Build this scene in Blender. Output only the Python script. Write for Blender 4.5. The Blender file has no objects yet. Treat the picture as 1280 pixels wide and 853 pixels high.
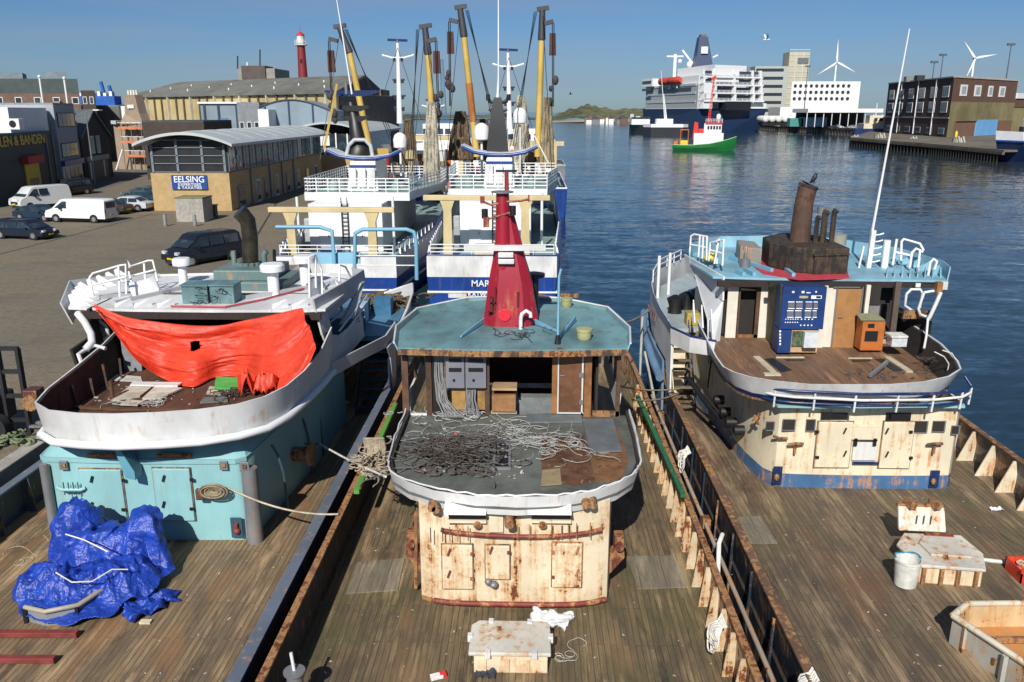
import bpy, math, random
from mathutils import Vector, Matrix, noise as mn
random.seed(7)
S = bpy.context.scene
COL = S.collection
# ------------------------------------------------------------------ camera
F, PITCH, YAW, CZ = 1040.0, math.radians(15.4), math.radians(1.4), 12.7
cam = bpy.data.cameras.new('camera'); co = bpy.data.objects.new('camera', cam); COL.objects.link(co)
cam.sensor_width = 36; cam.lens = 36*F/1280; cam.clip_start = .1; cam.clip_end = 20000
co.location = (0, 0, CZ); co.rotation_euler = (math.radians(90)-PITCH, 0, YAW)
S.camera = co
# ------------------------------------------------------------------ world and sun
SUN_AZ, SUN_EL = math.radians(10), math.radians(38)
w = bpy.data.worlds.new("World"); S.world = w; w.use_nodes = True
wt = w.node_tree; bgn = wt.nodes['Background']
sky = wt.nodes.new('ShaderNodeTexSky'); sky.sky_type = 'NISHITA'; sky.sun_disc = False
sky.sun_elevation = SUN_EL; sky.sun_rotation = math.pi+SUN_AZ
sky.air_density = 1.0; sky.dust_density = .25; sky.ozone_density = 2.0; sky.altitude = 0
wc = wt.nodes.new('ShaderNodeTexCoord'); sx = wt.nodes.new('ShaderNodeSeparateXYZ'); wt.links.new(wc.outputs['Generated'], sx.inputs[0])
wm = wt.nodes.new('ShaderNodeMapping'); wm.inputs['Scale'].default_value = (1.1, 1.1, 16); wt.links.new(wc.outputs['Generated'], wm.inputs[0])
wn = wt.nodes.new('ShaderNodeTexNoise'); wn.inputs['Scale'].default_value = 1.5; wn.inputs['Detail'].default_value = 7; wn.inputs['Roughness'].default_value = .5
wt.links.new(wm.outputs[0], wn.inputs['Vector'])
wr = wt.nodes.new('ShaderNodeMapRange'); wr.inputs[1].default_value = .46; wr.inputs[2].default_value = .78; wr.inputs[3].default_value = 0; wr.inputs[4].default_value = .75
wt.links.new(wn.outputs['Fac'], wr.inputs[0])
# stratus sits low over the horizon and thins higher up
wz = wt.nodes.new('ShaderNodeValToRGB'); cr = wz.color_ramp
cr.elements[0].position = .0; cr.elements[0].color = (.35,)*3+(1,); cr.elements[1].position = .22; cr.elements[1].color = (.1,)*3+(1,)
e = cr.elements.new(.045); e.color = (1, 1, 1, 1); e = cr.elements.new(.09); e.color = (.8, .8, .8, 1)
wt.links.new(sx.outputs[2], wz.inputs[0])
wmul = wt.nodes.new('ShaderNodeMath'); wmul.operation = 'MULTIPLY'; wt.links.new(wr.outputs[0], wmul.inputs[0]); wt.links.new(wz.outputs[0], wmul.inputs[1])
tint = wt.nodes.new('ShaderNodeMix'); tint.data_type = 'RGBA'; tint.blend_type = 'MULTIPLY'; tint.inputs[0].default_value = 1
wt.links.new(sky.outputs[0], tint.inputs[6])
tr = wt.nodes.new('ShaderNodeValToRGB'); wt.links.new(sx.outputs[2], tr.inputs[0]); cr = tr.color_ramp
cr.elements[0].position = 0; cr.elements[0].color = (.44, .64, 1, 1); cr.elements[1].position = .6; cr.elements[1].color = (.85, .92, 1, 1)
e = cr.elements.new(.10); e.color = (.44, .66, 1, 1); e = cr.elements.new(.24); e.color = (.50, .68, .93, 1)
wt.links.new(tr.outputs[0], tint.inputs[7])
wx = wt.nodes.new('ShaderNodeMix'); wx.data_type = 'RGBA'
wt.links.new(wmul.outputs[0], wx.inputs[0]); wt.links.new(tint.outputs[2], wx.inputs[6]); wx.inputs[7].default_value = (4.2, 5.1, 6.4, 1)
wt.links.new(wx.outputs[2], bgn.inputs[0]); bgn.inputs[1].default_value = .062
sl = bpy.data.lights.new('sun', 'SUN'); sl.energy = 5.0; sl.angle = math.radians(.53); sl.color = (1, .955, .88)
so = bpy.data.objects.new('sun', sl); COL.objects.link(so)
sd = Vector((-math.sin(SUN_AZ)*math.cos(SUN_EL), -math.cos(SUN_AZ)*math.cos(SUN_EL), math.sin(SUN_EL)))
so.rotation_euler = sd.to_track_quat('Z', 'Y').to_euler(); so.location = (0, -20, 40)
S.view_settings.view_transform = 'Standard'; S.view_settings.look = 'None'; S.view_settings.exposure = .16; S.view_settings.gamma = 1
try: S.cycles.max_bounces = 6; S.cycles.diffuse_bounces = 3; S.cycles.glossy_bounces = 3; S.cycles.use_denoising = True
except Exception: pass
# ------------------------------------------------------------------ survey: where a sight line meets a level or a depth
def ray(px, py):
    a = (px-640)/F; b = -(py-426.5)/F
    y = math.cos(PITCH)+b*math.sin(PITCH); z = -math.sin(PITCH)+b*math.cos(PITCH)
    return Vector((a*math.cos(YAW)-y*math.sin(YAW), a*math.sin(YAW)+y*math.cos(YAW), z))
def G(px, py, z):
    r = ray(px, py); t = (z-CZ)/r.z; return Vector((r.x*t, r.y*t, z))
def D(px, py, Y):
    r = ray(px, py); t = Y/r.y; return Vector((r.x*t, Y, CZ+r.z*t))
def V(*a): return Vector(a)
# ------------------------------------------------------------------ materials
MATS = {}
def _mat(name):
    m = bpy.data.materials.new(name); m.use_nodes = True; nt = m.node_tree
    b = nt.nodes['Principled BSDF']
    def N(t, **k):
        n = nt.nodes.new('ShaderNode'+t)
        for a, v in k.items():
            if a.startswith('i_'): n.inputs[a[2:].replace('_', ' ')].default_value = v
            else: setattr(n, a, v)
        return n
    def L(a, b_): nt.links.new(a, b_)
    return m, N, L, b
def c4(c): return (c[0], c[1], c[2], 1)
def _noise(N, L, vec, scale, detail=6, rough=.6, msc=None):
    if msc:
        mp = N('Mapping'); mp.inputs['Scale'].default_value = msc; L(vec, mp.inputs[0]); vec = mp.outputs[0]
    n = N('TexNoise'); n.inputs['Scale'].default_value = scale; n.inputs['Detail'].default_value = detail; n.inputs['Roughness'].default_value = rough
    L(vec, n.inputs['Vector']); return n.outputs['Fac']
def _rng(N, L, x, a, b_, lo=0., hi=1.):
    r = N('MapRange'); r.interpolation_type = 'SMOOTHSTEP'
    for i, v in zip((1, 2, 3, 4), (a, b_, lo, hi)): r.inputs[i].default_value = v
    L(x, r.inputs[0]); return r.outputs[0]
def _mix(N, L, fac, a, b_, mode='MIX'):
    n = N('Mix', data_type='RGBA', blend_type=mode)
    for i, v in ((0, fac), (6, a), (7, b_)):
        if isinstance(v, (int, float)): n.inputs[i].default_value = v
        elif isinstance(v, tuple): n.inputs[i].default_value = c4(v)
        else: L(v, n.inputs[i])
    return n.outputs[2]
def _m(N, L, op, a, b_=None):
    n = N('Math', operation=op)
    for i, v in ((0, a), (1, b_)):
        if v is None: continue
        if isinstance(v, (int, float)): n.inputs[i].default_value = v
        else: L(v, n.inputs[i])
    return n.outputs[0]
def _bump(N, L, b, h, strength=.3, dist=.02):
    bp = N('Bump'); bp.inputs['Strength'].default_value = strength; bp.inputs['Distance'].default_value = dist
    L(h, bp.inputs['Height']); L(bp.outputs[0], b.inputs['Normal'])
def paint(name, col, rust=.2, dirt=.25, rough=.45, sc=1., rcol=(.20, .065, .02), stain=(.50, .26, .10), metal=0.):
    if name in MATS: return MATS[name]
    m, N, L, b = _mat(name); tc = N('TexCoord').outputs['Object']
    n1 = _noise(N, L, tc, 1.9*sc, 10, .7); n2 = _noise(N, L, tc, 1.0, 7, .65, (4.5*sc, 4.5*sc, .3*sc)); n3 = _noise(N, L, tc, 14*sc, 7, .75)
    s = _m(N, L, 'ADD', _m(N, L, 'ADD', _m(N, L, 'MULTIPLY', n1, .43), _m(N, L, 'MULTIPLY', n2, .40)), _m(N, L, 'MULTIPLY', n3, .17))
    t = .69-.24*rust
    big = _noise(N, L, tc, .55*sc, 5, .6, (1.3, .7, 1))
    fine = _noise(N, L, tc, 40*sc, 4, .7)
    base = _mix(N, L, _rng(N, L, big, .35, .68), col, tuple(x*(1-dirt) for x in col))
    base = _mix(N, L, _rng(N, L, n2, .5, .75, 0, dirt*1.2), base, tuple(x*.55+y*.12 for x, y in zip(col, (.5, .45, .35))))
    base = _mix(N, L, _rng(N, L, fine, .25, .75, .0, .22), base, tuple(x*.7 for x in col))
    if rust > 0:
        n4 = _noise(N, L, tc, 1.0, 5, .6, (9*sc, 9*sc, .5*sc)); pt = _rng(N, L, n1, .47, .62)
        base = _mix(N, L, _m(N, L, 'MULTIPLY', _rng(N, L, n4, .5, .68, 0, min(1, rust*2.2)), pt), base, tuple(v*k for v, k in zip(stain, (.95, .8, .6))))
        base = _mix(N, L, _rng(N, L, n2, .60-.12*rust, .74, 0, min(.75, rust*1.3)), base, stain)
        base = _mix(N, L, _rng(N, L, s, t-.08, t+.02, 0, .7), base, stain)
        rc = _mix(N, L, _rng(N, L, n3, .35, .65), rcol, tuple(x*.4 for x in rcol))
        rm = _rng(N, L, s, t, t+.035)
        base = _mix(N, L, rm, base, rc)
        L(_rng(N, L, s, t-.02, t+.05, rough, .9), b.inputs['Roughness'])
    else: L(_rng(N, L, n3, .3, .7, rough*.8, min(1, rough*1.3)), b.inputs['Roughness'])
    L(base, b.inputs['Base Color']); b.inputs['Metallic'].default_value = metal
    _bump(N, L, b, _m(N, L, 'ADD', n3, big), .25, .012)
    MATS[name] = m; return m
def plain(name, col, rough=.6, metal=0., var=.25, sc=6., bump=.15):
    if name in MATS: return MATS[name]
    m, N, L, b = _mat(name); tc = N('TexCoord').outputs['Object']
    n = _noise(N, L, tc, sc, 7, .65); n2 = _noise(N, L, tc, sc*.13, 4, .6)
    f = _m(N, L, 'ADD', _m(N, L, 'MULTIPLY', n, .5), _m(N, L, 'MULTIPLY', n2, .5))
    L(_mix(N, L, _rng(N, L, f, .36, .64), tuple(min(1, x*(1+var*.6)) for x in col), tuple(x*(1-var) for x in col)), b.inputs['Base Color'])
    b.inputs['Roughness'].default_value = rough; b.inputs['Metallic'].default_value = metal
    if bump: _bump(N, L, b, n, bump, .01)
    MATS[name] = m; return m
def deckwood(name, c1, c2, dirtc, width=.13, dirt=.6, green=None, axis='Y', stainc=None, wet=0.):
    if name in MATS: return MATS[name]
    m, N, L, b = _mat(name); tc = N('TexCoord').outputs['Object']
    sp = N('SeparateXYZ'); L(tc, sp.inputs[0]); cb = N('CombineXYZ')
    if axis == 'Y': L(sp.outputs[1], cb.inputs[0]); L(sp.outputs[0], cb.inputs[1]); ms = (7, .45, 7)
    else: L(sp.outputs[0], cb.inputs[0]); L(sp.outputs[1], cb.inputs[1]); ms = (.45, 7, 7)
    br = N('TexBrick'); L(cb.outputs[0], br.inputs['Vector'])
    br.offset = .37; br.inputs['Color1'].default_value = c4(c1); br.inputs['Color2'].default_value = c4(c2)
    br.inputs['Mortar'].default_value = c4(tuple(x*.18 for x in c1)); br.inputs['Scale'].default_value = 1
    br.inputs['Mortar Size'].default_value = .009; br.inputs['Mortar Smooth'].default_value = .3; br.inputs['Brick Width'].default_value = 3.6; br.inputs['Row Height'].default_value = width
    g = _noise(N, L, tc, 1., 8, .7, tuple(x*2.2 for x in ms)); big = _noise(N, L, tc, .33, 8, .62); bl = _noise(N, L, tc, .9, 7, .7, (1.6, .8, 1))
    c = _mix(N, L, _rng(N, L, g, .3, .7, 0, .75), br.outputs['Color'], tuple(x*.5 for x in c2))
    c = _mix(N, L, _rng(N, L, bl, .45, .62, 0, dirt), c, dirtc)
    if green: c = _mix(N, L, _rng(N, L, big, .5, .66, 0, .55), c, green)
    if stainc: c = _mix(N, L, _rng(N, L, _noise(N, L, tc, .5, 6, .6, (1.4, .5, 1)), .53, .66, 0, .6), c, stainc)
    c = _mix(N, L, _rng(N, L, _noise(N, L, tc, .5, 10, .75, (3.2, .55, 1) if axis == 'Y' else (.55, 3.2, 1)), .55, .63, 0, .6), c, tuple(x*.45 for x in dirtc))
    c = _mix(N, L, _rng(N, L, _noise(N, L, tc, .45, 9, .72, (4.5, .4, 1) if axis == 'Y' else (.4, 4.5, 1)), .52, .66, 0, .6), c, tuple(min(1, x*1.7) for x in c1))
    fl = _noise(N, L, tc, 9, 5, .7)
    c = _mix(N, L, _rng(N, L, fl, .70, .74, 0, .6), c, tuple(min(1, x*3.2) for x in c1))
    L(c, b.inputs['Base Color']); L(_rng(N, L, bl, .4, .65, .8, .55-wet), b.inputs['Roughness'])
    _bump(N, L, b, _m(N, L, 'ADD', _m(N, L, 'MULTIPLY', br.outputs['Fac'], -1.), _m(N, L, 'MULTIPLY', g, .5)), .5, .012)
    MATS[name] = m; return m
def cloth(name, col, rough=.45, sc=1., bs=.5):
    if name in MATS: return MATS[name]
    m, N, L, b = _mat(name); tc = N('TexCoord').outputs['Object']
    n = _noise(N, L, tc, 3*sc, 8, .7); n2 = _noise(N, L, tc, 25*sc, 5, .7)
    L(_mix(N, L, _rng(N, L, n, .35, .65), tuple(x*1.1 for x in col), tuple(x*.72 for x in col)), b.inputs['Base Color'])
    b.inputs['Roughness'].default_value = rough
    r1 = _m(N, L, 'ABSOLUTE', _m(N, L, 'SUBTRACT', _noise(N, L, tc, 2.6*sc, 3, .5), .5)); r2 = _m(N, L, 'ABSOLUTE', _m(N, L, 'SUBTRACT', _noise(N, L, tc, 7*sc, 3, .5, (1, 1.6, .6)), .5))
    _bump(N, L, b, _m(N, L, 'ADD', _m(N, L, 'ADD', _m(N, L, 'MULTIPLY', r1, 3.), _m(N, L, 'MULTIPLY', r2, 1.6)), _m(N, L, 'MULTIPLY', n2, .15)), bs, .06)
    MATS[name] = m; return m
def brick(name, c1, c2, mort, bw=.22, bh=.07, ms=.012, big=.3, facing='auto', dirt=None):
    if name in MATS: return MATS[name]
    m, N, L, b = _mat(name); tc = N('TexCoord').outputs['Object']
    sp = N('SeparateXYZ'); L(tc, sp.inputs[0]); cb = N('CombineXYZ')
    L(_m(N, L, 'ADD', sp.outputs[0], sp.outputs[1]), cb.inputs[0]); L(sp.outputs[2], cb.inputs[1])
    br = N('TexBrick'); L(cb.outputs[0], br.inputs['Vector']); br.inputs['Color1'].default_value = c4(c1); br.inputs['Color2'].default_value = c4(c2)
    br.inputs['Mortar'].default_value = c4(mort); br.inputs['Scale'].default_value = 1; br.inputs['Mortar Size'].default_value = ms
    br.inputs['Brick Width'].default_value = bw; br.inputs['Row Height'].default_value = bh
    n = _noise(N, L, tc, .35, 7, .65); n2 = _noise(N, L, tc, 2.5, 5, .6)
    c = _mix(N, L, _rng(N, L, n, .35, .65, 0, big), br.outputs['Color'], dirt or tuple(x*.5 for x in c1))
    c = _mix(N, L, _rng(N, L, n2, .35, .65, 0, .35), c, tuple(x*.65 for x in c2))
    L(c, b.inputs['Base Color']); b.inputs['Roughness'].default_value = .85
    MATS[name] = m; return m
def glass(name='dark_glass', col=(.02, .03, .04), rough=.08):
    if name in MATS: return MATS[name]
    m, N, L, b = _mat(name); b.inputs['Base Color'].default_value = c4(col); b.inputs['Roughness'].default_value = rough
    tc = N('TexCoord').outputs['Object']; n = _noise(N, L, tc, .8, 3, .5)
    L(_mix(N, L, _rng(N, L, n, .4, .6), col, tuple(x*2.2 for x in col)), b.inputs['Base Color'])
    MATS[name] = m; return m
def strips(name, c1, c2, period=.3, axis=0, rough=.5, width=.12):
    """ribbed cladding: grooves repeat along one axis (0 x+y, 2 z)"""
    if name in MATS: return MATS[name]
    m, N, L, b = _mat(name); tc = N('TexCoord').outputs['Object']; sp = N('SeparateXYZ'); L(tc, sp.inputs[0])
    x = sp.outputs[2] if axis == 2 else _m(N, L, 'ADD', sp.outputs[0], sp.outputs[1])
    f = _m(N, L, 'FRACT', _m(N, L, 'DIVIDE', x, period)); g = _m(N, L, 'LESS_THAN', f, width)
    n = _noise(N, L, tc, .5, 6, .6)
    c = _mix(N, L, _rng(N, L, n, .35, .65, 0, .35), c1, tuple(v*.6 for v in c1))
    L(_mix(N, L, g, c, c2), b.inputs['Base Color']); b.inputs['Roughness'].default_value = rough
    MATS[name] = m; return m
# ------------------------------------------------------------------ mesh builder (world coordinates)
class MB:
    def __init__(s): s.v = []; s.f = []
    def add(s, vs, fs):
        o = len(s.v); s.v += [tuple(v) for v in vs]; s.f += [tuple(o+i for i in f) for f in fs]; return s
    def box(s, x0, x1, y0, y1, z0, z1, rz=0, piv=None):
        vs = [Vector((x, y, z)) for z in (z0, z1) for y in (y0, y1) for x in (x0, x1)]
        if rz:
            p = Vector(piv) if piv else Vector(((x0+x1)/2, (y0+y1)/2, 0)); R = Matrix.Rotation(rz, 3, 'Z')
            vs = [R @ (q-p)+p for q in vs]
        return s.add(vs, [(0, 2, 3, 1), (4, 5, 7, 6), (0, 1, 5, 4), (2, 6, 7, 3), (0, 4, 6, 2), (1, 3, 7, 5)])
    def obox(s, c, ax, ay, az):
        """box from centre and three half-axis vectors"""
        c = Vector(c); ax, ay, az = Vector(ax), Vector(ay), Vector(az)
        vs = [c+i*ax+j*ay+k*az for k in (-1, 1) for j in (-1, 1) for i in (-1, 1)]
        return s.add(vs, [(0, 2, 3, 1), (4, 5, 7, 6), (0, 1, 5, 4), (2, 6, 7, 3), (0, 4, 6, 2), (1, 3, 7, 5)])
    def bar(s, a, b, w=.05, h=None, up=(0, 0, 1)):
        a, b = Vector(a), Vector(b); d = (b-a); L = d.length
        if L < 1e-5: return s
        d.normalize(); u = Vector(up)
        if abs(d.dot(u)) > .98: u = Vector((0, 1, 0))
        sx_ = d.cross(u).normalized(); u = sx_.cross(d)
        return s.obox((a+b)/2, d*L/2, sx_*w/2, u*(h or w)/2)
    def tube(s, pts, r, seg=8, cap=True, rad=None):
        pts = [Vector(p) for p in pts]; n = len(pts); rings = []
        d0 = (pts[1]-pts[0]).normalized(); u = Vector((0, 0, 1)) if abs(d0.z) < .9 else Vector((0, 1, 0))
        for i, p in enumerate(pts):
            if i == 0: d = pts[1]-pts[0]
            elif i == n-1: d = pts[-1]-pts[-2]
            else: d = (pts[i+1]-p).normalized()+(p-pts[i-1]).normalized()
            if d.length < 1e-6: d = d0
            d = d.normalized(); a = d.cross(u)
            if a.length < 1e-4: a = d.cross(Vector((1, 0, 0)))
            a.normalize(); u = a.cross(d).normalized(); rr = rad[i] if rad else r
            rings.append([p+rr*(math.cos(2*math.pi*k/seg)*a+math.sin(2*math.pi*k/seg)*u) for k in range(seg)])
        return s.loft(rings, True, cap)
    def cyl(s, a, b, r0, r1=None, seg=12): return s.tube([a, b], r0, seg, True, [r0, r1 if r1 is not None else r0])
    def loft(s, rings, closed=True, cap=False):
        o = len(s.v); n = len(rings[0]); m = len(rings)
        for r in rings: s.v += [tuple(p) for p in r]
        kk = n if closed else n-1
        for i in range(m-1):
            for k in range(kk):
                k2 = (k+1) % n; s.f.append((o+i*n+k, o+i*n+k2, o+(i+1)*n+k2, o+(i+1)*n+k))
        if cap:
            s.f.append(tuple(o+k for k in range(n-1, -1, -1))); s.f.append(tuple(o+(m-1)*n+k for k in range(n)))
        return s
    def prism(s, poly, z0, z1):
        """extrude a plan polygon; z0/z1 number or list"""
        n = len(poly); A = z0 if isinstance(z0, (list, tuple)) else [z0]*n; B = z1 if isinstance(z1, (list, tuple)) else [z1]*n
        vs = [(p[0], p[1], a) for p, a in zip(poly, A)]+[(p[0], p[1], b) for p, b in zip(poly, B)]
        fs = [tuple(range(n-1, -1, -1)), tuple(range(n, 2*n))]+[(i, (i+1) % n, n+(i+1) % n, n+i) for i in range(n)]
        return s.add(vs, fs)
    def slab(s, pts, vec):
        """extrude a 3D polygon by a vector"""
        n = len(pts); vec = Vector(vec); vs = [Vector(p) for p in pts]+[Vector(p)+vec for p in pts]
        return s.add(vs, [tuple(range(n-1, -1, -1)), tuple(range(n, 2*n))]+[(i, (i+1) % n, n+(i+1) % n, n+i) for i in range(n)])
    def sheet(s, bot, top, t):
        """thick sheet between two polylines, thickness goes to the left of travel"""
        bot = [Vector(p) for p in bot]; top = [Vector(p) for p in top]; n = len(bot); off = []
        for i in range(n):
            d = bot[min(i+1, n-1)]-bot[max(i-1, 0)]
            if d.length < 1e-5: d = top[min(i+1, n-1)]-top[max(i-1, 0)]
            nn = Vector((-d.y, d.x, 0)).normalized()*t; off.append(nn)
        rings = [[b, tp, tp+o, b+o] for b, tp, o in zip(bot, top, off)]
        return s.loft(rings, True, True)
    def grid(s, fn, nu, nv):
        o = len(s.v)
        for j in range(nv+1):
            for i in range(nu+1): s.v.append(tuple(fn(i/nu, j/nv)))
        for j in range(nv):
            for i in range(nu):
                a = o+j*(nu+1)+i; s.f.append((a, a+1, a+nu+2, a+nu+1))
        return s
    def lathe(s, c, prof, seg=16, axis=None):
        c = Vector(c); rings = []
        for r, z in prof: rings.append([c+Vector((r*math.cos(2*math.pi*k/seg), r*math.sin(2*math.pi*k/seg), z)) for k in range(seg)])
        return s.loft(rings, True, True)
    def ball(s, c, r, seg=12, sq=1.):
        return s.lathe(c, [(max(1e-3, r*math.sin(math.pi*i/seg)), -r*sq*math.cos(math.pi*i/seg)) for i in range(seg+1)], seg)
    def quad(s, a, b, c, d): return s.add([a, b, c, d], [(0, 1, 2, 3)])
    def xf(s, M, start=0):
        s.v[start:] = [tuple(M @ Vector(v)) for v in s.v[start:]]; return s
    def build(s, name, mat, parent=None, smooth=None, bev=0, solid=0, label=None):
        me = bpy.data.meshes.new(name); off = Vector((0, 0, 0)); p = parent
        while p is not None: off += p.location; p = p.parent
        me.from_pydata([tuple(Vector(v)-off) for v in s.v], [], s.f); me.update()
        o = bpy.data.objects.new(name, me); COL.objects.link(o); me.materials.append(mat)
        if parent is not None: o.parent = parent
        if smooth:
            me.polygons.foreach_set('use_smooth', [True]*len(me.polygons)); me.set_sharp_from_angle(angle=math.radians(smooth))
        import bmesh
        bm = bmesh.new(); bm.from_mesh(me); bmesh.ops.recalc_face_normals(bm, faces=bm.faces); bm.to_mesh(me); bm.free()
        if bev:
            b = o.modifiers.new('bev', 'BEVEL'); b.width = bev; b.segments = 2; b.limit_method = 'ANGLE'; b.angle_limit = math.radians(40)
        if solid:
            b = o.modifiers.new('solid', 'SOLIDIFY'); b.thickness = solid; b.offset = 0
        if label: o['label'] = label
        return o
def thing(name, label, cat, loc, group=None):
    o = bpy.data.objects.new(name, None); COL.objects.link(o); o.location = loc; o.empty_display_size = .3
    o['label'] = label; o['category'] = cat
    if group: o['group'] = group
    return o
def tag(o, label, cat, group=None):
    o['label'] = label; o['category'] = cat
    if group: o['group'] = group
    return o
def struct(o, kind='structure'): o['kind'] = kind; return o
def copy_tree(o, parent=None):
    c = o.copy(); COL.objects.link(c); c.parent = parent
    for ch in list(o.children): copy_tree(ch, c)
    return c
def recentre(o):
    """move a top-level mesh's origin to its base"""
    me = o.data; n = len(me.vertices); co_ = [0.]*(3*n); me.vertices.foreach_get('co', co_)
    xs, ys, zs = co_[0::3], co_[1::3], co_[2::3]; c = Vector(((min(xs)+max(xs))/2, (min(ys)+max(ys))/2, min(zs)))
    me.transform(Matrix.Translation(-c)); o.location = c; return o
def sag(a, b, s, n=14):
    a, b = Vector(a), Vector(b); return [a.lerp(b, i/n)-Vector((0, 0, s*4*(i/n)*(1-i/n))) for i in range(n+1)]
def rope(name, pts, r, mat, label, cat='rope', group=None):
    return tag(recentre(MB().tube(pts, r, 6).build(name, mat, None, 60)), label, cat, group)
def clump(mb, c, rx, ry, rz, n, r, seed=0, L=1.0):
    n = int(n*1.5) if r < .03 else n; r = r*.62 if r < .03 else r
    """tangle of cord or cable strands"""
    rd = random.Random(seed)
    for _ in range(n):
        p = Vector((rd.gauss(0, rx*.5), rd.gauss(0, ry*.5), rd.random()*rz)); a = rd.random()*6.28; w_ = rd.uniform(-.5, .5); pts = []
        for k in range(20):
            pts.append(Vector(c)+p); w_ = max(-.8, min(.8, w_+rd.uniform(-.25, .25))); a += w_; p = p+Vector((math.cos(a), math.sin(a), 0))*L*.065; p.z = min(rz, max(0.0, p.z+rd.uniform(-.025, .025)))
        mb.tube(pts, r, 5)
    return mb
def railing(mb, path, h, r=.022, n_mid=1, every=1.0, seg=6):
    path = [Vector(p) for p in path]
    for k in range(n_mid+1):
        z = h*(k+1)/(n_mid+1); mb.tube([p+Vector((0, 0, z)) for p in path], r, seg)
    for a, b in zip(path[:-1], path[1:]):
        m = max(1, round((b-a).length/every))
        for i in range(m): q = a.lerp(b, i/m); mb.cyl(q, q+Vector((0, 0, h)), r, r, seg)
    mb.cyl(path[-1], path[-1]+Vector((0, 0, h)), r, r, seg); return mb
def text(name, body, size, mat, loc, rot, parent=None, ext=.01, align='LEFT', bold=.0, sx=1.):
    c = bpy.data.curves.new(name, 'FONT'); c.body = body; c.size = size; c.extrude = ext; c.offset = bold; c.align_x = align; c.materials.append(mat)
    o = bpy.data.objects.new(name, c); COL.objects.link(o)
    dg = bpy.context.evaluated_depsgraph_get(); me = bpy.data.meshes.new_from_object(o.evaluated_get(dg)); bpy.data.objects.remove(o)
    o = bpy.data.objects.new(name, me); COL.objects.link(o); me.name = name
    M = Matrix.Translation(loc) @ (rot if isinstance(rot, Matrix) else Matrix.Rotation(rot, 4, 'Z') @ Matrix.Rotation(math.pi/2, 4, 'X')) @ Matrix.Diagonal((sx, 1, 1, 1))
    off = Vector((0, 0, 0)); p = parent
    while p is not None: off += p.location; p = p.parent
    me.transform(Matrix.Translation(-off) @ M)
    if parent: o.parent = parent
    return o
# shared materials
WHITE = paint('white_paint', (.72, .73, .73), .2, .28); WHITE_C = paint('clean_white_paint', (.78, .79, .80), .0, .12, .4)
GREYW = paint('grey_white_paint', (.50, .52, .54), .12, .25); BLACK = plain('black_steel', (.012, .012, .014), .45)
DARK = plain('dark_interior', (.02, .017, .015), .8); RUST = paint('rusty_steel', (.19, .085, .045), .75, .3, .8); RUSTD = paint('dark_rusty_steel', (.075, .045, .032), .7, .3, .8)
TURQ = paint('turquoise_paint', (.27, .52, .55), .16, .2, stain=(.34, .36, .22)); TURQP = paint('weathered_turquoise_paint', (.16, .31, .34), .40, .65, .6, .8, stain=(.13, .17, .15))
CREAM = paint('rusty_cream_paint', (.76, .65, .46), .6, .2, .55, 1.0); CREAM2 = paint('stained_cream_paint', (.74, .66, .48), .38, .2, .55)
BLUEP = paint('blue_stripe_paint', (.06, .15, .30), .45, .35, .5); NAVY = paint('navy_hull_paint', (.010, .03, .12), .08, .3, .3); ROYAL = paint('royal_blue_hull_paint', (.012, .055, .27), .05, .3, .3)
RUSTRED = paint('rusty_red_paint', (.22, .035, .025), .5, .3, .6); REDP = paint('crimson_funnel_paint', (.33, .012, .03), .18, .2, .35, .6); YEL = paint('buff_yellow_paint', (.62, .43, .10), .25, .25, .5)
ROPE = plain('pale_rope', (.46, .40, .30), .9, 0, .35, 30); ROPEW = plain('white_rope', (.66, .64, .58), .9, 0, .25, 30); GLASS = glass(); CONC = plain('concrete', (.33, .31, .28), .9, 0, .3, 3)
CABLE = plain('grey_cable', (.22, .22, .22), .6); LBLUE = paint('light_blue_paint', (.18, .42, .58), .1, .2, .45); STEEL = paint('bare_grey_steel', (.24, .25, .27), .15, .3, .45, metal=.3)

def pieces(name, segs, mat, parent, w=.05, h=None, label=None):
    """each bar its own part"""
    return [MB().bar(a, b_, w, h).build(name, mat, parent, label=label) for a, b_ in segs]
def frame_tube(name, paths, r, mat, parent, seg=8):
    mb = MB()
    for p in paths: mb.tube(p, r, seg)
    return mb.build(name, mat, parent, 60)
# ------------------------------------------------------------------ water
m, N, L, b = _mat('harbour_water'); tc = N('TexCoord').outputs['Object']
big = _noise(N, L, tc, .018, 5, .6, (1, 2.2, 1)); mid = _noise(N, L, tc, .5, 6, .62, (.75, 1.6, 1)); fine = _noise(N, L, tc, 2.2, 5, .6, (.8, 1.5, 1))
def ncol(scale, msc):
    mp = N('Mapping'); mp.inputs['Scale'].default_value = msc; L(tc, mp.inputs[0]); n_ = N('TexNoise'); n_.inputs['Scale'].default_value = scale; n_.inputs['Detail'].default_value = 4; L(mp.outputs[0], n_.inputs['Vector'])
    v = N('VectorMath', operation='SUBTRACT'); L(n_.outputs['Color'], v.inputs[0]); v.inputs[1].default_value = (.5, .5, .5); return v.outputs[0]
va = N('VectorMath', operation='ADD'); L(ncol(.45, (.6, 1.7, 1)), va.inputs[0]); L(ncol(2.0, (.7, 1.5, 1)), va.inputs[1])
vs_ = N('VectorMath', operation='SCALE'); L(va.outputs[0], vs_.inputs[0]); L(_rng(N, L, big, .36, .64, .14, .36), vs_.inputs['Scale'])
vm = N('VectorMath', operation='MULTIPLY'); L(vs_.outputs[0], vm.inputs[0]); vm.inputs[1].default_value = (1, 1, 0)
vn = N('VectorMath', operation='ADD'); L(vm.outputs[0], vn.inputs[0]); vn.inputs[1].default_value = (0, 0, 1); vz = N('VectorMath', operation='NORMALIZE'); L(vn.outputs[0], vz.inputs[0]); L(vz.outputs[0], b.inputs['Normal'])
sp = N('SeparateXYZ'); L(tc, sp.inputs[0])
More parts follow.
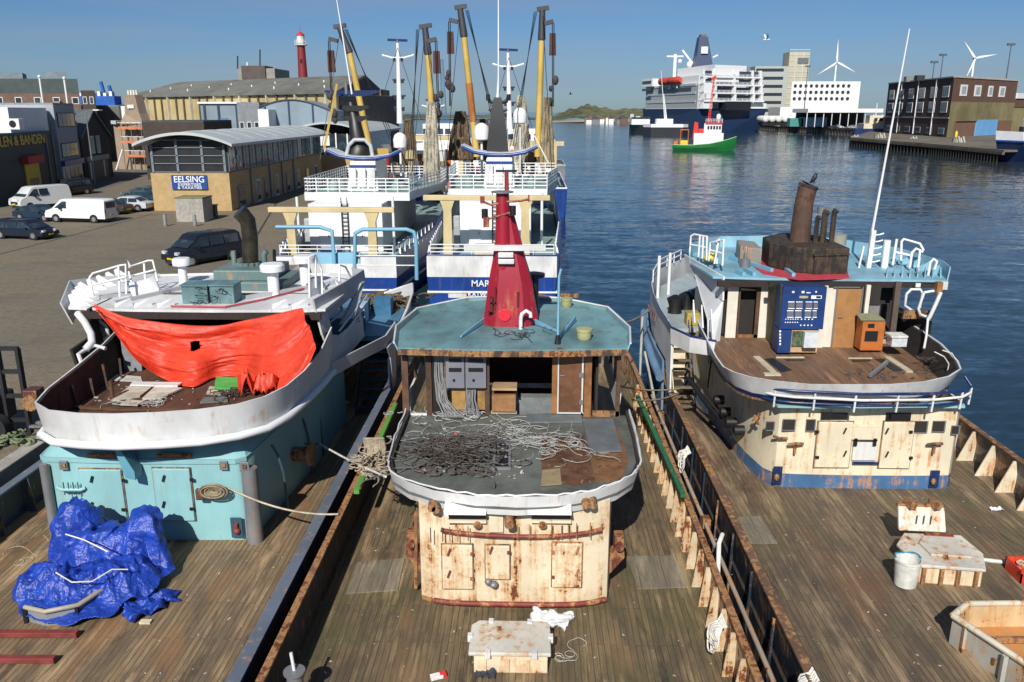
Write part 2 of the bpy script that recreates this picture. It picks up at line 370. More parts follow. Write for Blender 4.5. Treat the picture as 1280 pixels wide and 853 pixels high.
near = _rng(N, L, sp.outputs[0], 12., 60., 0, 1); sh = _m(N, L, 'MULTIPLY', near, _rng(N, L, sp.outputs[1], 330., 120., 0, 1))
L(_mix(N, L, sh, (.012, .034, .050), (.045, .050, .045)), b.inputs['Base Color'])   # silty water by the wharf
b.inputs['Roughness'].default_value = .1; b.inputs['IOR'].default_value = 1.33
MATS['water'] = m
sea = MB().add([(-30000+2*30000*(i % 2), -200 if i < 2 else 30000, 0) for i in range(4)], [(0, 1, 3, 2)]).build('water', m); struct(sea)
# ------------------------------------------------------------------ quay
m, N, L, b = _mat('quay_cobbles'); tc = N('TexCoord').outputs['Object']
br = N('TexBrick'); L(tc, br.inputs['Vector']); br.inputs['Color1'].default_value = (.25, .205, .14, 1); br.inputs['Color2'].default_value = (.21, .165, .11, 1); br.inputs['Mortar'].default_value = (.05, .045, .03, 1)
br.inputs['Scale'].default_value = 1; br.inputs['Brick Width'].default_value = .24; br.inputs['Row Height'].default_value = .12; br.inputs['Mortar Size'].default_value = .01
a1 = _noise(N, L, tc, .06, 7, .6); a2 = _noise(N, L, tc, .35, 7, .65, (1, 2.5, 1)); a3 = _noise(N, L, tc, 3., 6, .7)
c = _mix(N, L, _rng(N, L, a1, .42, .6, 0, .5), br.outputs['Color'], (.13, .12, .105))
c = _mix(N, L, _rng(N, L, a2, .5, .7, 0, .5), c, (.15, .135, .055))
c = _mix(N, L, _rng(N, L, a3, .4, .7, 0, .5), c, (.075, .064, .046))
c = _mix(N, L, _rng(N, L, _noise(N, L, tc, .16, 8, .7, (1, 2.2, 1)), .52, .6, 0, .4), c, (.10, .088, .066))
c = _mix(N, L, _rng(N, L, _noise(N, L, tc, 1.3, 4, .6), .74, .77, 0, .7), c, (.02, .02, .018))
L(c, b.inputs['Base Color']); b.inputs['Roughness'].default_value = .9; _bump(N, L, b, a3, .3, .02)
COB = m
QZ = 2.7
q = MB().prism([(-15.6, -20), (-15.6, 68), (-17.5, 72), (-17.5, 175), (-14, 330), (-60, 420), (-900, 600), (-900, -20)], -1, QZ).build('quay_ground', COB); struct(q)
# coping stone along the edge
cp = MB().box(-15.62, -15.12, -20, 68, 1.9, QZ+.12).build('quay_kerb', CONC, None, bev=.03); struct(cp)
qw = MB().box(-15.5, -15.2, -20, 68, -1, 1.9).build('quay_wall', plain('wet_quay_wall', (.045, .042, .032), .8)); struct(qw)
ASPH = plain('road_asphalt', (.11, .105, .095), .9, 0, .25, 2)
rd = MB().add([G(-60, 262, QZ+.005), G(100, 245, QZ+.005), G(187, 219, QZ+.005), G(190, 213, QZ+.005), G(100, 214, QZ+.005), G(-60, 244, QZ+.005)], [(0, 1, 2, 3, 4, 5)]).build('street_road', ASPH); struct(rd)
# painted seams in the paving
sm = MB()
for (a, c_) in (((60, 275), (215, 268)), ((0, 318), (190, 268)), ((0, 283), (60, 281)), ((345, 255), (300, 330))):
    p, q_ = G(*a, QZ+.004), G(*c_, QZ+.004); d = (q_-p).normalized(); n = V(-d.y, d.x, 0)*.09; sm.quad(p-n, p+n, q_+n, q_-n)
struct(sm.build('paving_seams', plain('dark_seam', (.035, .03, .025), .9)))
# ------------------------------------------------------------------ hills and far shore
def hill(name, x0, x1, Y, hmax, mat, seed, yd=150):
    def fn(u, v):
        x = x0+(x1-x0)*u; y = Y+yd*v; e = min(1, 5*u)*min(1, 5*(1-u)); hh = hmax*math.sin(math.pi*min(1, v*.9+.06))**.7*e*(.72+.45*mn.noise(V(u*5+seed, v*2, 1))+.25*mn.noise(V(u*19+seed, v*7, 3)))
        return (x, y, max(-.5, hh-.2))
    return struct(MB().grid(fn, 90, 14).build(name, mat, None, 80))
DUNE = plain('dune_grass', (.10, .105, .05), 1, 0, .6, .09, 0); SAND = plain('beach_sand', (.38, .31, .2), 1, 0, .3, .05, 0)
hill('hill', 5, 250, 1150, 22, DUNE, 2.0); hill('terrain', 0, 420, 1030, 6, SAND, 5.)
hill('hill', 150, 420, 1000, 12, DUNE, 9.); hill('hill', -500, 40, 1500, 10, DUNE, 4.)
hill('hill', 380, 2400, 1400, 9, DUNE, 14.)
# ------------------------------------------------------------------ shared trawler builders
def hull_path(xc, hw, ya, yk, yb, n=14):
    """plan outline: port side aft -> bow -> starboard side aft"""
    P = [(xc-hw, ya+(yk-ya)*i/6) for i in range(7)]
    for i in range(1, n+1): t = i/n; P.append((xc-hw*math.cos(t*math.pi/2), yk+(yb-yk)*math.sin(t*math.pi/2)))
    return P+[(2*xc-x, y) for x, y in P[-2::-1]]
def near_hull(root, xc, hw, ya, yk, yb, mh, mdeck, mcap, min_, capw=.16, zc=3.0, zd=2.0, rake=.25, rib=None, mrib=None, sides=(1, 1), band=None, deckx=.35, mleft=None):
    P = hull_path(xc, hw, ya, yk, yb)
    def ins(p, k): return (xc+(p[0]-xc)*(1-k/hw), p[1]-(k*.6 if p[1] > yk else 0))
    MB().sheet([(*ins(p, rake), -.8) for p in P], [(*p, zc) for p in P], -.04).build('hull', mh, root, 40)
    h = len(P)//2
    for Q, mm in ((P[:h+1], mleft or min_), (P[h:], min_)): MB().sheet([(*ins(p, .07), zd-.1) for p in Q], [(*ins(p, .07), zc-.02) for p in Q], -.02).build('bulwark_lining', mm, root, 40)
    MB().sheet([(*ins(p, -.02), zc) for p in P], [(*ins(p, -.02), zc+.05) for p in P], -capw).build('cap_rail', mcap, root, 40)
    MB().prism([ins(p, .08) for p in P], zd-.12, zd).build('deck', mdeck, root)
    if rib:
        for sgn, on in ((-1, sides[0]), (1, sides[1])):
            if not on: continue
            y = ya+.3
            while y < yk-1:
                x = xc+sgn*(hw-.09); xi = x-sgn*deckx
                MB().slab([(x, y, zc-.02), (x-sgn*capw*.8, y, zc-.02), (xi, y, zd), (x, y, zd)], (0, .035, 0)).build('stanchion', (mleft if mleft and sgn < 0 else mrib) or min_, root)
                y += rib
def wbox(mb, px0, py0, px1, py1, Y, t=.03, back=0.):
    """box standing on the vertical plane at depth Y, spanned by two sight lines"""
    a, b_ = D(px0, py0, Y), D(px1, py1, Y); zm = (py0+py1)/2
    a2, b2 = D(px0, zm, Y), D(px1, zm, Y)
    return mb.box(min(a2.x, b2.x), max(a2.x, b2.x), Y-t, Y+back, min(a.z, b_.z), max(a.z, b_.z))
def door_with(root, box4, Y, mat, name='door', hinge='r', mh=RUSTRED, n=2):
    d = wbox(MB(), *box4, Y, .07).build(name, mat, root, bev=.02)
    x0, y0, x1, y1 = box4; hx = x1-1 if hinge == 'r' else x0+1
    wbox(MB(), x0-1.1, y0-1.1, x1+1.1, y1+1.1, Y, .022).build('seal', RUSTD, d)
    gx = x0+(x1-x0)*(.18 if hinge == 'r' else .82)
    for k in range(n):
        yy = y0+(y1-y0)*(.22+.56*k/(max(1, n-1))); wbox(MB(), hx-2.2, yy-1.6, hx+2.2, yy+1.6, Y-.06, .05).build('hinge', mh, d)
        yy = y0+(y1-y0)*(.25+.5*k/(max(1, n-1))); p = D(gx, yy, Y-.12); MB().bar(p-V(.01, 0, .02), p+V(.05, .0, .15), .035).build('handle', mh, d)
    return d
# ------------------------------------------------------------------ centre trawler
C = thing('fishing_trawler', 'gutted rusty cream trawler with a tall dark red funnel on its turquoise wheelhouse roof', 'trawler', V(-.4, 20, 0))
CXC = -.35
DW_C = deckwood('mossy_deck_planks', (.25, .18, .095), (.145, .106, .06), (.065, .056, .04), .13, .55, (.075, .075, .028), stainc=(.20, .12, .06))
near_hull(C, CXC, 4.45, 5, 31, 45, paint('black_hull_paint', (.015, .017, .02), .35, .2, .5), DW_C, RUST, paint('rust_eaten_lining', (.55, .43, .27), .8, .35, .75, 1.6), .15, 3.0, 2.0, .2, .8, paint('rust_eaten_rib', (.62, .52, .36), .75, .3, .7, 1.6), deckx=.24, sides=(0, 1), mleft=paint('shaded_rusty_lining', (.022, .022, .022), .25, .4, .85, 1.6))  # left lining coloured near-black to paint in its shade, with some rust
# waterway moss strip and grimy scupper edge

def cfy(x): u = (x+.38)/2.12; return 16.42+.28*abs(u)**5
cw = [(-2.62, 29), (-2.55, 22), (-2.5, 18), (-2.5, 16.9)]+[(-2.46+4.2*i/14, cfy(-2.46+4.2*i/14)) for i in range(15)]+[(1.8, 16.95), (1.8, 18), (1.85, 22), (1.95, 29)]
dh = MB().sheet([(*p, 1.98) for p in cw], [(*p, 4.5) for p in cw], .05).build('deckhouse', CREAM, C, 50)
MB().sheet([(x, y-.012, 1.99) for x, y in cw], [(x, y-.012, 2.1) for x, y in cw], .05).build('kick_band', RUST, dh, 50)
pp = [D(531, 665, 16.45)]+[V(x, cfy(x)-.13, D(640, 665+5.5*math.sin(math.pi*(x+2.)/3.6), 16.3).z) for x in [-1.95+3.5*i/12 for i in range(13)]]
MB().tube(pp[1:], .05, 8).build('pipe_rail', RUSTRED, dh, 50)
pq = [V(x, cfy(x)-.12, 2.13+.0*x) for x in [-2.15+3.85*i/12 for i in range(13)]]
MB().tube(pq, .06, 8).build('foot_pipe', RUSTRED, dh, 50)
for px in (538, 553, 562, 572, 585, 647, 662, 690, 702, 711, 721, 738): a = D(px, 657-(px-640)*.03, 16.25); MB().bar(a, a-V(0, 0, .34), .022).build('hook', RUSTD, dh)
door_with(dh, (553, 680, 591, 735), 16.40, CREAM); door_with(dh, (607, 681, 637, 723), 16.38, CREAM, n=1); door_with(dh, (690, 678, 727, 733), 16.42, CREAM, hinge='l')
wbox(MB(), 611, 632, 629, 665, 16.36, .03).build('cover_plate', CREAM2, dh)
for bx in ((561, 637, 607, 650), (665, 637, 713, 650)):
    v = wbox(MB(), *bx, 16.4, .05).build('vent_slot', BLACK, dh); wbox(MB(), bx[0]-1, bx[3]-1, bx[2]+1, bx[3]+3, 16.36, .06).build('sill', CREAM2, v)
    s = MB(); a, b_ = D(bx[0]-5, 636, 16.25), D(bx[2]+1, 636, 16.25); s.slab([a+V(0, -.25, -.02), a+V(0, .15, .17), a+V(0, .15, .0)], (b_.x-a.x, 0, 0)); s.build('hood', WHITE, v)
for (px, py, r) in ((597, 655, .09), (678, 655, .09)): p = D(px, py, 16.35); MB().lathe((0, 0, 0), [(.03, 0), (r, .0), (r, .07), (.05, .09)], 14).xf(Matrix.Translation(p) @ Matrix.Rotation(math.pi/2, 4, 'X')).build('porthole', RUST, dh, 40)
p = D(636, 640, 16.4); MB().cyl(p, p+V(.02, -.4, -.12), .1, .1, 14).build('exhaust_stub', RUST, dh, 50)
for (px, py) in ((540, 634), (545, 636), (732, 630), (741, 630)):
    p = D(px, py, 16.25); MB().cyl(p+V(0, -.08, 0), p+V(0, .2, 0), .085, .1, 12).build('block', RUSTD, dh, 50)
p = D(617, 731, 16.3); mbx = MB(); mbx.ball(p, .1, 10, .8); mbx.ball(p+V(-.12, -.02, .08), .08, 8); mbx.build('bilge_fitting', STEEL, dh, 60)
for sgn, px, xw in ((-1, 512, -2.5), (1, 768, 1.8)):
    p = D(px, 690, 17.1); p.x = xw+sgn*.28; f = MB(); f.slab([(xw, 16.9, 3.05), (xw+sgn*.32, 16.95, 3.15), (xw+sgn*.34, 16.95, 2.95), (xw, 16.9, 2.55)], (0, .35, 0)); f.box(xw+sgn*.2-.1, xw+sgn*.2+.1, 16.9, 17.2, 3.1, 3.5); f.cyl((xw+sgn*.2, 16.75, 3.3), (xw+sgn*.2, 16.95, 3.3), .09, .09, 12)
    f.build('fairlead', paint('dark_red_rust', (.13, .03, .02), .7, .3, .7), dh, 40)
for px in (520, 757): MB().bar(D(px, 640, 16.8), D(px, 735, 16.9), .07).build('corner_post', RUST, dh)
# gallery deck
cs = [(-3.42, 21.4), (-3.4, 19.6), (-3.35, 17.9), (-3.18, 17.25), (-2.75, 16.75), (-2.1, 16.35), (-1.2, 16.1), (-.3, 16.02), (.6, 16.12), (1.35, 16.38), (1.95, 16.8), (2.38, 17.35), (2.58, 18.0), (2.66, 19.6), (2.68, 21.4)]
rd_ = random.Random(3); jag = [.0+.05*rd_.random() for _ in cs]
gd = MB().prism([(x*.985+(-.006), y+.05) for x, y in cs], 4.55, 4.70).build('gallery_deck', None or plain('grey_ply_floor', (.105, .112, .10), .7, 0, .45, 1.6), C)
MB().sheet([(x*.97-.01, y+.09, 4.40) for x, y in cs], [(*p, 4.84+j*.7) for p, j in zip(cs, jag)], .03).build('skirt', WHITE, gd, 50)
MB().sheet([(x*.985-.006, y+.05, 4.7) for x, y in cs], [(x*.985-.006, y+.06, 4.82+j*.7) for (x, y), j in zip(cs, jag)], .06).build('inner_lining', plain('charred_lining', (.03, .022, .016), .9, 0, .6, 5), gd, 50)
rag = MB(); pts = []
for i in range(61):
    t = i/60*(len(cs)-1); k = min(int(t), len(cs)-2); f_ = t-k; a = Vector((*cs[k], 4.88)).lerp(Vector((*cs[k+1], 4.88)), f_); pts.append(a+V(rd_.uniform(-.02, .02), .03, rd_.uniform(-.03, .035)))
rag.tube(pts, .022, 5); rag.build('torn_edge', WHITE, gd, 60)
RUSTF = plain('rotten_brown_floor', (.10, .045, .02), .85, 0, .7, 3)
MB().prism([tuple(G(*p, 4.7))[:2] for p in ((676, 548), (730, 545), (744, 600), (720, 608), (678, 600))], 4.70, 4.715).build('rotten_patch', RUSTF, gd)
MB().prism([tuple(G(*p, 4.7))[:2] for p in ((732, 545), (772, 535), (786, 575), (776, 600), (742, 603))], 4.70, 4.712).build('rotten_patch', plain('rusty_edge_floor', (.16, .075, .03), .85, 0, .6, 3), gd)
MB().prism([tuple(G(*p, 4.7))[:2] for p in ((728, 527), (766, 527), (777, 567), (737, 568))], 4.74, 4.78).build('ply_panel', plain('slate_panel', (.13, .145, .155), .6, 0, .25, 2), gd)
MB().prism([tuple(G(*p, 4.7))[:2] for p in ((678, 590), (700, 588), (702, 607), (676, 609))], 4.72, 4.75).build('ply_panel', plain('tan_ply', (.26, .2, .11), .8), gd)
MB().prism([tuple(G(*p, 4.7))[:2] for p in ((658, 520), (726, 518), (728, 529), (658, 530))], 4.71, 4.76).build('ply_panel', plain('slate_panel', ()), gd)
hf = MB(); q4 = [G(*p, 4.72) for p in ((619, 555), (637, 555), (637, 586), (617, 586))]
for i in range(4): hf.bar(q4[i], q4[(i+1) % 4], .06, .08)
hf.build('hatch_frame', STEEL, gd); MB().prism([tuple(p)[:2] for p in q4], 4.70, 4.712).build('hatch_opening', BLACK, gd)
# wheelhouse
TIMB = plain('orange_brown_timber', (.27, .12, .04), .6, 0, .45, 4); TIMBD = plain('dark_brown_timber', (.09, .045, .025), .7, 0, .5, 4)
wh = MB(); wh.sheet([(-3.35, 21.4, 4.7), (-3.35, 26.2, 4.7)], [(-3.4, 21.4, 5.25), (-3.4, 26.2, 5.3)], -.06); wh.sheet([(2.4, 21.5, 4.7), (2.4, 26, 4.7)], [(2.45, 21.5, 5.3), (2.45, 26, 5.3)], .06)
wh.box(-3.2, 2.3, 26.3, 26.4, 4.7, 5.6); wh.build('wheelhouse_wall', WHITE, C)
for x in (-3.4, 2.38):
    for y in (22.9, 24.4, 26.2): MB().box(x, x+.09, y, y+.1, 5.2, 6.7).build('window_post', TIMBD, C)
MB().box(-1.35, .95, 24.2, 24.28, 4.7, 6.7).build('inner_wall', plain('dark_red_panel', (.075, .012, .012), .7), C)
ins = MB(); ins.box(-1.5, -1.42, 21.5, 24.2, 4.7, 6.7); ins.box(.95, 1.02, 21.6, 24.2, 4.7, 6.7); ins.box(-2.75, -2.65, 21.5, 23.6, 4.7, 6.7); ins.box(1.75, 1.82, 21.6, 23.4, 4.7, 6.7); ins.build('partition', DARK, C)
YW = 21.4
for (b4, mt, nm) in (((503, 440, 511, 522), TIMBD, 'window_post'), ((533, 440, 540, 522), TIMBD, 'window_post'), ((541, 440, 555, 518), BLACK, 'jamb'), ((606, 438, 612, 518), TIMBD, 'jamb'), ((690, 438, 697, 516), TIMB, 'jamb'), ((730, 438, 739, 529), TIMB, 'jamb'), ((770, 438, 775, 520), TIMBD, 'window_post'), ((498, 437, 782, 442), RUSTD, 'lintel'), ((505, 440, 538, 445), TIMB, 'window_rail'), ((511, 516, 535, 520), WHITE, 'sill'), ((740, 513, 774, 528), RUSTD, 'sill')):
    wbox(MB(), *b4, YW, .08).build(nm, mt, C)
dr = wbox(MB(), 697, 437, 727, 516, YW-.03, .05).build('cabin_door', plain('walnut_door', (.15, .065, .03), .5, 0, .35, 5), C); fr = wbox(MB(), 697, 437, 698.5, 516, YW-.08, .02); wbox(fr, 727, 437, 729, 517, YW-.05, .04); wbox(fr, 696, 515, 729, 517, YW-.05, .04); fr.build('frame', WHITE, dr)
hh = MB(); wbox(hh, 724, 466, 729, 472, YW-.08, .03); wbox(hh, 724, 500, 729, 506, YW-.08, .03); hh.build('hinge', STEEL, dr); p = D(700, 470, YW-.1); MB().cyl(p, p+V(.12, 0, 0), .015).build('handle', STEEL, dr)
CAB = paint('grey_cabinet_paint', (.20, .21, .25), .05, .2, .45)
for (x0, x1) in ((558, 581), (582.5, 608)):
    cb_ = wbox(MB(), x0, 437, x1, 483, YW-.03, .18).build('fuse_cabinet', CAB, C, bev=.01)
    for (y0, y1) in ((448, 453), (460, 465)): wbox(MB(), x0+3, y0, x1-4, y1, YW-.21, .012).build('slot', BLACK, cb_)
    wbox(MB(), x0+8, 474, x0+11, 477, YW-.21, .02).build('knob', BLACK, cb_)
OCH = plain('ochre_ply', (.33, .19, .06), .8, 0, .4, 3)
wbox(MB(), 565, 484, 582, 512, YW, .03).build('ply_backing', OCH, C); wbox(MB(), 597, 484, 609, 512, YW, .03).build('ply_backing', OCH, C)
wc_ = MB()
for i in range(12): wc_.tube([D(583+i*1.1, 483, YW-.08), D(583+i*1.1+rd_.uniform(-2, 2), 500, YW-.1), D(580+i*1.8, 518, YW-.25)], .012, 5)
for i in range(14): wc_.tube([D(543+i*.7, 440, YW-.09), D(544+i*.8+rd_.uniform(-2, 2), 470, YW-.14), D(546+i*.9+rd_.uniform(-3, 3), 500, YW-.12), D(555+i*2, 522, YW-.5)], .011, 5)
wc_.build('hanging_cables', CABLE, C, 60)
bx = wbox(MB(), 616, 487, 645, 507, 21.9, .5).build('console', plain('light_oak', (.34, .17, .075), .5, 0, .3, 5), C); wbox(MB(), 615, 485, 646, 488, 21.38, .04, .5).build('top', plain('pale_oak', (.45, .3, .17), .5), bx)
MB().prism([tuple(G(*p, 4.7))[:2] for p in ((612, 518), (646, 518), (640, 504), (618, 504))], 4.71, 4.78).build('threshold', plain('worn_tread', (.42, .34, .24), .8), C)
wbox(MB(), 648, 492, 690, 516, 22.3, .35).build('bench', plain('grey_bench', (.18, .20, .20), .7), C); wbox(MB(), 647, 485, 691, 491, 23.9, .3).build('shelf', plain('red_shelf', (.22, .02, .02), .5), C)
# roof
rf_ = [(-3.62, 21.0), (-1.4, 20.85), (.8, 20.9), (2.62, 21.1), (2.8, 22.8), (2.4, 25.3), (1.0, 26.6), (-.5, 26.9), (-2.1, 26.6), (-3.55, 25.0), (-3.85, 22.8)]
rf_ = [(-.5+(x+.5)*.97, y) for x, y in rf_]
rf = MB().prism(rf_, 6.60, 6.72).build('roof', TURQP, C)
rim = rf_[3:]+rf_[:1]
MB().sheet([(x, y, 6.6) for x, y in rim], [(x*1.03, y+.06, 6.81) for x, y in rim], .04).build('rim', TURQP, rf, 30)
MB().tube([(x*1.03, y+.06, 6.83) for x, y in rim], .03, 6).build('rim_rail', WHITE, rf, 50)
MB().sheet([(x, y-.02, 6.52) for x, y in rf_[:4]], [(x, y-.03, 6.68) for x, y in rf_[:4]], .04).build('front_edge', RUSTD, rf)
fn = MB(); Yf = 24.0; prof = [(412, 604, 673), (385, 607, 670), (352, 611, 665), (325, 616, 657), (300, 619, 651), (278, 620, 645), (258, 620.5, 640)]
rings = []
for py, xa, xb in prof:
    a, b_ = D(xa, py, Yf), D(xb, py, Yf); z = a.z; wd = b_.x-a.x; cx_ = (a.x+b_.x)/2; dp = wd*.95; k = .27
    rings.append([V(cx_-wd/2, Yf-dp*k, z), V(cx_-wd*k, Yf-dp/2, z), V(cx_+wd*k, Yf-dp/2, z), V(cx_+wd/2, Yf-dp*k, z), V(cx_+wd/2, Yf+dp*.4, z), V(cx_+wd*k, Yf+dp*.6, z), V(cx_-wd*k, Yf+dp*.6, z), V(cx_-wd/2, Yf+dp*.4, z)])
for r_ in rings[0]: r_.z = 6.70
fu = fn.loft(rings, True, True).build('funnel', REDP, C, 25)
a = D(628.5, 345, Yf-.25); t = D(628, 241, Yf-.15)
MB().tube([a, D(628.5, 300, Yf-.3), t], .2, 14, True, [.26, .21, .18]).build('stack_pipe', REDP, fu, 50); MB().cyl(t, t+V(0, 0, .04), .32, .32, 14).build('stack_cap', STEEL, fu, 40)
a = D(634, 270, Yf+.3); b_ = D(633, 214, Yf+.3); MB().cyl(a, b_, .07, .06, 8).build('mast', REDP, fu, 50); MB().bar(b_-V(.3, 0, 0), b_+V(.3, 0, 0), .1, .06).build('mast_head', BLACK, fu)
ar = MB(); p0, p1 = D(603, 252, Yf-.3), D(661, 249, Yf-.3); ar.tube([p0, p0+V(.25, 0, -.1), (p0+p1)/2+V(0, 0, -.05), p1-V(.2, 0, .05), p1], .035, 6); ar.bar(p0+V(0, 0, -.05), p0+V(0, 0, .14), .12); ar.cyl(p1-V(0, 0, .08), p1+V(0, 0, .12), .02)
p2, p3 = D(607, 275, Yf-.4), D(642, 265, Yf-.4); ar.tube([p2, p3], .03, 6); ar.box(p2.x-.06, p2.x+.1, p2.y-.1, p2.y+.06, p2.z-.2, p2.z+.08); ar.build('lamp_arm', RUSTRED, fu, 50)
for q_ in (D(606, 266, Yf-.4), D(641, 262, Yf-.45)): MB().cyl(q_-V(0, 0, .16), q_+V(0, 0, .1), .09, .09, 10).build('lamp', BLACK, fu, 50)
p = D(580, 310, Yf-.5); p2 = D(682, 310, Yf-.5); MB().bar(p, p2, .1, .16).build('radar_bar', WHITE, fu); a = (p+p2)/2; MB().cyl(a-V(0, -.05, .25), a+V(0, .05, 0), .08).build('radar_post', BLACK, fu)
for dy_, xx in ((318, (623, 642)), (326, (623, 643))): wbox(MB(), xx[0], dy_-3, xx[1], dy_+3.2, Yf-.45, .18, .1).build('floodlight', WHITE, fu, bev=.02)
p = D(631, 393, 23.35); r_ = MB().lathe((0, 0, 0), [(.13, 0), (.17, 0), (.17, .14), (.13, .14)], 18).xf(Matrix.Translation(p) @ Matrix.Rotation(math.pi/2, 4, 'X')); r_.build('lamp_ring', plain('bright_red_enamel', (.75, .02, .04), .3), fu, 40)
pn = MB()
for b4 in ((612, 372, 616, 392), (618, 360, 620, 388), (610, 390, 621, 392), (646, 365, 649, 385), (613, 378, 622, 380)): wbox(pn, *b4, 23.35, .04, .1)
pn.build('bracket', plain('dark_maroon', (.09, .01, .015), .5), fu)
p = D(651, 413, 23); MB().tube([p, p+V(0, 0, .35), p+V(.03, 0, .48), p+V(.15, 0, .57), p+V(.27, 0, .5), p+V(.28, 0, .38)], .055, 10).build('gooseneck_vent', WHITE, rf, 60)
p = V(D(667, 400, 25.2).x, 25.2, 6.7); ht = D(667, 340, 25.2).z; MB().lathe(p, [(.15, 0), (.15, ht-6.9), (.34, ht-6.85), (.34, ht-6.75), (.1, ht-6.7)], 16).build('mushroom_vent', BLACK, rf, 40)
OLIVE = paint('olive_paint', (.40, .40, .20), .15, .3)
for (px, py, r) in ((730, 424, .2), (708, 384, .17)): p = G(px, py, 6.72); MB().lathe(p, [(r*.85, 0), (r, .05), (r, .22), (r*1.1, .23), (r*1.1, .3), (.03, .31)], 16).build('vent_pot', OLIVE, rf, 40)
p = G(697, 430, 6.72); q_ = D(699, 341, p.y); MB().tube([p, p.lerp(q_, .95), q_+V(.05, 0, .1)], .035, 8).build('antenna_pole', LBLUE, rf, 50); MB().cyl(p, p+V(0, 0, .25), .09, .05).build('pole_foot', BLACK, rf)
for pa, pb in (((575, 422), (607, 402)), ((697, 424), (718, 402)), ((697, 416), (660, 402))):
    a, b_ = G(*pa, 6.75), G(*pb, 6.75); MB().slab([a, b_, b_+V(0, 0, .16), a+V(0, 0, .05)], (.05, .02, 0)).build('roof_bracket', LBLUE, rf)
rb = MB(); clump(rb, G(640, 418, 6.74), .9, .35, .05, 6, .012, 5, 1.2); rb.build('loose_wire', BLACK, rf, 60)
for px in (572, 712): p = G(px, 372, 6.8); MB().box(p.x-.3, p.x+.3, p.y-.06, p.y+.04, 6.8, 6.93).build('rail_bracket', WHITE if px < 600 else RUSTD, rf)
# deck hatch and patches
ht_ = MB().box(-1.1, .36, 14.12, 15.0, 1.99, 2.42).build('hatch_coaming', CREAM, C, bev=.02)
lid = MB().prism([(-1.2, 14.05), (.42, 14.05), (.42, 15.0), (.3, 15.14), (-1.05, 15.14), (-1.2, 14.98)], 2.42, 2.5).build('hatch_lid', paint('blistered_white', (.66, .64, .56), .5, .3, .6), ht_, bev=.02)
for x, y in ((-1.2, 14.6), (.42, 14.6), (-.8, 15.1), (.0, 15.1), (-.82, 14.07), (.1, 14.07)): MB().box(x-.05, x+.05, y-.07, y+.05, 2.4, 2.54).build('dog_clip', WHITE, lid)
for x in (-.95, -.5, -.1, .25): MB().box(x-.1, x+.1, 14.08, 14.13, 2.06, 2.3).build('hatch_rib', CREAM, ht_)
PATCH = deckwood('bleached_ply', (.24, .2, .14), (.2, .17, .12), (.14, .12, .09), .6, .4)
MB().prism([tuple(G(*p, 2))[:2] for p in ((433, 743), (447, 704), (506, 699), (497, 739))], 2.004, 2.03).build('deck_patch', PATCH, C)
MB().prism([tuple(G(*p, 2))[:2] for p in ((783, 697), (843, 695), (860, 735), (797, 737))], 2.004, 2.03).build('deck_patch', PATCH, C)
# loose things on the middle trawler
k = MB(); cb0 = G(572, 565, 4.7); clump(k, cb0, 1.0, .7, .3, 60, .014, 1, 1.2); clump(k, cb0+V(-.2, -.3, 0), 1.3, .5, .1, 18, .024, 2, 1.6); k.build('x', plain('sooty_cable', (.12, .115, .11), .7))
cbl = COL.objects['x']; cbl.name = 'cable_tangle'; tag(recentre(cbl), 'tangle of grey cut cables heaped on the grey gallery floor of the middle trawler', 'cables')
k = MB(); clump(k, G(563, 572, 4.7), .75, .55, .3, 110, .022, 4, .7); tag(recentre(k.build('cable_tangle', plain('dark_cable', (.06, .045, .035), .7), None, 60)), 'darker brownish cables lying under the grey tangle on the middle trawler', 'cables')
k = MB(); clump(k, G(560, 520, 4.7), 1.0, .3, .12, 26, .018, 14, .8); clump(k, G(640, 545, 4.7), 1.6, .25, .06, 22, .012, 24, 2.2); clump(k, G(700, 560, 4.72), .5, .3, .1, 12, .012, 34, 1.2); tag(recentre(k.build('cable_tangle', plain('pale_cable', (.42, .42, .40), .6), None, 60)), 'pale loose wires trailing from the fuse cabinets across the floor of the middle trawler', 'cables')
def scraps(name, n, region, z, seed, mat, label, smin=.03, smax=.1):
    rr = random.Random(seed); mb = MB()
    for _ in range(n):
        px = rr.uniform(region[0], region[2]); py = rr.uniform(region[1], region[3]); p = G(px, py, z); s = rr.uniform(smin, smax)
        a = rr.random()*3.1; mb.obox(p+V(0, 0, s*.25), V(math.cos(a)*s, math.sin(a)*s, rr.uniform(-.3, .3)*s), V(-math.sin(a)*s*.5, math.cos(a)*s*.5, 0), V(0, 0, s*.22))
    o = mb.build(name, mat, None); o['kind'] = 'stuff'; return tag(recentre(o), label, 'debris')
scraps('debris', 160, (522, 545, 620, 595), 4.76, 7, plain('dark_scrap', (.09, .07, .06), .8, 0, .5, 9), 'dark broken lumps heaped among the cables of the middle trawler', .03, .09)
scraps('debris', 90, (520, 522, 660, 600), 4.72, 3, plain('pale_scrap', (.42, .38, .33), .8, 0, .5, 9), 'pale bits of broken board scattered over the gallery floor of the middle trawler', .015, .05)
scraps('debris', 60, (676, 545, 765, 605), 4.72, 5, plain('brown_scrap', (.17, .09, .05), .8, 0, .5, 9), 'brown rusty crumbs on the rotten right side of the middle gallery floor', .02, .06)
p = G(573, 546, 4.75); tag(recentre(MB().box(p.x-.12, p.x+.1, p.y-.05, p.y+.05, p.z, p.z+.1).build('scrap_block', plain('red_plastic', (.6, .03, .03), .5), None, bev=.02)), 'small red plastic scrap on top of the cable heap', 'scrap')
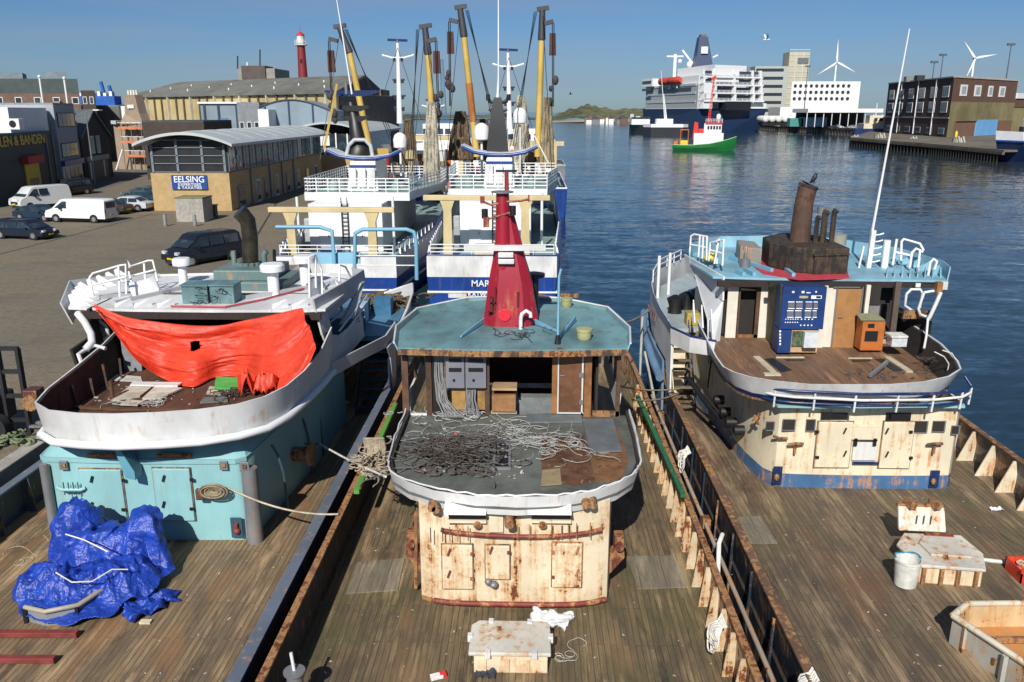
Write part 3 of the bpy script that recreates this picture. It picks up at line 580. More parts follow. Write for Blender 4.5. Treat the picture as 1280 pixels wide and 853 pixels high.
def crumple(c, sx_, sy_, amp, seed, n=26, rot=0, edge=.12):
    def fn(u, v):
        e = 1+edge*mn.noise(V(u*3+seed, v*3, 7)); x = (u-.5)*sx_*e; y = (v-.5)*sy_*e; r = math.hypot(u-.5, v-.5)
        z = amp*abs(mn.noise(V(u*3+seed, v*3, 1)))*1.6+amp*.5*abs(mn.noise(V(u*9+seed, v*9, 2)))
        return (c[0]+x*math.cos(rot)-y*math.sin(rot), c[1]+x*math.sin(rot)+y*math.cos(rot), c[2]+.012+z)
    return MB().grid(fn, n, n)
c_ = G(688, 776, 2.0); tag(recentre(crumple((c_.x, c_.y, 2.0), .85, .6, .12, 3, 26, -.35, .5).build('plastic_sheet', cloth('white_sheet', (.75, .77, .8), .4), None, 60, solid=.006)), 'crumpled white plastic sheet lying behind the white hatch lid', 'plastic sheet')
p = G(547, 848, 2.0); tt = thing('carton', 'small white and red carton dropped on the mossy deck left of the hatch', 'carton', p); MB().box(p.x-.14, p.x+.1, p.y-.05, p.y+.06, 2.0, 2.08, .4).build('box_body', plain('white_card', (.75, .72, .7), .7), tt); MB().box(p.x+.05, p.x+.17, p.y-.05, p.y+.07, 2.001, 2.086, .4, (p.x-.02, p.y, 0)).build('end_flap', plain('red_plastic', ()), tt)
p = G(607, 845, 2.0); tag(recentre(crumple(p, .4, .2, .1, 8, 12).build('rag', cloth('dark_rag', (.03, .035, .05), .8), None, 60, solid=.01)), 'dark rag in front of the white hatch', 'rag')
k = MB(); clump(k, G(715, 826, 2.0), .3, .12, .02, 2, .006, 8, 1.1); tag(recentre(k.build('string', ROPEW, None)), 'thin loop of white string on the mossy deck', 'string')
# ------------------------------------------------------------------ left trawler (turquoise deckhouse)
T = thing('fishing_trawler', 'gutted trawler with a turquoise deckhouse and white gallery moored against the quay', 'trawler', V(-9.7, 20, 0))
DW_L = deckwood('tan_deck_planks', (.34, .235, .13), (.20, .14, .08), (.095, .075, .052), .125, .5, None, stainc=(.27, .13, .05))
near_hull(T, -9.6, 4.5, 5, 33, 36.8, paint('deep_blue_hull', (.012, .03, .075), .15, .3, .35), DW_L, paint('slate_cap_paint', (.13, .16, .21), .3, .3, .5), paint('teal_lining', (.03, .05, .06), .3, .3, .6), .26, 3.0, 2.0, .25, 1.4, None, deckx=.3)
tx = lambda x: (x+9.9)/2.65
tw = [(-12.9, 28), (-12.75, 22), (-12.6, 19.9), (-12.52, 19.42), (-12.3, 19.28), (-11, 19.22), (-9.9, 19.2), (-8.6, 19.22), (-7.45, 19.26), (-7.22, 19.45), (-7.15, 20.0), (-6.95, 22), (-6.75, 24), (-6.65, 28)]
td = MB().sheet([(*p, 1.98) for p in tw], [(*p, 4.22) for p in tw], .06).build('deckhouse', TURQ, T, 50)
cap_in = [(-12.7, 28), (-12.55, 22), (-12.2, 20.1), (-12.1, 19.85), (-12, 19.75), (-11, 19.65), (-9.9, 19.62), (-8.6, 19.65), (-7.7, 19.7), (-7.5, 19.85), (-7.4, 20.2), (-7.2, 22), (-7, 24), (-6.9, 28)]
MB().sheet([(x, y-.03, 4.2) for x, y in tw], [(*p, 4.72) for p in cap_in], .06).build('sloping_top', TURQ, td, 30)
MB().sheet([(x, y-.035, 4.14) for x, y in tw], [(x, y-.04, 4.26) for x, y in tw], .04).build('drip_ledge', TURQ, td, 30)
door_with(td, (104, 586, 156, 651), 19.2, TURQ, mh=BLACK); door_with(td, (195, 585, 241, 650), 19.2, TURQ, mh=BLACK)
for b4 in ((115, 563, 149, 570), (200, 563, 237, 570)): MB().obox(D((b4[0]+b4[2])/2, 571, 19.25)+V(0, -.02, .03), V(.42, 0, 0), V(0, .02, .02), V(0, -.05, .07)).build('rusty_vent', RUST, td)
for (px, py, s) in ((80, 582, 5), (280, 582, 5), (55, 585, 5), (306, 584, 6)):
    f = wbox(MB(), px-s, py-s-1, px+s, py+s, 19.2, .05).build('fairlead_plate', STEEL, td, bev=.01); wbox(MB(), px-s*.5, py-s*.5, px+s*.4, py+s*.4, 19.14, .03).build('fairlead_hole', RUSTD, f)
p = D(88, 611, 19.1); MB().tube([p-V(.33, 0, -.03), p-V(.2, .06, .0), p+V(.3, -.06, 0), p+V(.38, 0, .02)], .05, 8).build('cleat_rail', TURQ, td, 60)
for px in (80, 86, 92, 98): q_ = D(px, 611, 19.02); MB().bar(q_-V(0, 0, .17), q_+V(0, 0, .17), .022).build('cleat_pin', plain('dark_teal', (.05, .1, .13), .5), td)
for sx_, px in ((0, 312), (1, 57)):
    a, b_ = D(px, 593, 19.2), D(px+(1 if sx_ else 1), 676, 19.2); a.z = 4.05; b_.z = 2.0; b_.x = a.x; MB().cyl(b_, a, .2 if not sx_ else .12, None, 16).build('corner_fender', paint('zinc_column', (.26, .27, .29), .25, .35, .5, metal=.3), td, 50)
n_ = wbox(MB(), 289, 647, 303, 672, 19.18, .02).build('scupper_niche', plain('niche_blue', (.03, .08, .13), .6), td); p = D(296, 664, 19.12); mb = MB(); mb.ball(p, .09, 10); mb.cyl(p+V(0, -.0, .05), p+V(0, -.02, .22), .05); mb.build('valve', RUSTRED, n_, 50)
br_ = MB(); a = D(153, 556, 19.15); br_.slab([a, a+V(.15, 0, 0), a+V(.42, -.0, -.55), a+V(.42, 0, -.78), a+V(.18, 0, -.72)], (0, -.4, 0)); br_.cyl(a+V(.0, -.2, .08), a+V(.0, -.2, .3), .05); br_.cyl(a+V(.2, -.2, .05), a+V(.2, -.2, .3), .05); br_.build('towing_bracket', paint('mid_blue_paint', (.12, .33, .42), .1, .2), td, 30)
# gallery
gs = [(-12.95, 25.5), (-12.75, 23.5), (-12.6, 21.6), (-12.45, 20), (-12.2, 19.0), (-11.6, 18.52), (-10.8, 18.36), (-9.9, 18.3), (-8.9, 18.42), (-8.0, 18.62), (-7.2, 19.02), (-6.65, 19.55), (-6.35, 20.4), (-6.2, 21.6), (-6.1, 23), (-6.08, 24.4)]
zt = [6.3, 6.05, 5.9, 5.85, 5.82, 5.8, 5.8, 5.8, 5.8, 5.8, 5.82, 5.84, 5.85, 5.86, 6.0, 6.4]
gcx = -9.5
def sh(p, k, dy=0): return (gcx+(p[0]-gcx)*k, p[1]+dy)
BROWNF = deckwood('brown_gallery_floor', (.14, .062, .032), (.105, .048, .028), (.06, .035, .025), .3, .5)
tg = MB().prism([sh(p, .96, .2) for p in gs], 4.85, 5.0).build('gallery_deck', BROWNF, T)
rd_ = random.Random(11)
MB().sheet([(*sh(p, .975, .12), 5.02) for p in gs], [(*p, z+rd_.uniform(-.015, .02)) for p, z in zip(gs, zt)], .04).build('skirt', WHITE, tg, 60)
MB().tube([(*sh(p, .99, .02), 4.97) for p in gs], .1, 10).build('skirt_lip', WHITE_C, tg, 60)
MB().sheet([(*sh(p, .955, .16), 5.0) for p in gs[4:]], [(*sh(p, .99, .05), z-.03) for p, z in zip(gs[4:], zt[4:])], .03).build('inner_lining', plain('maroon_lining', (.05, .025, .022), .8, 0, .4, 4), tg, 60)
MB().sheet([(*sh(p, .95, .16), 5.0) for p in gs[:5]], [(*sh(p, .985, .05), z-.02) for p, z in zip(gs[:5], zt[:5])], .05).build('charred_lining', plain('charred_lining', ()), tg, 60)
ff = MB(); pl = [D(92, 497, 22.0), D(62, 498, 21.0), G(80, 508, 5.05), G(150, 512, 5.05), G(262, 511, 5.05)]
for a, b_ in zip(pl[2:], pl[3:]): ff.bar(a, b_, .12, .06)
ff.build('floor_beam', TIMBD, tg)
for k in range(5):
    t = k/4; a = V(-12.3, 20.1+t*3.3, 5.0); MB().bar(a+V(.05, 0, 0), a+V(.02*k-.1, .15-.1*(k % 2), .7-.1*(k % 3)), .06).build('bent_bracket', paint('sooty_bracket', (.05, .035, .03), .25, .3, .8), tg)
# wheelhouse shell
CH = plain('charred_wall', (.022, .017, .014), .9, 0, .6, 4)
tb = thing('tmp', 'x', 'x', (0, 0, 0)); bpy.data.objects.remove(tb)
MB().sheet([(-13.0, 22.6, 5.0), (-13.1, 24, 5.0), (-13.15, 26.5, 5.0)], [(-13.3, 22.7, 6.1), (-13.4, 24, 6.15), (-13.5, 26.5, 6.2)], -.08).build('wheelhouse_side', CH, T)
MB().sheet([(-13.4, 24, 6.15), (-13.5, 26.5, 6.15)], [(-13.35, 24, 7.0), (-13.4, 26.5, 7.0)], -.08).build('wheelhouse_side', CH, T)
MB().tube([D(132, 436, 23.2), D(118, 432, 23.3), D(104, 439, 23), D(98, 443, 22.6), D(105, 462, 22.7)], .06, 8).build('torn_rim', WHITE, T, 60)
MB().tube([D(97, 392, 24), D(106, 403, 23.8), D(114, 418, 23.5), D(115, 428, 23.3), D(107, 437, 23.1)], .11, 8).build('window_post', WHITE, T, 60)
wfp = [D(x, y, 24.6) for x, y in ((112, 398), (121, 397), (133, 408), (136, 420), (128, 426), (120, 424), (113, 410))]
MB().tube(wfp+[wfp[0]], .06, 8).build('arched_window_frame', WHITE, T, 60); MB().add(wfp, [tuple(range(7))]).build('arched_window_pane', glass('hazy_glass', (.12, .14, .12), .3), T, solid=.01)
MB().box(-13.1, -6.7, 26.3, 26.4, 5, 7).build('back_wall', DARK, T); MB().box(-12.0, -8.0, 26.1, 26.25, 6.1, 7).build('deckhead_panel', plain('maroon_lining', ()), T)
for px, m_ in ((263, (.45, .36, .16)), (240, (.3, .2, .08)), (222, (.2, .12, .08))): a = D(px, 391, 24.6); MB().box(a.x-.12, a.x+.12, 24.55, 24.75, a.z-.05, a.z+.06).build('hanging_block', plain('block_%d' % px, m_), T)
MB().box(-12.55, -12.0, 24.2, 24.3, 5, 6.4).build('grey_panel', plain('grey_panel', (.2, .22, .24), .5), T)
# starboard side of the wheelhouse and the wing
MB().sheet([(-6.08, 24.3, 5.2), (-6.0, 26, 5.0), (-5.95, 28.5, 5.0)], [(-6.3, 24.1, 6.25), (-6.12, 25.6, 5.8), (-6.0, 28.5, 5.7)], .06).build('wheelhouse_side', GREYW, T, 30)
MB().sheet([(-6.3, 24.1, 6.2), (-6.22, 24.9, 6.2)], [(-6.45, 24.1, 7.0), (-6.35, 24.9, 7.0)], .06).build('wheelhouse_side', GREYW, T, 30)
MB().sheet([(-5.95, 27.9, 5.65), (-5.95, 28.3, 5.65)], [(-6.05, 27.1, 7.0), (-6.03, 27.7, 7.0)], .06).build('wheelhouse_side', GREYW, T, 30)
for z in (5.95, 6.25): MB().tube([(-6.15, 25.6, z-.3), (-5.8, 28.4, z+.25)], .035, 6).build('diagonal_rail', WHITE_C, T)
MB().tube([D(406, 386, 25.4), D(424, 372, 26.6), D(428, 390, 26.2), D(410, 405, 25.3), D(406, 386, 25.4)], .05, 6).build('window_frame', GREYW, T, 50)
MB().slab([(-6.3, 26.2, 6.0), (-6.0, 27.0, 6.1), (-5.9, 28.4, 7.0), (-5.95, 28.0, 7.0)], (.08, 0, 0)).build('wing_strut', GREYW, T)
# roof
zr = 7.0
rp = [(-14.05, 24.25), (-12, 24.0), (-9.5, 23.95), (-6.75, 24.05), (-6.2, 24.2), (-6.0, 28.3), (-7.4, 29.3), (-10.5, 29.5), (-13.2, 29.0), (-14.5, 27.6), (-14.85, 26.2)]
tr_ = MB().prism(rp, zr-.08, zr).build('roof', WHITE, T)
MB().box(-13.9, -6.3, 23.98, 24.1, zr-.3, zr-.09).build('roof_beam', plain('burnt_edge', (.03, .02, .018), .9), tr_)
MB().sheet([(-14.0, 24.3, zr-.55), (-14.85, 26.4, zr-.4), (-14.55, 27.7, zr-.1), (-13.3, 29.1, zr)], [(-14.25, 24.25, zr+.12), (-15.1, 26.4, zr+.38), (-14.75, 27.8, zr+.25), (-13.4, 29.15, zr+.1)], .04).build('fascia', GREYW, tr_, 20)
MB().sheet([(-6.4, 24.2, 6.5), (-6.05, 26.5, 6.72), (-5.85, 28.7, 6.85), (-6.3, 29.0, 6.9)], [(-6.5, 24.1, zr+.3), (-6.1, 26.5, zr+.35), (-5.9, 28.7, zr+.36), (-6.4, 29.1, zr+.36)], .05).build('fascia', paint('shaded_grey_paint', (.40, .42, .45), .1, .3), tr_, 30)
MB().sheet([(-13.3, 29.05, zr), (-10.5, 29.55, zr), (-7.4, 29.4, zr), (-6.1, 28.5, zr)], [(-13.4, 29.1, zr+.08), (-10.5, 29.6, zr+.08), (-7.3, 29.45, zr+.08), (-6.1, 28.6, zr+.15)], .04).build('rim', GREYW, tr_, 20)
for i in range(8):
    t = i/7; x = -14.1-.75*min(1, t*2.2)+.1*t; y = 24.5+t*4.2; MB().slab([(x-.05, y, zr+.3), (x+.0, y, zr), (x+.62, y, zr), (x+.05, y, zr+.36)], (0, .035, 0)).build('bracket', WHITE_C, tr_)
for x in (-12.6, -12.0, -11.3, -7.8, -7.2): MB().slab([(x, 24.2, zr), (x+.35, 24.6, zr), (x+.32, 24.55, zr+.22), (x, 24.25, zr+.12)], (.04, -.03, 0)).build('bracket', WHITE_C, tr_)
for x0, y0, x1, y1 in ((-12.8, 24.6, -10.9, 28.4), (-9.0, 25.4, -6.6, 28.0), (-13.6, 25.3, -12.4, 26.6)): MB().bar((x0, y0, zr+.06), (x1, y1, zr+.06), .14, .12).build('roof_stiffener', GREYW, tr_)
MB().tube([(-10.9, 24.25, zr+.04), (-9.2, 24.15, zr+.05), (-8.4, 25.2, zr+.05), (-7.5, 27, zr+.05), (-7.9, 28.6, zr+.05)], .03, 6).build('red_cut_line', plain('pink_red_primer', (.45, .05, .07)), tr_)
for x0, x1, yy in ((-10.75, -9.95, 24.75), (-9.9, -9.15, 24.8)):
    lk = MB().box(x0, x1, yy, yy+.7, zr, zr+.55).build('deck_locker', TURQP, tr_, bev=.02); MB().box(x0-.03, x1+.03, yy-.04, yy+.74, zr+.55, zr+.6).build('lid', TURQP, lk)
kk = MB(); clump(kk, V(-9.8, 24.65, zr+.05), .6, .05, .5, 6, .014, 9, .8); kk.build('loose_wire', BLACK, tr_)
GREEN = paint('sea_green_paint', (.12, .20, .20), .25, .35, .5)
fb = MB().box(-10.6, -8.2, 26.7, 29.0, zr, zr+.28).build('funnel_plinth', GREEN, tr_, bev=.03); MB().box(-10.6, -8.6, 27.0, 28.95, zr+.28, zr+.62).build('funnel_box', GREEN, fb, bev=.03)
MB().tube([(-9.75, 28.3, zr+.6), (-9.7, 28.3, 8.6), (-9.73, 28.3, 9.1), (-9.87, 28.25, 9.32), (-9.97, 28.2, 9.44)], .27, 20, True, [.27, .27, .27, .27, .27]).build('exhaust_pipe', plain('tarnished_steel', (.10, .085, .06), .35, .8, .5, 3), fb, 40)
MB().tube([(-10.25, 28.1, zr+.62), (-10.25, 28.1, zr+1.1)], .09, 10).build('vent_pipe', GREEN, fb, 50); MB().tube([(-9.2, 28.1, zr+.62), (-9.2, 28.1, zr+1.0), (-9.1, 28.1, zr+1.1)], .1, 10).build('vent_pipe', GREEN, fb, 50); MB().tube([(-8.85, 28.1, zr+.62), (-8.85, 28.1, zr+.9), (-8.8, 28.0, zr+1.15)], .06, 8).build('vent_pipe', BLACK, fb, 50)
for i in range(5): a = -.9+i*.45; MB().lathe((-9.75+.42*math.sin(a), 28.25-.42*math.cos(a), zr+.62), [(.1, 0), (.1, .08), (.04, .1)], 10).build('flange_nut', GREEN, fb, 40)
for (x, y, r, h_) in ((-12.0, 27.9, .16, .62), (-8.35, 26.2, .2, .75), (-7.75, 27.8, .19, .75)):
    z0 = zr if y > 0 else 0; MB().lathe((x, y, z0), [(r, 0), (r*.9, .1), (r*.9, h_), (r*1.9, h_+.02), (r*1.95, h_+.2), (r*1.7, h_+.26), (.02, h_+.27)], 18).build('mushroom_vent', WHITE_C, tr_, 40)
def ladder_frame(pts, r=.035): return frame_tube('guard_frame', pts, r, WHITE_C, tr_)
a = [D(117, 372, 25), D(112, 347, 25), D(116, 342, 25.1), D(150, 332, 25.6), D(157, 331, 25.6), D(158, 368, 25.2)]; ladder_frame([a, [D(114, 357, 25), D(158, 346, 25.4)], [D(148, 333, 25.5), D(150, 371, 25.2)]])
a = [D(162, 335, 26.4), D(160, 326, 26.4), D(163, 333, 26.4), D(185, 326, 26.8), D(191, 326, 26.8), D(197, 352, 26.4)]; ladder_frame([a, [D(161, 340, 26.4), D(168, 368, 25.8)], [D(180, 330, 26.6), D(183, 365, 26)], [D(166, 345, 26.2), D(192, 338, 26.5)]])
MB().slab([D(155, 350, 25.8), D(163, 354, 25.8), D(172, 352, 25.9), D(186, 348, 26.2), D(192, 345, 26.4), D(199, 362, 26.2), D(192, 369, 26), D(166, 370, 25.7)], (0, .1, 0)).build('bent_plate', WHITE_C, tr_)
a = [D(387, 372, 25), D(386, 322, 25), D(394, 318, 25.4), D(402, 338, 25.6), D(403, 368, 25.2)]; ladder_frame([a, [D(394, 318, 25.4), D(395, 360, 25.2)], [D(424, 352, 26.4), D(424, 331, 26.6), D(432, 334, 27), D(440, 350, 27.4)], [D(405, 362, 25.6), D(418, 350, 26.4), D(422, 356, 26.4)]])
MB().slab([D(388, 372, 25), D(388, 350, 25), D(400, 347, 25.5), D(410, 362, 26)], (0, .05, 0)).build('bent_plate', WHITE_C, tr_)
# forecastle seen between the wing and the shoulder of the hull
fcd = MB().prism([(-13.6, 30), (-5.3, 30), (-5.4, 35.4), (-7, 36.2), (-12.2, 36.2), (-13.6, 35.4)], 4.4, 4.6).build('forecastle_deck', paint('sea_blue_deck', (.07, .21, .33), .1, .3, .5), T)
fb_ = [(-5.12, 26.8), (-5.1, 28.4), (-5.1, 30), (-5.15, 32.5), (-5.2, 34.4), (-5.35, 35.6), (-7, 36.4), (-9.6, 36.6), (-12.2, 36.4), (-13.7, 35.6), (-13.9, 34), (-14.1, 32), (-14.1, 28)]
fz = [5.15, 4.95, 4.95, 5.05, 5.3, 5.45, 4.75, 4.7, 4.75, 5.3, 5.25, 5.1, 5.0]
MB().sheet([(*p, 2.9) for p in fb_[1:]], [(*p, 4.2+.0*z) for p, z in zip(fb_[1:], fz[1:])], .05).build('shoulder', paint('deep_blue_hull', ()), T, 40)
fs_ = MB().sheet([(x, y, 4.05) for x, y in fb_[2:]], [(-9.6+(x+9.6)*1.03, y, z) for (x, y), z in zip(fb_[2:], fz[2:])], .05).build('forecastle_bulwark', GREYW, T, 40)
MB().tube([(-9.6+(x+9.6)*1.03, y, z) for (x, y), z in zip(fb_[2:], fz[2:])], .06, 8).build('bulwark_cap', WHITE, fs_, 60)
MB().sheet([(-6.1, 24.2, 4.85), (-5.6, 26.2, 4.8), (-5.15, 28.2, 4.65), (-5.05, 30.2, 4.4)], [(-6.1, 24.2, 5.3), (-5.6, 26.2, 5.2), (-5.12, 28.2, 5.1), (-5.1, 30.2, 5.1)], .06).build('arch_band', GREYW, T, 40)
MB().slab([(-5.1, 28.0, 4.7), (-5.05, 29.3, 4.7), (-5.1, 29.6, 2.9), (-5.1, 28.8, 2.9), (-5.1, 28.5, 4.2)], (.05, 0, 0)).build('arch_leg', GREYW, T)
st = MB()
for i in range(9): st.box(-6.35, -5.3, 28.6+i*.26, 28.86+i*.26, 2.2+i*.28, 2.26+i*.28)
st.box(-6.42, -6.36, 28.4, 31, 2.0, 2.0+.1).sheet([(-6.4, 28.5, 2), (-6.4, 31, 4.6)], [(-6.4, 28.5, 2.4), (-6.4, 31, 5.0)], .05).sheet([(-5.26, 28.5, 2), (-5.26, 31, 4.6)], [(-5.26, 28.5, 2.4), (-5.26, 31, 5.0)], .05); st.build('stairs', plain('steel_blue_steps', (.03, .075, .12), .5), T)
MB().box(-9.5, -6.7, 30.1, 33.5, 4.6, 5.25).build('winch_house', paint('sea_blue_deck', ()), T)
MB().box(-7.2, -6.6, 31.8, 32.6, 4.6, 5.35).build('deck_box', plain('pale_box', (.35, .5, .58)), T); MB().box(-6.5, -5.8, 33.2, 33.9, 4.6, 5.3).build('deck_box', plain('steel_blue', (.04, .14, .25), .4), T)
mb = MB(); clump(mb, V(-6.7, 35.0, 4.6), 1.3, .5, .45, 90, .04, 31, 1.4); o = mb.build('fishing_net', plain('brown_net', (.14, .10, .06), .95, 0, .5, 9), None, 60); tag(recentre(o), 'brown heap of net lying on the blue foredeck behind the turquoise trawler wheelhouse', 'fishing net')
gr_ = [V(-13.7, 45.5, 6.5)]+[]
pts = [D(345, 284, 36.2), D(400, 284, 36.2), D(415, 289, 36.1), D(418, 330, 36.0)]; frame_tube('bow_guard', [pts], .09, LBLUE, fs_)
pts = [D(443, 345, 36.1), D(444, 292, 36.1), D(453, 287, 36.1), D(508, 287, 36.1), D(517, 290, 36.1), D(520, 300, 36.1), D(521, 350, 36.0)]; frame_tube('bow_guard', [pts], .09, LBLUE, fs_)
frame_tube('bow_wire', [[D(445, 320, 36.1), D(520, 320, 36.1)], [D(445, 332, 36.1), D(520, 332, 36.1)]], .03, WHITE, fs_)
for px in (388, 420): MB().slab([D(px, 330, 36.2), D(px+30, 330, 36.2), D(px+30, 316, 36.3), D(px, 316, 36.3)], (0, .1, 0)).build('bow_plate', LBLUE, fs_)
p = V(-6.95, 22.3, 3.1); MB().cyl(p, p+V(.55, 0, 0), .2, .24, 16).build('warping_drum', RUSTD, T, 40); MB().cyl(p+V(.5, 0, 0), p+V(.6, 0, 0), .34, .34, 16).build('drum_flange', RUST, T, 40)
for y in (20.6, 23.2, 24.6): MB().tube([(-6.95, y, 4.1), (-6.8, y, 3.8), (-6.75, y+.2, 3.2), (-6.7, y+.2, 2.0)], .035, 6).build('side_pipe', plain('dark_teal', ()), T, 50)
# --- loose things of the left trawler
TT = [(118, 380, 24.1), (135, 388, 24.0), (160, 397, 23.95), (200, 403, 23.9), (240, 407, 23.9), (275, 407, 23.9), (305, 401, 23.85), (335, 395, 23.8), (360, 389, 23.7), (378, 385, 23.6)]
TB = [(119, 385, 24.0), (143, 415, 23.6), (170, 450, 23.1), (205, 474, None), (240, 484, None), (270, 472, None), (302, 473, None), (340, 492, None), (374, 476, 21.9), (395, 435, 22.3)]
A_ = [D(*p) for p in TT]; B_ = [D(*p) if p[2] else G(p[0], p[1], 5.06) for p in TB]
def cr_(P, t):
    t *= len(P)-1; i = min(int(t), len(P)-2); f = t-i; p = lambda k: P[max(0, min(len(P)-1, k))]
    a, b_, c_, d_ = p(i-1), p(i), p(i+1), p(i+2)
    return .5*((2*b_)+(c_-a)*f+(2*a-5*b_+4*c_-d_)*f*f+(3*b_-a-3*c_+d_)*f**3)
def tarp(u, v):
    a, b_ = cr_(A_, u), cr_(B_, u); e = min(1, 6*v)*min(1, 8*(1-v))
    p = a.lerp(b_, v); bell = math.sin(math.pi*v)
    # slack folds run from the upper corners down to the middle
    fd = (.07*math.sin(13*(v+.35*u)-6*u*v)+.17*mn.noise(V(u*2.2, v*3.6+2.4*u, .5))+.07*mn.noise(V(u*6-3*v, v*11+5*u, 2))+.035*mn.noise(V(u*22, v*26, 4)))*e
    return p+V(0, -fd*1.1-.25*bell*(1-u)*0+.30*bell*bell*.5, -abs(fd)*.3-.10*bell)
tp = MB().grid(tarp, 110, 60); hole = tarp(.44, .30)
tp.f = [f for f in tp.f if ((Vector(tp.v[f[0]])-hole)*1).length > (.17+.05*mn.noise(Vector(tp.v[f[0]])*9))]
tp = tp.build('tarpaulin', cloth('orange_red_tarp', (.66, .048, .018), .55, .5, .28), None, 70, solid=.012); tag(recentre(tp), 'bright orange-red tarpaulin hung across the open wheelhouse of the turquoise trawler', 'tarpaulin')
c_ = G(325, 490, 5.02); k = crumple((c_.x, c_.y, 5.02), 1.0, .85, .55, 21, 34, .3, .6).build('tarpaulin', cloth('orange_red_tarp', ()), None, 70, solid=.012); tag(recentre(k), 'bunched end of orange-red tarpaulin piled on the floor beside the green board', 'tarpaulin')
def board(poly, z, t, mat, label, name='board', cat='board'): return tag(recentre(MB().prism([tuple(G(*p, z))[:2] for p in poly], z, z+t).build(name, mat, None)), label, cat)
PALE = plain('pale_insulation', (.48, .43, .34), .85, 0, .3, 3)
board([(268, 487), (303, 487), (302, 474), (270, 473)], 5.08, .05, plain('green_board_face', (.05, .42, .09), .5, 0, .2, 4), 'bright green board lying on the brown gallery floor')
board([(258, 494), (288, 496), (287, 487), (262, 485)], 5.01, .05, PALE, 'beige board lying just under the green board')
board([(140, 502), (175, 497), (192, 484), (165, 482)], 5.01, .05, PALE, 'broken pale panel on the left of the brown gallery floor')
board([(178, 500), (200, 500), (228, 487), (195, 484)], 5.03, .05, plain('pale_insulation2', (.55, .50, .41), .85, 0, .3, 3), 'longer pale panel in the middle of the brown gallery floor')
board([(163, 483), (222, 484), (228, 480), (166, 479)], 5.08, .05, WHITE, 'white strip lying behind the pale panels on the brown floor')
board([(150, 507), (172, 508), (180, 503), (160, 501)], 5.06, .04, PALE, 'small pale broken piece nearest the white gallery edge')
board([(250, 505), (285, 503), (284, 497), (255, 499)], 5.02, .05, plain('grey_off_cut', (.14, .14, .14), .8), 'dark grey strip lying at the front of the brown gallery floor')
board([(133, 476), (178, 478), (176, 472), (142, 469)], 5.01, .03, plain('chalky_board', (.52, .5, .46), .9), 'chalky board lying by the charred wheelhouse side')
p = G(141, 500, 5.0); tag(recentre(MB().cyl(p, p+V(0, 0, .55), .06, .06, 10).build('pipe_stub', TIMBD, None, 50)), 'short brown pipe standing on the brown gallery floor beside the panels', 'pipe')
k = MB(); clump(k, G(285, 496, 5.02), .4, .25, .2, 14, .018, 42, .8); tag(recentre(k.build('cable_tangle', plain('dark_cable', ()), None, 60)), 'knot of dark cables between green board and bunched orange tarpaulin', 'cables')
k = MB(); clump(k, G(175, 505, 5.04), .7, .25, .1, 9, .014, 43, .9); tag(recentre(k.build('cable_tangle', plain('pale_cable', ()), None, 60)), 'few pale wires curling over the broken panels on the brown floor', 'cables')
scraps('debris', 60, (115, 470, 300, 508), 5.01, 12, plain('pale_scrap', ()), 'pale crumbs scattered over the brown gallery floor of the turquoise trawler', .015, .06)
# blue tarpaulin heap
def bt_h(x, y):
    def g(cx_, cy_, sx_, sy_, h_, pw=2): return h_*math.exp(-(abs((x-cx_)/sx_)**pw+abs((y-cy_)/sy_)**pw))
    h_ = max(g(-11.0, 18.1, .62, .5, 1.45, 5), g(-10.1, 17.8, 1.1, .62, 1.0, 4), g(-9.3, 18.0, .62, .55, 1.3, 4), g(-10.9, 16.6, .85, .55, .62, 3), g(-9.7, 16.9, .9, .7, .55, 3))
    h_ += .12*g(-8.8, 17.2, .9, .8, 1, 2)+.14*g(-10.4, 15.9, 1.4, .7, 1, 3)
    f = (.5-abs(mn.noise(V(x*1.7+y*.9, y*1.2, 2))))*.34+(.4-abs(mn.noise(V(x*4.6+y, y*2.6, 5))))*.15+(.3-abs(mn.noise(V(x*10, y*7, 1))))*.05-.06
    return h_+f*(h_ > .04)*min(1, h_*3)
def in_tarp(x, y):
    a = math.atan2(y-17, x+10.1); r = math.hypot((x+10.1)/1.55, (y-17.05)/1.75)
    return r < 1+.22*mn.noise(V(math.cos(a)*2.3, math.sin(a)*2.3, 3))+.10*mn.noise(V(a*4, 1, 1))
nx, ny = 190, 190; bt = MB(); idx = {}
def bv(i, j):
    if (i, j) not in idx:
        x = -12.1+4.2*i/nx; y = 14.9+4.3*j/ny; idx[i, j] = len(bt.v); z = 2.03+bt_h(x, y); w_ = .13*min(1, z-2.03)
        bt.v.append((x+w_*mn.noise(V(x*4, y*4, z*3)), y+w_*mn.noise(V(x*4, y*4, z*3+9)), z))
    return idx[i, j]
for i in range(nx):
    for j in range(ny):
        if in_tarp(-12.1+4.2*(i+.5)/nx, 14.9+4.3*(j+.5)/ny): bt.f.append((bv(i, j), bv(i+1, j), bv(i+1, j+1), bv(i, j+1)))
BT = cloth('blue_tarp', (.012, .05, .36), .42, .9, .6)
bt = bt.build('blue_tarpaulin', BT, None, 75, solid=.012); tag(recentre(bt), 'crumpled blue tarpaulin heaped over gear in front of the turquoise deckhouse', 'tarpaulin')
k = crumple(G(188, 758, 2.0), 1.1, .75, .22, 31, 30, .9, .6).build('blue_tarpaulin', BT, None, 75, solid=.01); tag(recentre(k), 'trailing corner flap of blue tarpaulin on the planks right of the heap', 'tarpaulin')
k = MB(); k.tube([D(82, 668, 17.2), D(105, 675, 16.9), D(135, 690, 16.8)], .016, 6); k.tube([D(70, 716, 16.3), D(90, 728, 16.0), D(115, 727, 16.0), D(140, 712, 16.3), D(160, 712, 16.4)], .016, 6); tag(recentre(k.build('lashing', ROPEW, None, 60)), 'thin white lashing line tied over the blue tarpaulin heap', 'rope')
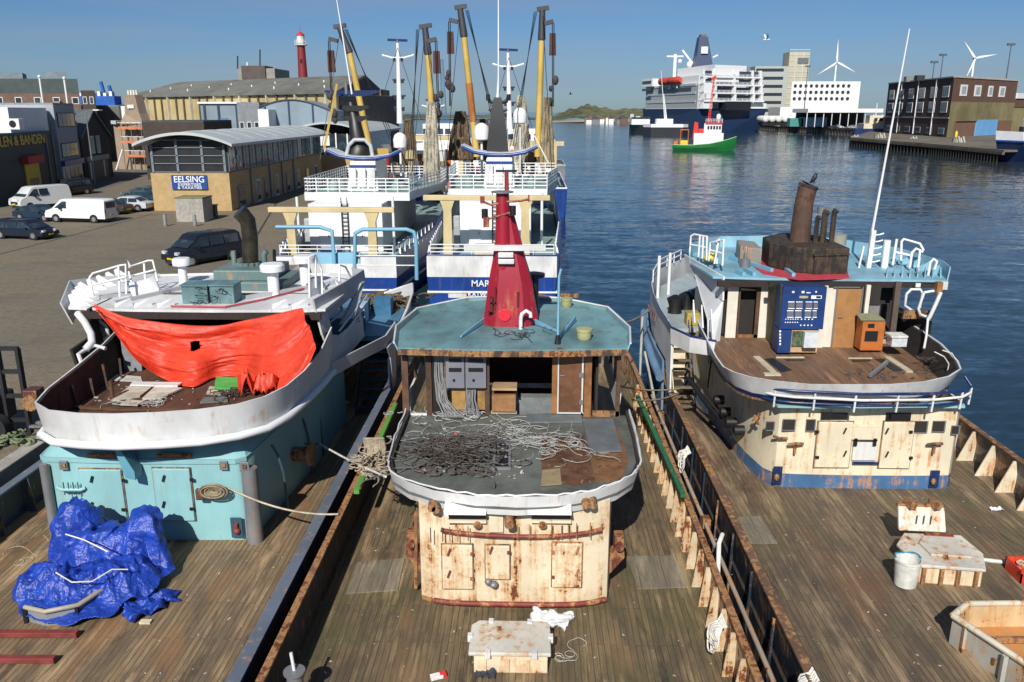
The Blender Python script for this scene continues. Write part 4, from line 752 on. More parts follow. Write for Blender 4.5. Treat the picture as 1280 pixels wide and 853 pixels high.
tt = thing('steel_bin_rim', 'bent grey steel frame sticking out of the near edge of the blue tarpaulin', 'steel frame', G(90, 780, 2.0))
pa = [G(35, 777, 2.0)+V(0, 0, 0), G(60, 783, 2), G(100, 775, 2), G(128, 757, 2), G(148, 738, 2)]
MB().sheet(pa, [q_+V(0, .0, .34) for q_ in pa], .04).build('side_plate', paint('galvanised_steel', (.34, .36, .36), .15, .3, .5, metal=.3), tt, 30)
MB().tube([q_+V(0, -.02, .37) for q_ in pa], .055, 8).build('rim_tube', paint('worn_cream_rim', (.36, .33, .27), .4, .3), tt, 60)
for q_ in (pa[0], pa[2]): MB().bar(q_+V(0, -.05, 0), q_+V(0, -.05, .36), .07).build('upright', BLACK, tt)
for (y0, xa, xb) in ((797, -20, 98), (829, -20, 70)):
    a, b_ = G(xa, y0, 2.0), G(xb, y0, 2.0); tag(recentre(MB().bar(a+V(0, 0, .09), b_+V(0, 0, .09), .14, .12).build('steel_beam', plain('dull_red_beam', (.20, .035, .03), .7, 0, .35, 4), None, bev=.01)), 'dark red steel beam lying on the tan planks, %s' % ('the one nearer the blue tarpaulin' if y0 < 800 else 'the one at the very bottom edge'), 'steel beam')
k = MB(); clump(k, G(30, 705, 2.0), .35, .5, .02, 3, .012, 18, 1.2); tag(recentre(k.build('string', ROPE, None)), 'thin tangled cord on the planks left of the blue tarpaulin', 'string')
p = G(182, 779, 2.0); tag(recentre(MB().box(p.x-.12, p.x+.12, p.y-.05, p.y+.07, 2.0, 2.05).build('paper_scrap', plain('cream_paper', (.6, .52, .38)), None)), 'cream scrap of paper under the blue tarpaulin flap', 'scrap')
# mooring ropes
k = MB(); c_ = D(268, 613, 19.05)
for i in range(11): r1 = .05+.022*i; k.tube([c_+V(r1*1.35*math.cos(a*.35+i), -.03-.006*i*(i % 3), r1*.72*math.sin(a*.35+i)) for a in range(19)], .022, 6)
tag(recentre(k.build('rope_coil', plain('tan_rope', (.27, .22, .14), .9, 0, .4, 25), None, 60)), 'coiled tan rope hung on the turquoise deckhouse wall', 'rope coil')
k = D(250, 618, 19.0); tag(recentre(MB().box(k.x-.1, k.x+.12, k.y-.06, k.y+.06, k.z-.15, k.z+.15).build('rope_block', TIMBD, None, bev=.03)), 'small brown block hanging left of the coiled rope', 'block')
rope('mooring_rope', sag(D(285, 610, 19), V(-4.75, 18.6, 3.1), .22), .028, ROPE, 'pale rope from the coil on the turquoise wall across to the next trawler rail')
rope('mooring_rope', sag(D(398, 554, 24), D(482, 596, 17.2), .05), .03, ROPEW, 'white rope slanting from the turquoise trawler to the middle trawler gallery')
rope('mooring_rope', sag(D(270, 540, 20), D(400, 555, 23.9), .1), .02, plain('dark_rope', (.05, .045, .04)), 'dark line in the shade beside the turquoise deckhouse')
k = MB(); clump(k, D(463, 590, 19), .35, .5, .5, 24, .028, 51, .8)
for i in range(16): a = D(455+i*1.6, 548, 19.3); k.tube([a, a+V(.03*math.sin(i), .1, -.3), a+V(.06*math.sin(i*2.), -.05, -.9-.1*(i % 3))], .03, 6)
tag(recentre(k.build('frayed_fender', plain('frayed_rope', (.36, .30, .22), .95, 0, .45, 14), None, 60)), 'frayed rope fender hanging over the left rail of the middle trawler', 'fender')
# ------------------------------------------------------------------ right trawler (cream deckhouse with blue band)
R_ = thing('fishing_trawler', 'gutted trawler with rust-streaked cream deckhouse, blue base band and a burnt black funnel', 'trawler', V(9.6, 24, 0))
DW_R = deckwood('grey_brown_deck_planks', (.25, .18, .105), (.15, .108, .066), (.066, .054, .043), .14, .6, (.09, .085, .035), stainc=(.15, .075, .04))
near_hull(R_, 9.55, 4.62, 5, 31, 45, paint('scuffed_navy_hull', (.016, .03, .055), .45, .3, .5), DW_R, paint('rusty_brown_cap', (.17, .095, .055), .5, .4, .75), paint('grey_lining', (.20, .20, .19), .5, .4, .7), .2, 3.0, 2.0, .28, 1.15, paint('cream_rib', (.70, .62, .46), .5, .2), sides=(0, 1), deckx=.55)
for i in range(15): y = 6+i*1.75; MB().bar((4.85, y, .6), (4.90, y, 2.9), .05).build('hull_frame', paint('scuffed_navy_hull', ()), R_)
MB().tube([(4.62, 6, 2.25), (4.62, 14, 2.3), (4.55, 22, 2.35), (4.5, 29.5, 2.5)], .055, 8).build('rubbing_pipe', paint('rust_streaked_white_pipe', (.42, .36, .3), .6, .3), R_, 60)
for (px, py) in ((895, 655), (873, 520)): p = G(px, py, 2.35); MB().box(4.5, 4.7, p.y, p.y+.3, 2.2, 2.45).build('pipe_clip', RUST, R_)
fw_ = [(6.2, 34), (6.35, 30), (6.5, 27), (6.72, 24.4), (6.95, 23.2), (7.2, 22.85), (7.7, 22.78), (8.8, 22.74), (9.8, 22.72), (10.8, 22.73), (11.8, 22.76), (12.25, 22.8), (12.42, 23.0), (12.45, 24), (12.5, 34)]
rdh = MB().sheet([(*p, 2.42) for p in fw_], [(*p, 4.66) for p in fw_], .06).build('deckhouse', CREAM2, R_, 40)
MB().sheet([(x, y-.004, 1.99) for x, y in fw_], [(x, y-.004, 2.42) for x, y in fw_], .06).build('base_band', BLUEP, rdh, 40)
YR = 22.72
door_with(rdh, (1020, 527, 1063, 584), YR, CREAM2, mh=BLACK, hinge='l'); door_with(rdh, (1101, 527, 1139, 585), YR, CREAM2, mh=BLACK)
for b4 in ((1026, 516, 1059, 524), (1107, 516, 1138, 526)): wbox(MB(), *b4, YR, .04).build('vent_slot', BLACK, rdh)
for b4 in ((958, 528, 967, 537), (979, 525, 993, 537), (1008, 525, 1018, 538), (1143, 527, 1158, 540), (1166, 527, 1180, 539), (1190, 533, 1198, 542)):
    f = wbox(MB(), b4[0]-1, b4[1]-1, b4[2]+1, b4[3]+1, YR+.03, .05).build('fairlead_plate', STEEL, rdh); wbox(MB(), *b4, YR-.02, .02).build('fairlead_hole', DARK, f)
hp = wbox(MB(), 1064, 530, 1098, 549, YR, .09).build('hatch_panel', CREAM2, rdh, bev=.02); wbox(MB(), 1065, 552, 1095, 575, YR, .06).build('lower_panel', paint('white_blistered', (.7, .7, .68), .35, .2), rdh, bev=.01)
for px in (1069, 1093): wbox(MB(), px-2, 548, px+2, 557, YR-.08, .05).build('latch', BLACK, hp)
wbox(MB(), 1068, 550, 1096, 551.3, YR-.1, .03).build('latch_bar', BLACK, hp); wbox(MB(), 1065, 577, 1097, 579, YR-.02, .1).build('step_rail', NAVY, rdh)
for px in (992, 1166):
    a = D(px-7, 556, YR-.08); b_ = D(px+12, 555, YR-.08); MB().tube([a, a.lerp(b_, .4)-V(0, .08, -.05), b_], .045, 8).build('mooring_cleat', RUSTD, rdh, 50); c_ = a.lerp(b_, .5); MB().bar(c_, c_-V(0, 0, .3), .06).build('cleat_leg', RUST, rdh)
a = D(975, 548, YR-.05); MB().tube([a-V(.2, 0, -.06), a, a+V(.22, 0, 0)], .04, 6).build('grab_handle', RUSTD, rdh, 50)
for px, py in ((968, 583), (1164, 588)):
    n_ = wbox(MB(), px-2, py, px+9, py+21, YR, .045).build('scupper_niche', NAVY, rdh); p = D(px+3, py+14, YR-.1); MB().ball(p, .08, 10, 1.4).build('valve', RUSTD, n_, 60)
# gallery
gr = [(6.0, 29.6), (5.85, 27.5), (5.72, 25), (5.72, 23.6), (5.85, 22.7), (6.2, 22.15), (6.8, 21.85), (7.8, 21.68), (8.9, 21.6), (10, 21.7), (11.0, 21.9), (11.9, 22.35), (12.55, 23.0), (12.9, 24.2), (13.15, 26), (13.3, 28.6)]
gc_ = 9.3; gr = [(x, y+.5*max(0, min(1, (25-y)/2))) for x, y in gr]
def sr(p, k, dy=0): return (gc_+(p[0]-gc_)*k, p[1]+dy)
rg = MB().prism([sr(p, .94, .3) for p in gr], 4.68, 4.75).build('gallery_deck', deckwood('brown_strip_floor', (.27, .15, .08), (.19, .10, .055), (.11, .07, .05), .09, .35, None, 'Y'), R_)
jr = random.Random(5); jz = [.0, -.0, -.1, -.12, 0, .05, .02, -.05, 0, -.03, .0, .04, .08, .05, .2, .25]
MB().sheet([(*sr(p, .945, .22), 4.88) for p in gr], [(*p, 5.42+j*.6) for p, j in zip(gr, jz)], .05).build('skirt', WHITE, rg, 50)
MB().sheet([(*sr(p, .94, .24), 4.80) for p in gr], [(*sr(p, .945, .2), 4.90) for p in gr], .03).build('blue_edge', NAVY, rg, 50)
MB().sheet([(*sr(p, .925, .33), 4.75) for p in gr[11:]], [(*sr(p, .985, .06), 5.4+j*.6) for p, j in zip(gr[11:], jz[11:])], .05).build('charred_lining', plain('charred_lining', ()), rg, 50)
for poly in (((955, 449), (967, 448), (990, 463), (977, 466)), ((979, 449), (1005, 449), (1006, 451), (985, 452)), ((1062, 449), (1088, 449), (1089, 452), (1066, 453)), ((1093, 449), (1105, 449), (1130, 464), (1117, 465))):
    MB().prism([tuple(G(*p, 4.75))[:2] for p in poly], 4.75, 4.757).build('floor_opening', BLACK, rg)
PF = plain('pale_frame_wood', (.46, .40, .28), .8)
for a, b_ in (((945, 446), (967, 466)), ((1108, 446), (1137, 465)), ((955, 468), (975, 468))): MB().bar(G(*a, 4.78), G(*b_, 4.78), .22, .05).build('floor_frame', PF, rg)
for a, b_ in (((970, 447), (1005, 447)), ((1060, 448), (1090, 448))): MB().bar(G(*a, 4.78), G(*b_, 4.78), .06, .04).build('floor_frame', PF, rg)
# turquoise ledge, blue and white guard rails
MB().prism([(6.9, 22.9), (7.0, 22.45), (8.9, 22.4), (12.3, 22.55), (12.4, 22.9)], 4.6, 4.67).build('ledge', TURQ, R_)
lr = [p+V(0, .33, .15) for p in [V(6.55, 22.5, 0), V(6.9, 22.15, 0), V(7.4, 21.98, 0), V(9.2, 21.75, 0), V(11.2, 21.85, 0), V(12.1, 22.1, 0), V(12.55, 22.5, 0)]]
up = [p+V(0, 0, 5.0) for p in lr]; MB().tube([V(6.3, 22.7, 5.4)]+up+[V(12.4, 23.0, 5.4)], .045, 8).build('guard_rail', NAVY, R_, 60)
MB().tube([p+V(0, 0, 4.82) for p in lr], .04, 8).build('guard_rail', WHITE, R_, 60); MB().tube([p+V(0, .05, 4.64) for p in lr], .04, 8).build('guard_rail', NAVY, R_, 60)
for i, p in enumerate([lr[1], lr[2].lerp(lr[3], .3), lr[2].lerp(lr[3], .9), lr[3].lerp(lr[4], .5), lr[4], lr[5], lr[6]]): MB().bar(p+V(0, .05, 4.45), p+V(0, 0, 5.0), .05).build('rail_post', WHITE, R_)
# wheelhouse front, seen with its windows cut away
YH = 28.5
WP = plain('cream_panel', (.66, .62, .53), .5, 0, .12, 3); OAK = deckwood('oak_veneer', (.36, .18, .06), (.30, .14, .05), (.26, .12, .045), .4, .3, None, 'Y')
ODOOR = plain('oak_door', (.36, .18, .065), .45, 0, .22, 2)
def wb(b4, mat, nm, Y=YH, t=.06, back=0., par=R_, **k): return wbox(MB(), *b4, Y, t, back).build(nm, mat, par, **k)
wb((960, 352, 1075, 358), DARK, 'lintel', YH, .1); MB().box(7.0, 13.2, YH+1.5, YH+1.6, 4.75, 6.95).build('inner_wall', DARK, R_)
wb((908, 354, 921, 422), WP, 'panel', 29.55); wb((922, 354, 924, 422), TIMBD, 'jamb', 29.55); wb((949, 354, 962, 422), WP, 'panel', 29.55); wb((944, 354, 949, 422), TIMBD, 'jamb', 29.55); wb((922, 418, 946, 422), TIMB, 'threshold', 29.55)
MB().slab([D(961, 354, 29.4), D(977, 356, 27.4), D(972, 440, 27.35), D(957, 423, 29.4)], (.04, 0.03, 0)).build('olive_side', plain('olive_ply', (.14, .125, .075), .8, 0, .4, 3), R_)
cn = wb((976, 358, 1030, 411), plain('navy_console', (.012, .04, .15), .4), 'switchboard', 27.35, .1, .6)
wb((972, 412, 988, 440.5), plain('navy_console', ()), 'switchboard_base', 27.3, .08, .6); wb((988, 412, 1022, 440.5), plain('pale_oak', ()), 'base_frame', 27.35, .03, .5)
wb((990, 414, 1003, 433), plain('circuit_board', (.08, .12, .06), .6, 0, .8, 12), 'circuit_bay', 27.3, .03); wb((1003, 414, 1020, 433), plain('pale_grey_box', (.5, .53, .55), .4), 'grey_box', 27.25, .2)
mw = plain('white_label', (.75, .76, .78), .5); ml = plain('grey_switch', (.12, .13, .15), .5)
rg_ = random.Random(4)
def cell(px, py, w_, h_, mt, nm): wb((px, py, px+w_, py+h_), mt, nm, 27.24, .015, par=cn)
for (px, py, w_, h_) in ((990, 364, 3, 2.4), (1002, 364, 3.4, 2.6), (1008, 365.5, 5, 1.2), (1019, 364, 2, 2), (1014, 369.5, 13, 4.2)): cell(px, py, w_, h_, mw, 'label_plate')
cell(1020, 370.3, 6, 2.6, plain('red_plastic', ()), 'red_label'); cell(999, 370, 11, 3, plain('tan_label', (.4, .33, .2)), 'maker_plate')
for i, px in enumerate((985, 995, 1007, 1017)):
    for j, py in enumerate((377, 388)):
        w_ = 8 if i < 3 else 5; px_ = px-j*1.3; cell(px_, py+2, w_, 5.5, ml, 'breaker_row'); cell(px_, py, w_, 1.2, mw, 'label_strip'); cell(px_, py+8.2, w_, 1.1, mw, 'label_strip')
for i in range(6): cell(981.5+i*3, 398.5, 1.4, 1.2, mw, 'lamp'); cell(981+i*3, 402.5, 1.4, 1.2, mw, 'lamp')
for i in range(4): cell(1001+i*4.5, 398.5, 1.6, 1.4, mw, 'lamp'); cell(1000+i*4.5, 406, 1.6, 1.5, mw, 'lamp')
for i in range(5): wb((974, 413+i*4, 976, 415.5+i*4), mw, 'lamp', 27.22, .02, par=cn)
wb((1030, 360, 1041, 436), WP, 'panel', 28.4); wb((1023, 357, 1031, 437), WP, 'panel', 28.3)
od = wb((1043, 361, 1074, 436), ODOOR, 'cabin_door', 28.35, .06); mbf = MB(); wbox(mbf, 1042, 359, 1043, 436, 28.3, .04); wbox(mbf, 1073.5, 359, 1075, 436, 28.3, .04); wbox(mbf, 1042, 358.5, 1075, 360, 28.3, .04); mbf.build('frame', STEEL, od)
a = D(1048, 397, 28.25); MB().cyl(a, a+V(.15, 0, .02), .02).build('handle', STEEL, od); wb((1069, 396, 1073, 399), STEEL, 'hinge', 28.28, .03, par=od); wb((1068, 423, 1072, 427), STEEL, 'hinge', 28.28, .03, par=od)
wb((1074, 360, 1078, 437), DARK, 'dark_gap', 28.45); wb((1078, 356, 1083, 437), WP, 'panel', 28.3, .1)
wb((1087, 358, 1100, 380), DARK, 'dark_cupboard', 28.6); wb((1085, 382, 1098, 400), plain('grey_mauve_panel', (.2, .18, .18)), 'grey_panel', 28.7)
wb((1114, 352, 1121, 420), plain('brown_grey_post', (.10, .075, .06)), 'post', 28.6, .15); wb((1100, 424, 1125, 431), plain('low_sill', (.38, .35, .3)), 'low_wall', 28.9, .05)
MB().slab([D(1117, 389, 29), D(1164, 402, 27.5), G(1157, 441, 4.75), G(1121, 423, 4.75)], (.06, .03, 0)).build('wheelhouse_side', plain('charred_wall', ()), R_)
w1 = [D(x, y, 28.8) for x, y in ((1133, 368), (1139, 362), (1150, 362), (1153, 366), (1150, 384), (1147, 390), (1139, 388), (1131, 382))]
w2 = [D(x, y, 27.6) for x, y in ((1155, 366), (1166, 364), (1172, 366), (1172, 372), (1163, 394), (1157, 396), (1150, 393), (1148, 386))]
for wv in (w1, w2): MB().tube(wv+[wv[0]], .048, 8).build('arched_window_frame', WHITE, R_, 60)
MB().tube([D(1176, 366, 27.3), D(1170, 380, 27.2), D(1163, 395, 27.2), D(1160, 400, 27.2)], .065, 8).build('window_post', WHITE, R_, 60)
wb((1128, 388, 1165, 398), RUSTD, 'window_sill', 27.9, .1); wb((1168, 352, 1175, 366), plain('orange_brown_timber', ()), 'timber_block', 27.6, .2)
MB().tube([D(1160, 398, 27.1), D(1158, 420, 26.8), D(1155, 436, 26.5)], .04, 8).build('torn_edge', WHITE, R_, 60)
# roof
r_pl = [(6.5, 29.6), (8.4, 29.35), (11, 29.25), (14.6, 29.1), (14.95, 30.4), (14.6, 33.4), (13, 36), (10.6, 36.8), (8.2, 36.4), (6.7, 34.6), (6.2, 32.4)]
rr_ = MB().prism(r_pl, 6.92, 7.0).build('roof', paint('pale_blue_roof_paint', (.24, .47, .59), .25, .4, .55, 1, stain=(.30, .34, .32)), R_)
bk = r_pl[3:]
MB().sheet([(x, y, 6.9) for x, y in bk], [(9.9+(x-9.9)*1.02, y+.1, 7.45) for x, y in bk], .04).build('rim', paint('pale_blue_roof_paint', ()), rr_, 30)
MB().box(6.6, 14.4, 29.2, 29.35, 6.7, 6.92).build('roof_beam', plain('burnt_edge', ()), rr_)
MB().slab([D(855, 318, 33), D(904, 346, 29.5), D(903, 376, 29.5), D(858, 341, 33)], (.06, 0, 0)).build('wing_panel', WHITE, rr_)
MB().slab([D(868, 343, 32), D(903, 374, 29.6), D(898, 430, 29.0), D(885, 455, 28.6), D(884, 400, 29.4), D(876, 372, 30.6)], (.05, 0, 0)).build('wing_support', GREYW, rr_)
for i in range(7):
    x = 9.0+i*.0
for i in range(8): t = i/7; x = 12.6+1.9*t; MB().slab([(x, 29.5, 7.0), (x+.28, 30.2, 7.0), (x+.26, 30.1, 7.28), (x+.05, 29.6, 7.1)], (.04, -.02, 0)).build('bracket', paint('pale_blue_roof_paint', ()), rr_)
for i in range(6): y = 30.2+i*.75; MB().slab([(14.75, y, 7.0), (14.1, y, 7.0), (14.8, y, 7.35)], (0, .04, 0)).build('bracket', paint('pale_blue_roof_paint', ()), rr_)
for a, b_ in (((921, 339), (930, 343)), ((931, 337), (943, 343)), ((980, 335), (992, 344)), ((912, 322), (965, 338))): MB().bar(G(*a, 7.08), G(*b_, 7.08), .12, .14).build('roof_stiffener', LBLUE, rr_)
BURN = paint('burnt_black_steel', (.022, .018, .015), .6, .4, .8, 1.2, rcol=(.10, .045, .02), stain=(.09, .06, .035))
fl = MB().prism([tuple(G(*p, 7.02))[:2] for p in ((937, 330), (955, 343), (1000, 350), (1062, 348), (1058, 335), (1040, 315), (955, 310))], 7.0, 7.03).build('red_flange', plain('pink_red_primer', ()), rr_)
k_ = [(9.1, 33.0), (8.95, 31.4), (9.5, 30.3), (10.2, 29.95), (11.5, 30.2), (11.5, 33.4), (10.2, 34.2)]
fbx = MB().prism(k_, 7.03, 7.95).build('funnel_casing', BURN, rr_, bev=.04); MB().prism([(10.15, 29.85), (11.4, 30.05), (11.45, 31.6), (10.2, 31.6)], 7.02, 7.72).build('funnel_box', BURN, fbx, bev=.03)
MB().prism([(10.1, 29.8), (11.45, 30.0), (11.5, 31.7), (10.15, 31.7)], 7.72, 7.77).build('box_lid', BURN, fbx)
MB().prism([(8.3, 33.9), (8.0, 32.0), (8.7, 31.5), (8.9, 33.4)], 7.0, 7.7).build('side_casing', paint('ashy_casing', (.25, .24, .22), .5, .4), fbx, bev=.03)
sp_ = [V(10.2, 31.9, 7.8), V(10.22, 31.9, 8.8), V(10.24, 31.9, 9.4), V(10.33, 31.9, 9.98)]
stk = MB().tube(sp_, .4, 20, True, [.38, .36, .34, .345]).build('smoke_stack', paint('scorched_stack', (.085, .045, .03), .7, .4, .75, 1, rcol=(.10, .04, .025), stain=(.13, .07, .045)), fbx, 50)
MB().tube([sp_[3]-V(0, 0, .02), sp_[3]+V(.03, 0, .08)], .37, 20).build('stack_lip', BURN, stk, 50); MB().cyl(sp_[3]+V(.05, 0, .08), sp_[3]+V(.06, 0, .1), .33).build('stack_mouth', BLACK, stk)
for dx_, r, h_, mt in ((.72, .12, 1.1, BURN), (1.05, .10, 1.15, BURN), (.45, .09, .9, BURN)):
    p = V(10.25+dx_, 31.6, 7.9); MB().tube([p, p+V(0, 0, h_), p+V(.05, -.05, h_+.1)], r, 12, True, [r, r, r*1.3]).build('vent_pipe', mt, fbx, 50)
p = V(10.9, 31.8, 9.0); MB().cyl(p, p+V(0, 0, .25), .17).build('pipe_cap', STEEL, fbx, 50); MB().cyl((11.9, 32.6, 7.7), (11.9, 32.6, 8.1), .33).build('tin_drum', paint('old_tin', (.3, .3, .26), .3), fbx, 50)
p = D(932, 322, 31.5); MB().lathe((p.x, p.y, 7), [(.2, 0), (.18, .3), (.06, .35), (.05, .75), (.02, .8)], 14).build('vent_pot', STEEL, rr_, 40)
def gfr(paths, r=.04): return frame_tube('guard_frame', paths, r, WHITE_C, rr_)
gfr([[D(862, 318, 32.6), D(864, 295, 32.6), D(868, 293, 32.5), D(884, 296, 31.6), D(883, 325, 31.6)], [D(863, 306, 32.6), D(884, 310, 31.6)], [D(875, 295, 32), D(873, 321, 32)], [D(879, 296, 31.8), D(878, 323, 31.8)]])
gfr([[D(893, 330, 30.8), D(899, 298, 30.8)], [D(903, 332, 30.4), D(905, 300, 30.4), D(888, 303, 31.2), D(886, 326, 31.2)], [D(888, 313, 31.2), D(903, 317, 30.5)], [D(896, 300, 31), D(896, 330, 31)]])
mb = MB(); p = D(888, 322, 32); mb.ball(p, .28, 10, .7); mb.build('yellow_buoy', plain('yellow_plastic', (.65, .55, .04), .5), None, 60); tag(recentre(COL.objects['yellow_buoy']), 'yellow float lying on the pale blue roof by the white guard frames', 'float')
gx = lambda px, py, Y: D(px, py, Y)
gfr([[gx(1126, 330, 32), gx(1127, 302, 32), gx(1130, 299, 32), gx(1150, 305, 31.5), gx(1154, 312, 31.4), gx(1152, 316, 31.4)], [gx(1116, 331, 31.5), gx(1120, 305, 31.5), gx(1121, 299, 31.5)], [gx(1137, 336, 31), gx(1140, 316, 31), gx(1145, 311, 31), gx(1150, 313, 31), gx(1147, 340, 30.6)], [gx(1117, 315, 31.6), gx(1140, 320, 31.4)], [gx(1160, 345, 30), gx(1163, 328, 30), gx(1167, 324, 30), gx(1171, 327, 30), gx(1168, 337, 30)]], .05)
mb = MB(); a = D(1085, 335, 31.5); b_ = D(1092, 288, 31.5); mb.bar(a, b_, .16); mb.bar(a-V(.35, 0, 0), b_-V(.3, 0, .6), .06)
for i in range(5): q_ = a.lerp(b_, .15+.18*i); mb.tube([q_, q_+V(.25, 0, .02), q_+V(.4, 0, .07)], .03, 6)
mb.build('aerial_mast', WHITE_C, rr_); p = D(1090, 292, 31.5); q_ = D(1137, 36, 31.5); MB().tube([p, q_], .03, 6, True, [.05, .022]).build('whip_aerial', WHITE_C, rr_)
mb = MB(); p = D(1108, 312, 31.5); mb.cyl(p-V(0, 0, .7), p+V(0, 0, .35), .13); mb.build('searchlight', WHITE_C, rr_, 50)
for b4 in ((1118, 354, 1124, 358), (1144, 354, 1150, 359), (1176, 352, 1184, 362)): wb(b4, WHITE, 'tab', 29.0, .05, par=rr_)
# forecastle, stairs and shoulder
fz_ = [(4.93, 28.3, 5.35), (4.9, 31, 5.4), (4.95, 33.5, 5.5), (5.2, 36, 5.5), (6.0, 39.5, 5.4), (7.5, 42.5, 5.4), (9.55, 45.5, 5.4), (11.6, 42.5, 5.4), (13.2, 39.5, 5.4), (14.1, 34.5, 5.4), (14.15, 31, 5.4)]
MB().prism([(5.2, 31), (5.15, 34), (6.1, 39), (9.55, 44.8), (13, 39), (13.9, 34), (13.9, 31)], 4.55, 4.7).build('forecastle_deck', paint('pale_deck_paint', (.36, .44, .46), .3, .3), R_)
sb = MB().sheet([(9.55+(x-9.55)*.995, y-.0, 3.9) for x, y, z in fz_], [(x, y, z) for x, y, z in fz_], -.06).build('forecastle_bulwark', WHITE, R_, 50)
MB().tube([(x-.02, y, z+.02) for x, y, z in fz_], .05, 8).build('bulwark_cap', NAVY, sb, 60)
PBL = paint('faded_blue_hull', (.13, .24, .38), .2, .4, .6)
MB().sheet([(4.86, 29.4, 1.2), (4.84, 31, 1.2), (4.9, 33.5, 1.2), (5.3, 36.5, 1.2), (6.2, 40, 1.2), (9.5, 44.6, 1.0)], [(4.8, 29.4, 3.9), (4.76, 31, 3.95), (4.8, 33.5, 4), (5.1, 36.4, 4.1), (5.95, 39.6, 4.2), (9.5, 45.3, 4.4)], -.08).build('shoulder', PBL, R_, 50)
MB().tube([(4.72, 29.2, 3.3), (4.68, 31, 3.5), (4.75, 34, 3.7), (5.1, 37, 3.9)], .16, 10).build('rubbing_strake', PBL, R_, 60)
MB().sheet([(4.93, 28.3, 4.85), (5.4, 27.4, 4.8), (6.1, 27.0, 4.8)], [(4.9, 28.3, 5.4), (5.4, 27.3, 5.35), (6.15, 26.9, 5.3)], -.06).build('wing_band', WHITE, R_, 30)
MB().tube([(4.9, 28.3, 5.42), (5.4, 27.3, 5.37), (6.15, 26.9, 5.32)], .05, 8).build('wing_cap', NAVY, R_, 60)
MB().slab([(4.9, 28.3, 4.9), (4.9, 29.3, 3.9), (4.9, 28.6, 3.0), (4.9, 28.1, 3.0)], (.06, 0, 0)).build('arch_leg', WHITE, R_)
for i in range(5): MB().box(4.85, 4.87, 32+i*.5, 32.25+i*.5, 4.75, 4.95).build('faded_letter', RUSTRED, sb)
st = MB()
for i in range(9): st.box(5.3, 6.0, 28.9+i*.24, 29.1+i*.24, 2.25+i*.28, 2.3+i*.28)
st.build('stair_treads', plain('weathered_tread', (.16, .12, .08)), R_)
for x in (5.26, 6.04): MB().sheet([(x, 28.8, 2), (x, 31.2, 4.7)], [(x, 28.8, 2.35), (x, 31.2, 5.0)], .03).build('stair_string', NAVY if x > 6 else CREAM2, R_)
MB().box(5.3, 6.0, 31.3, 31.4, 2, 4.55).build('stair_back', CREAM2, R_); MB().tube([(6.3, 28.4, 3.2), (6.35, 28.3, 4.3), (6.2, 28.6, 4.5)], .03, 6).build('grab_rail', BLACK, R_)
mb = MB()
for p in ((5.9, 33.6), (6.5, 34.3), (7.1, 35.0)): mb.lathe((*p, 4.7), [(.3, 0), (.25, .3), (.35, .6), (.1, .75)], 12)
mb.build('winch_gear', BLACK, R_, 40); MB().box(6.6, 7.5, 32.0, 33.2, 4.7, 5.9).build('gear_locker', CREAM2, R_, bev=.04); MB().box(6.0, 6.7, 31.4, 32, 4.7, 5.2).build('gear_locker', plain('mustard', (.4, .3, .06)), R_, bev=.04)
for p in ((5.6, 36.4), (6.2, 37.2)): MB().cyl((*p, 4.7), (*p, 6.6), .07, .07, 8).build('white_post', WHITE_C, R_)
mb = MB(); railing(mb, [V(5.3, 36, 5.5), V(6.1, 39.5, 5.4), V(7.6, 42.4, 5.4)], .5, .035, 1, 1.2); mb.build('bow_rail', WHITE_C, R_, 60)
for p in ((5.95, 30.2), (6.1, 29.4), (6.3, 28.7)): MB().slab([(p[0], p[1], 5.2), (p[0]+.05, p[1]-.25, 5.2), (p[0]+.0, p[1], 6.0)], (.04, 0, 0)).build('torn_plate', WHITE_C, R_)
gz = [D(897, 500, 26), D(905, 515, 25.6), D(912, 528, 25.2), D(922, 538, 24.6)]
for q_ in gz: MB().tube([q_-V(.12, 0, 0), q_+V(.2, 0, 0)], .16, 12).build('gear_block', BLACK, R_, 50)
mb = MB(); mb.tube([D(862, 475, 28), D(880, 500, 27), D(905, 530, 25.6), D(918, 545, 24.5)], .09, 8); mb.tube([D(868, 470, 28), D(890, 500, 27), D(915, 535, 25)], .05, 6); mb.build('hose_run', BLACK, R_, 60)
MB().bar(D(941, 528, 23.4), D(950, 517, 23.4), .08).build('side_cleat', RUSTD, rdh); MB().bar(D(943, 519, 23.4), D(948, 531, 23.4), .06).build('side_cleat', RUSTD, rdh)
for i in range(4): MB().bar((13.95, 16.5+i*1.1, 2.4), (13.95, 17.3+i*1.1, 2.4), .06).build('lashing_bar', CREAM2, R_)
# hatch with its lid thrown back
hp0 = [G(*p, 2.5) for p in ((1146, 706), (1233, 712), (1229, 692), (1201, 669), (1130, 666), (1121, 680))]; hc = sum(hp0, V(0, 0, 0))/6
def hsc(k): return [tuple(hc+(p-hc)*k)[:2] for p in hp0]
hz = MB().prism(hsc(.94), 1.99, 2.42).build('hatch_coaming', CREAM, R_, bev=.03)
MB().prism(hsc(1), 2.42, 2.5).build('coaming_rim', paint('blistered_white', (.66, .62, .52), .55, .3, .6), hz, bev=.02); MB().prism([tuple(hc+V(.15, .1, 0)+(p-hc)*.6)[:2] for p in hp0], 2.5, 2.56).build('inner_lid', paint('blistered_white', ()), hz, bev=.02)
MB().bar(hc+V(-.1, .62, .06), hc+V(.55, .55, .06), .1, .07).build('lid_bar', RUSTRED, hz)
for t in (.12, .38, .62, .88): q_ = hp0[0].lerp(hp0[1], t); MB().box(q_.x-.04, q_.x+.04, q_.y-.03, q_.y+.08, 2.0, 2.42).build('coaming_rib', RUST, hz)
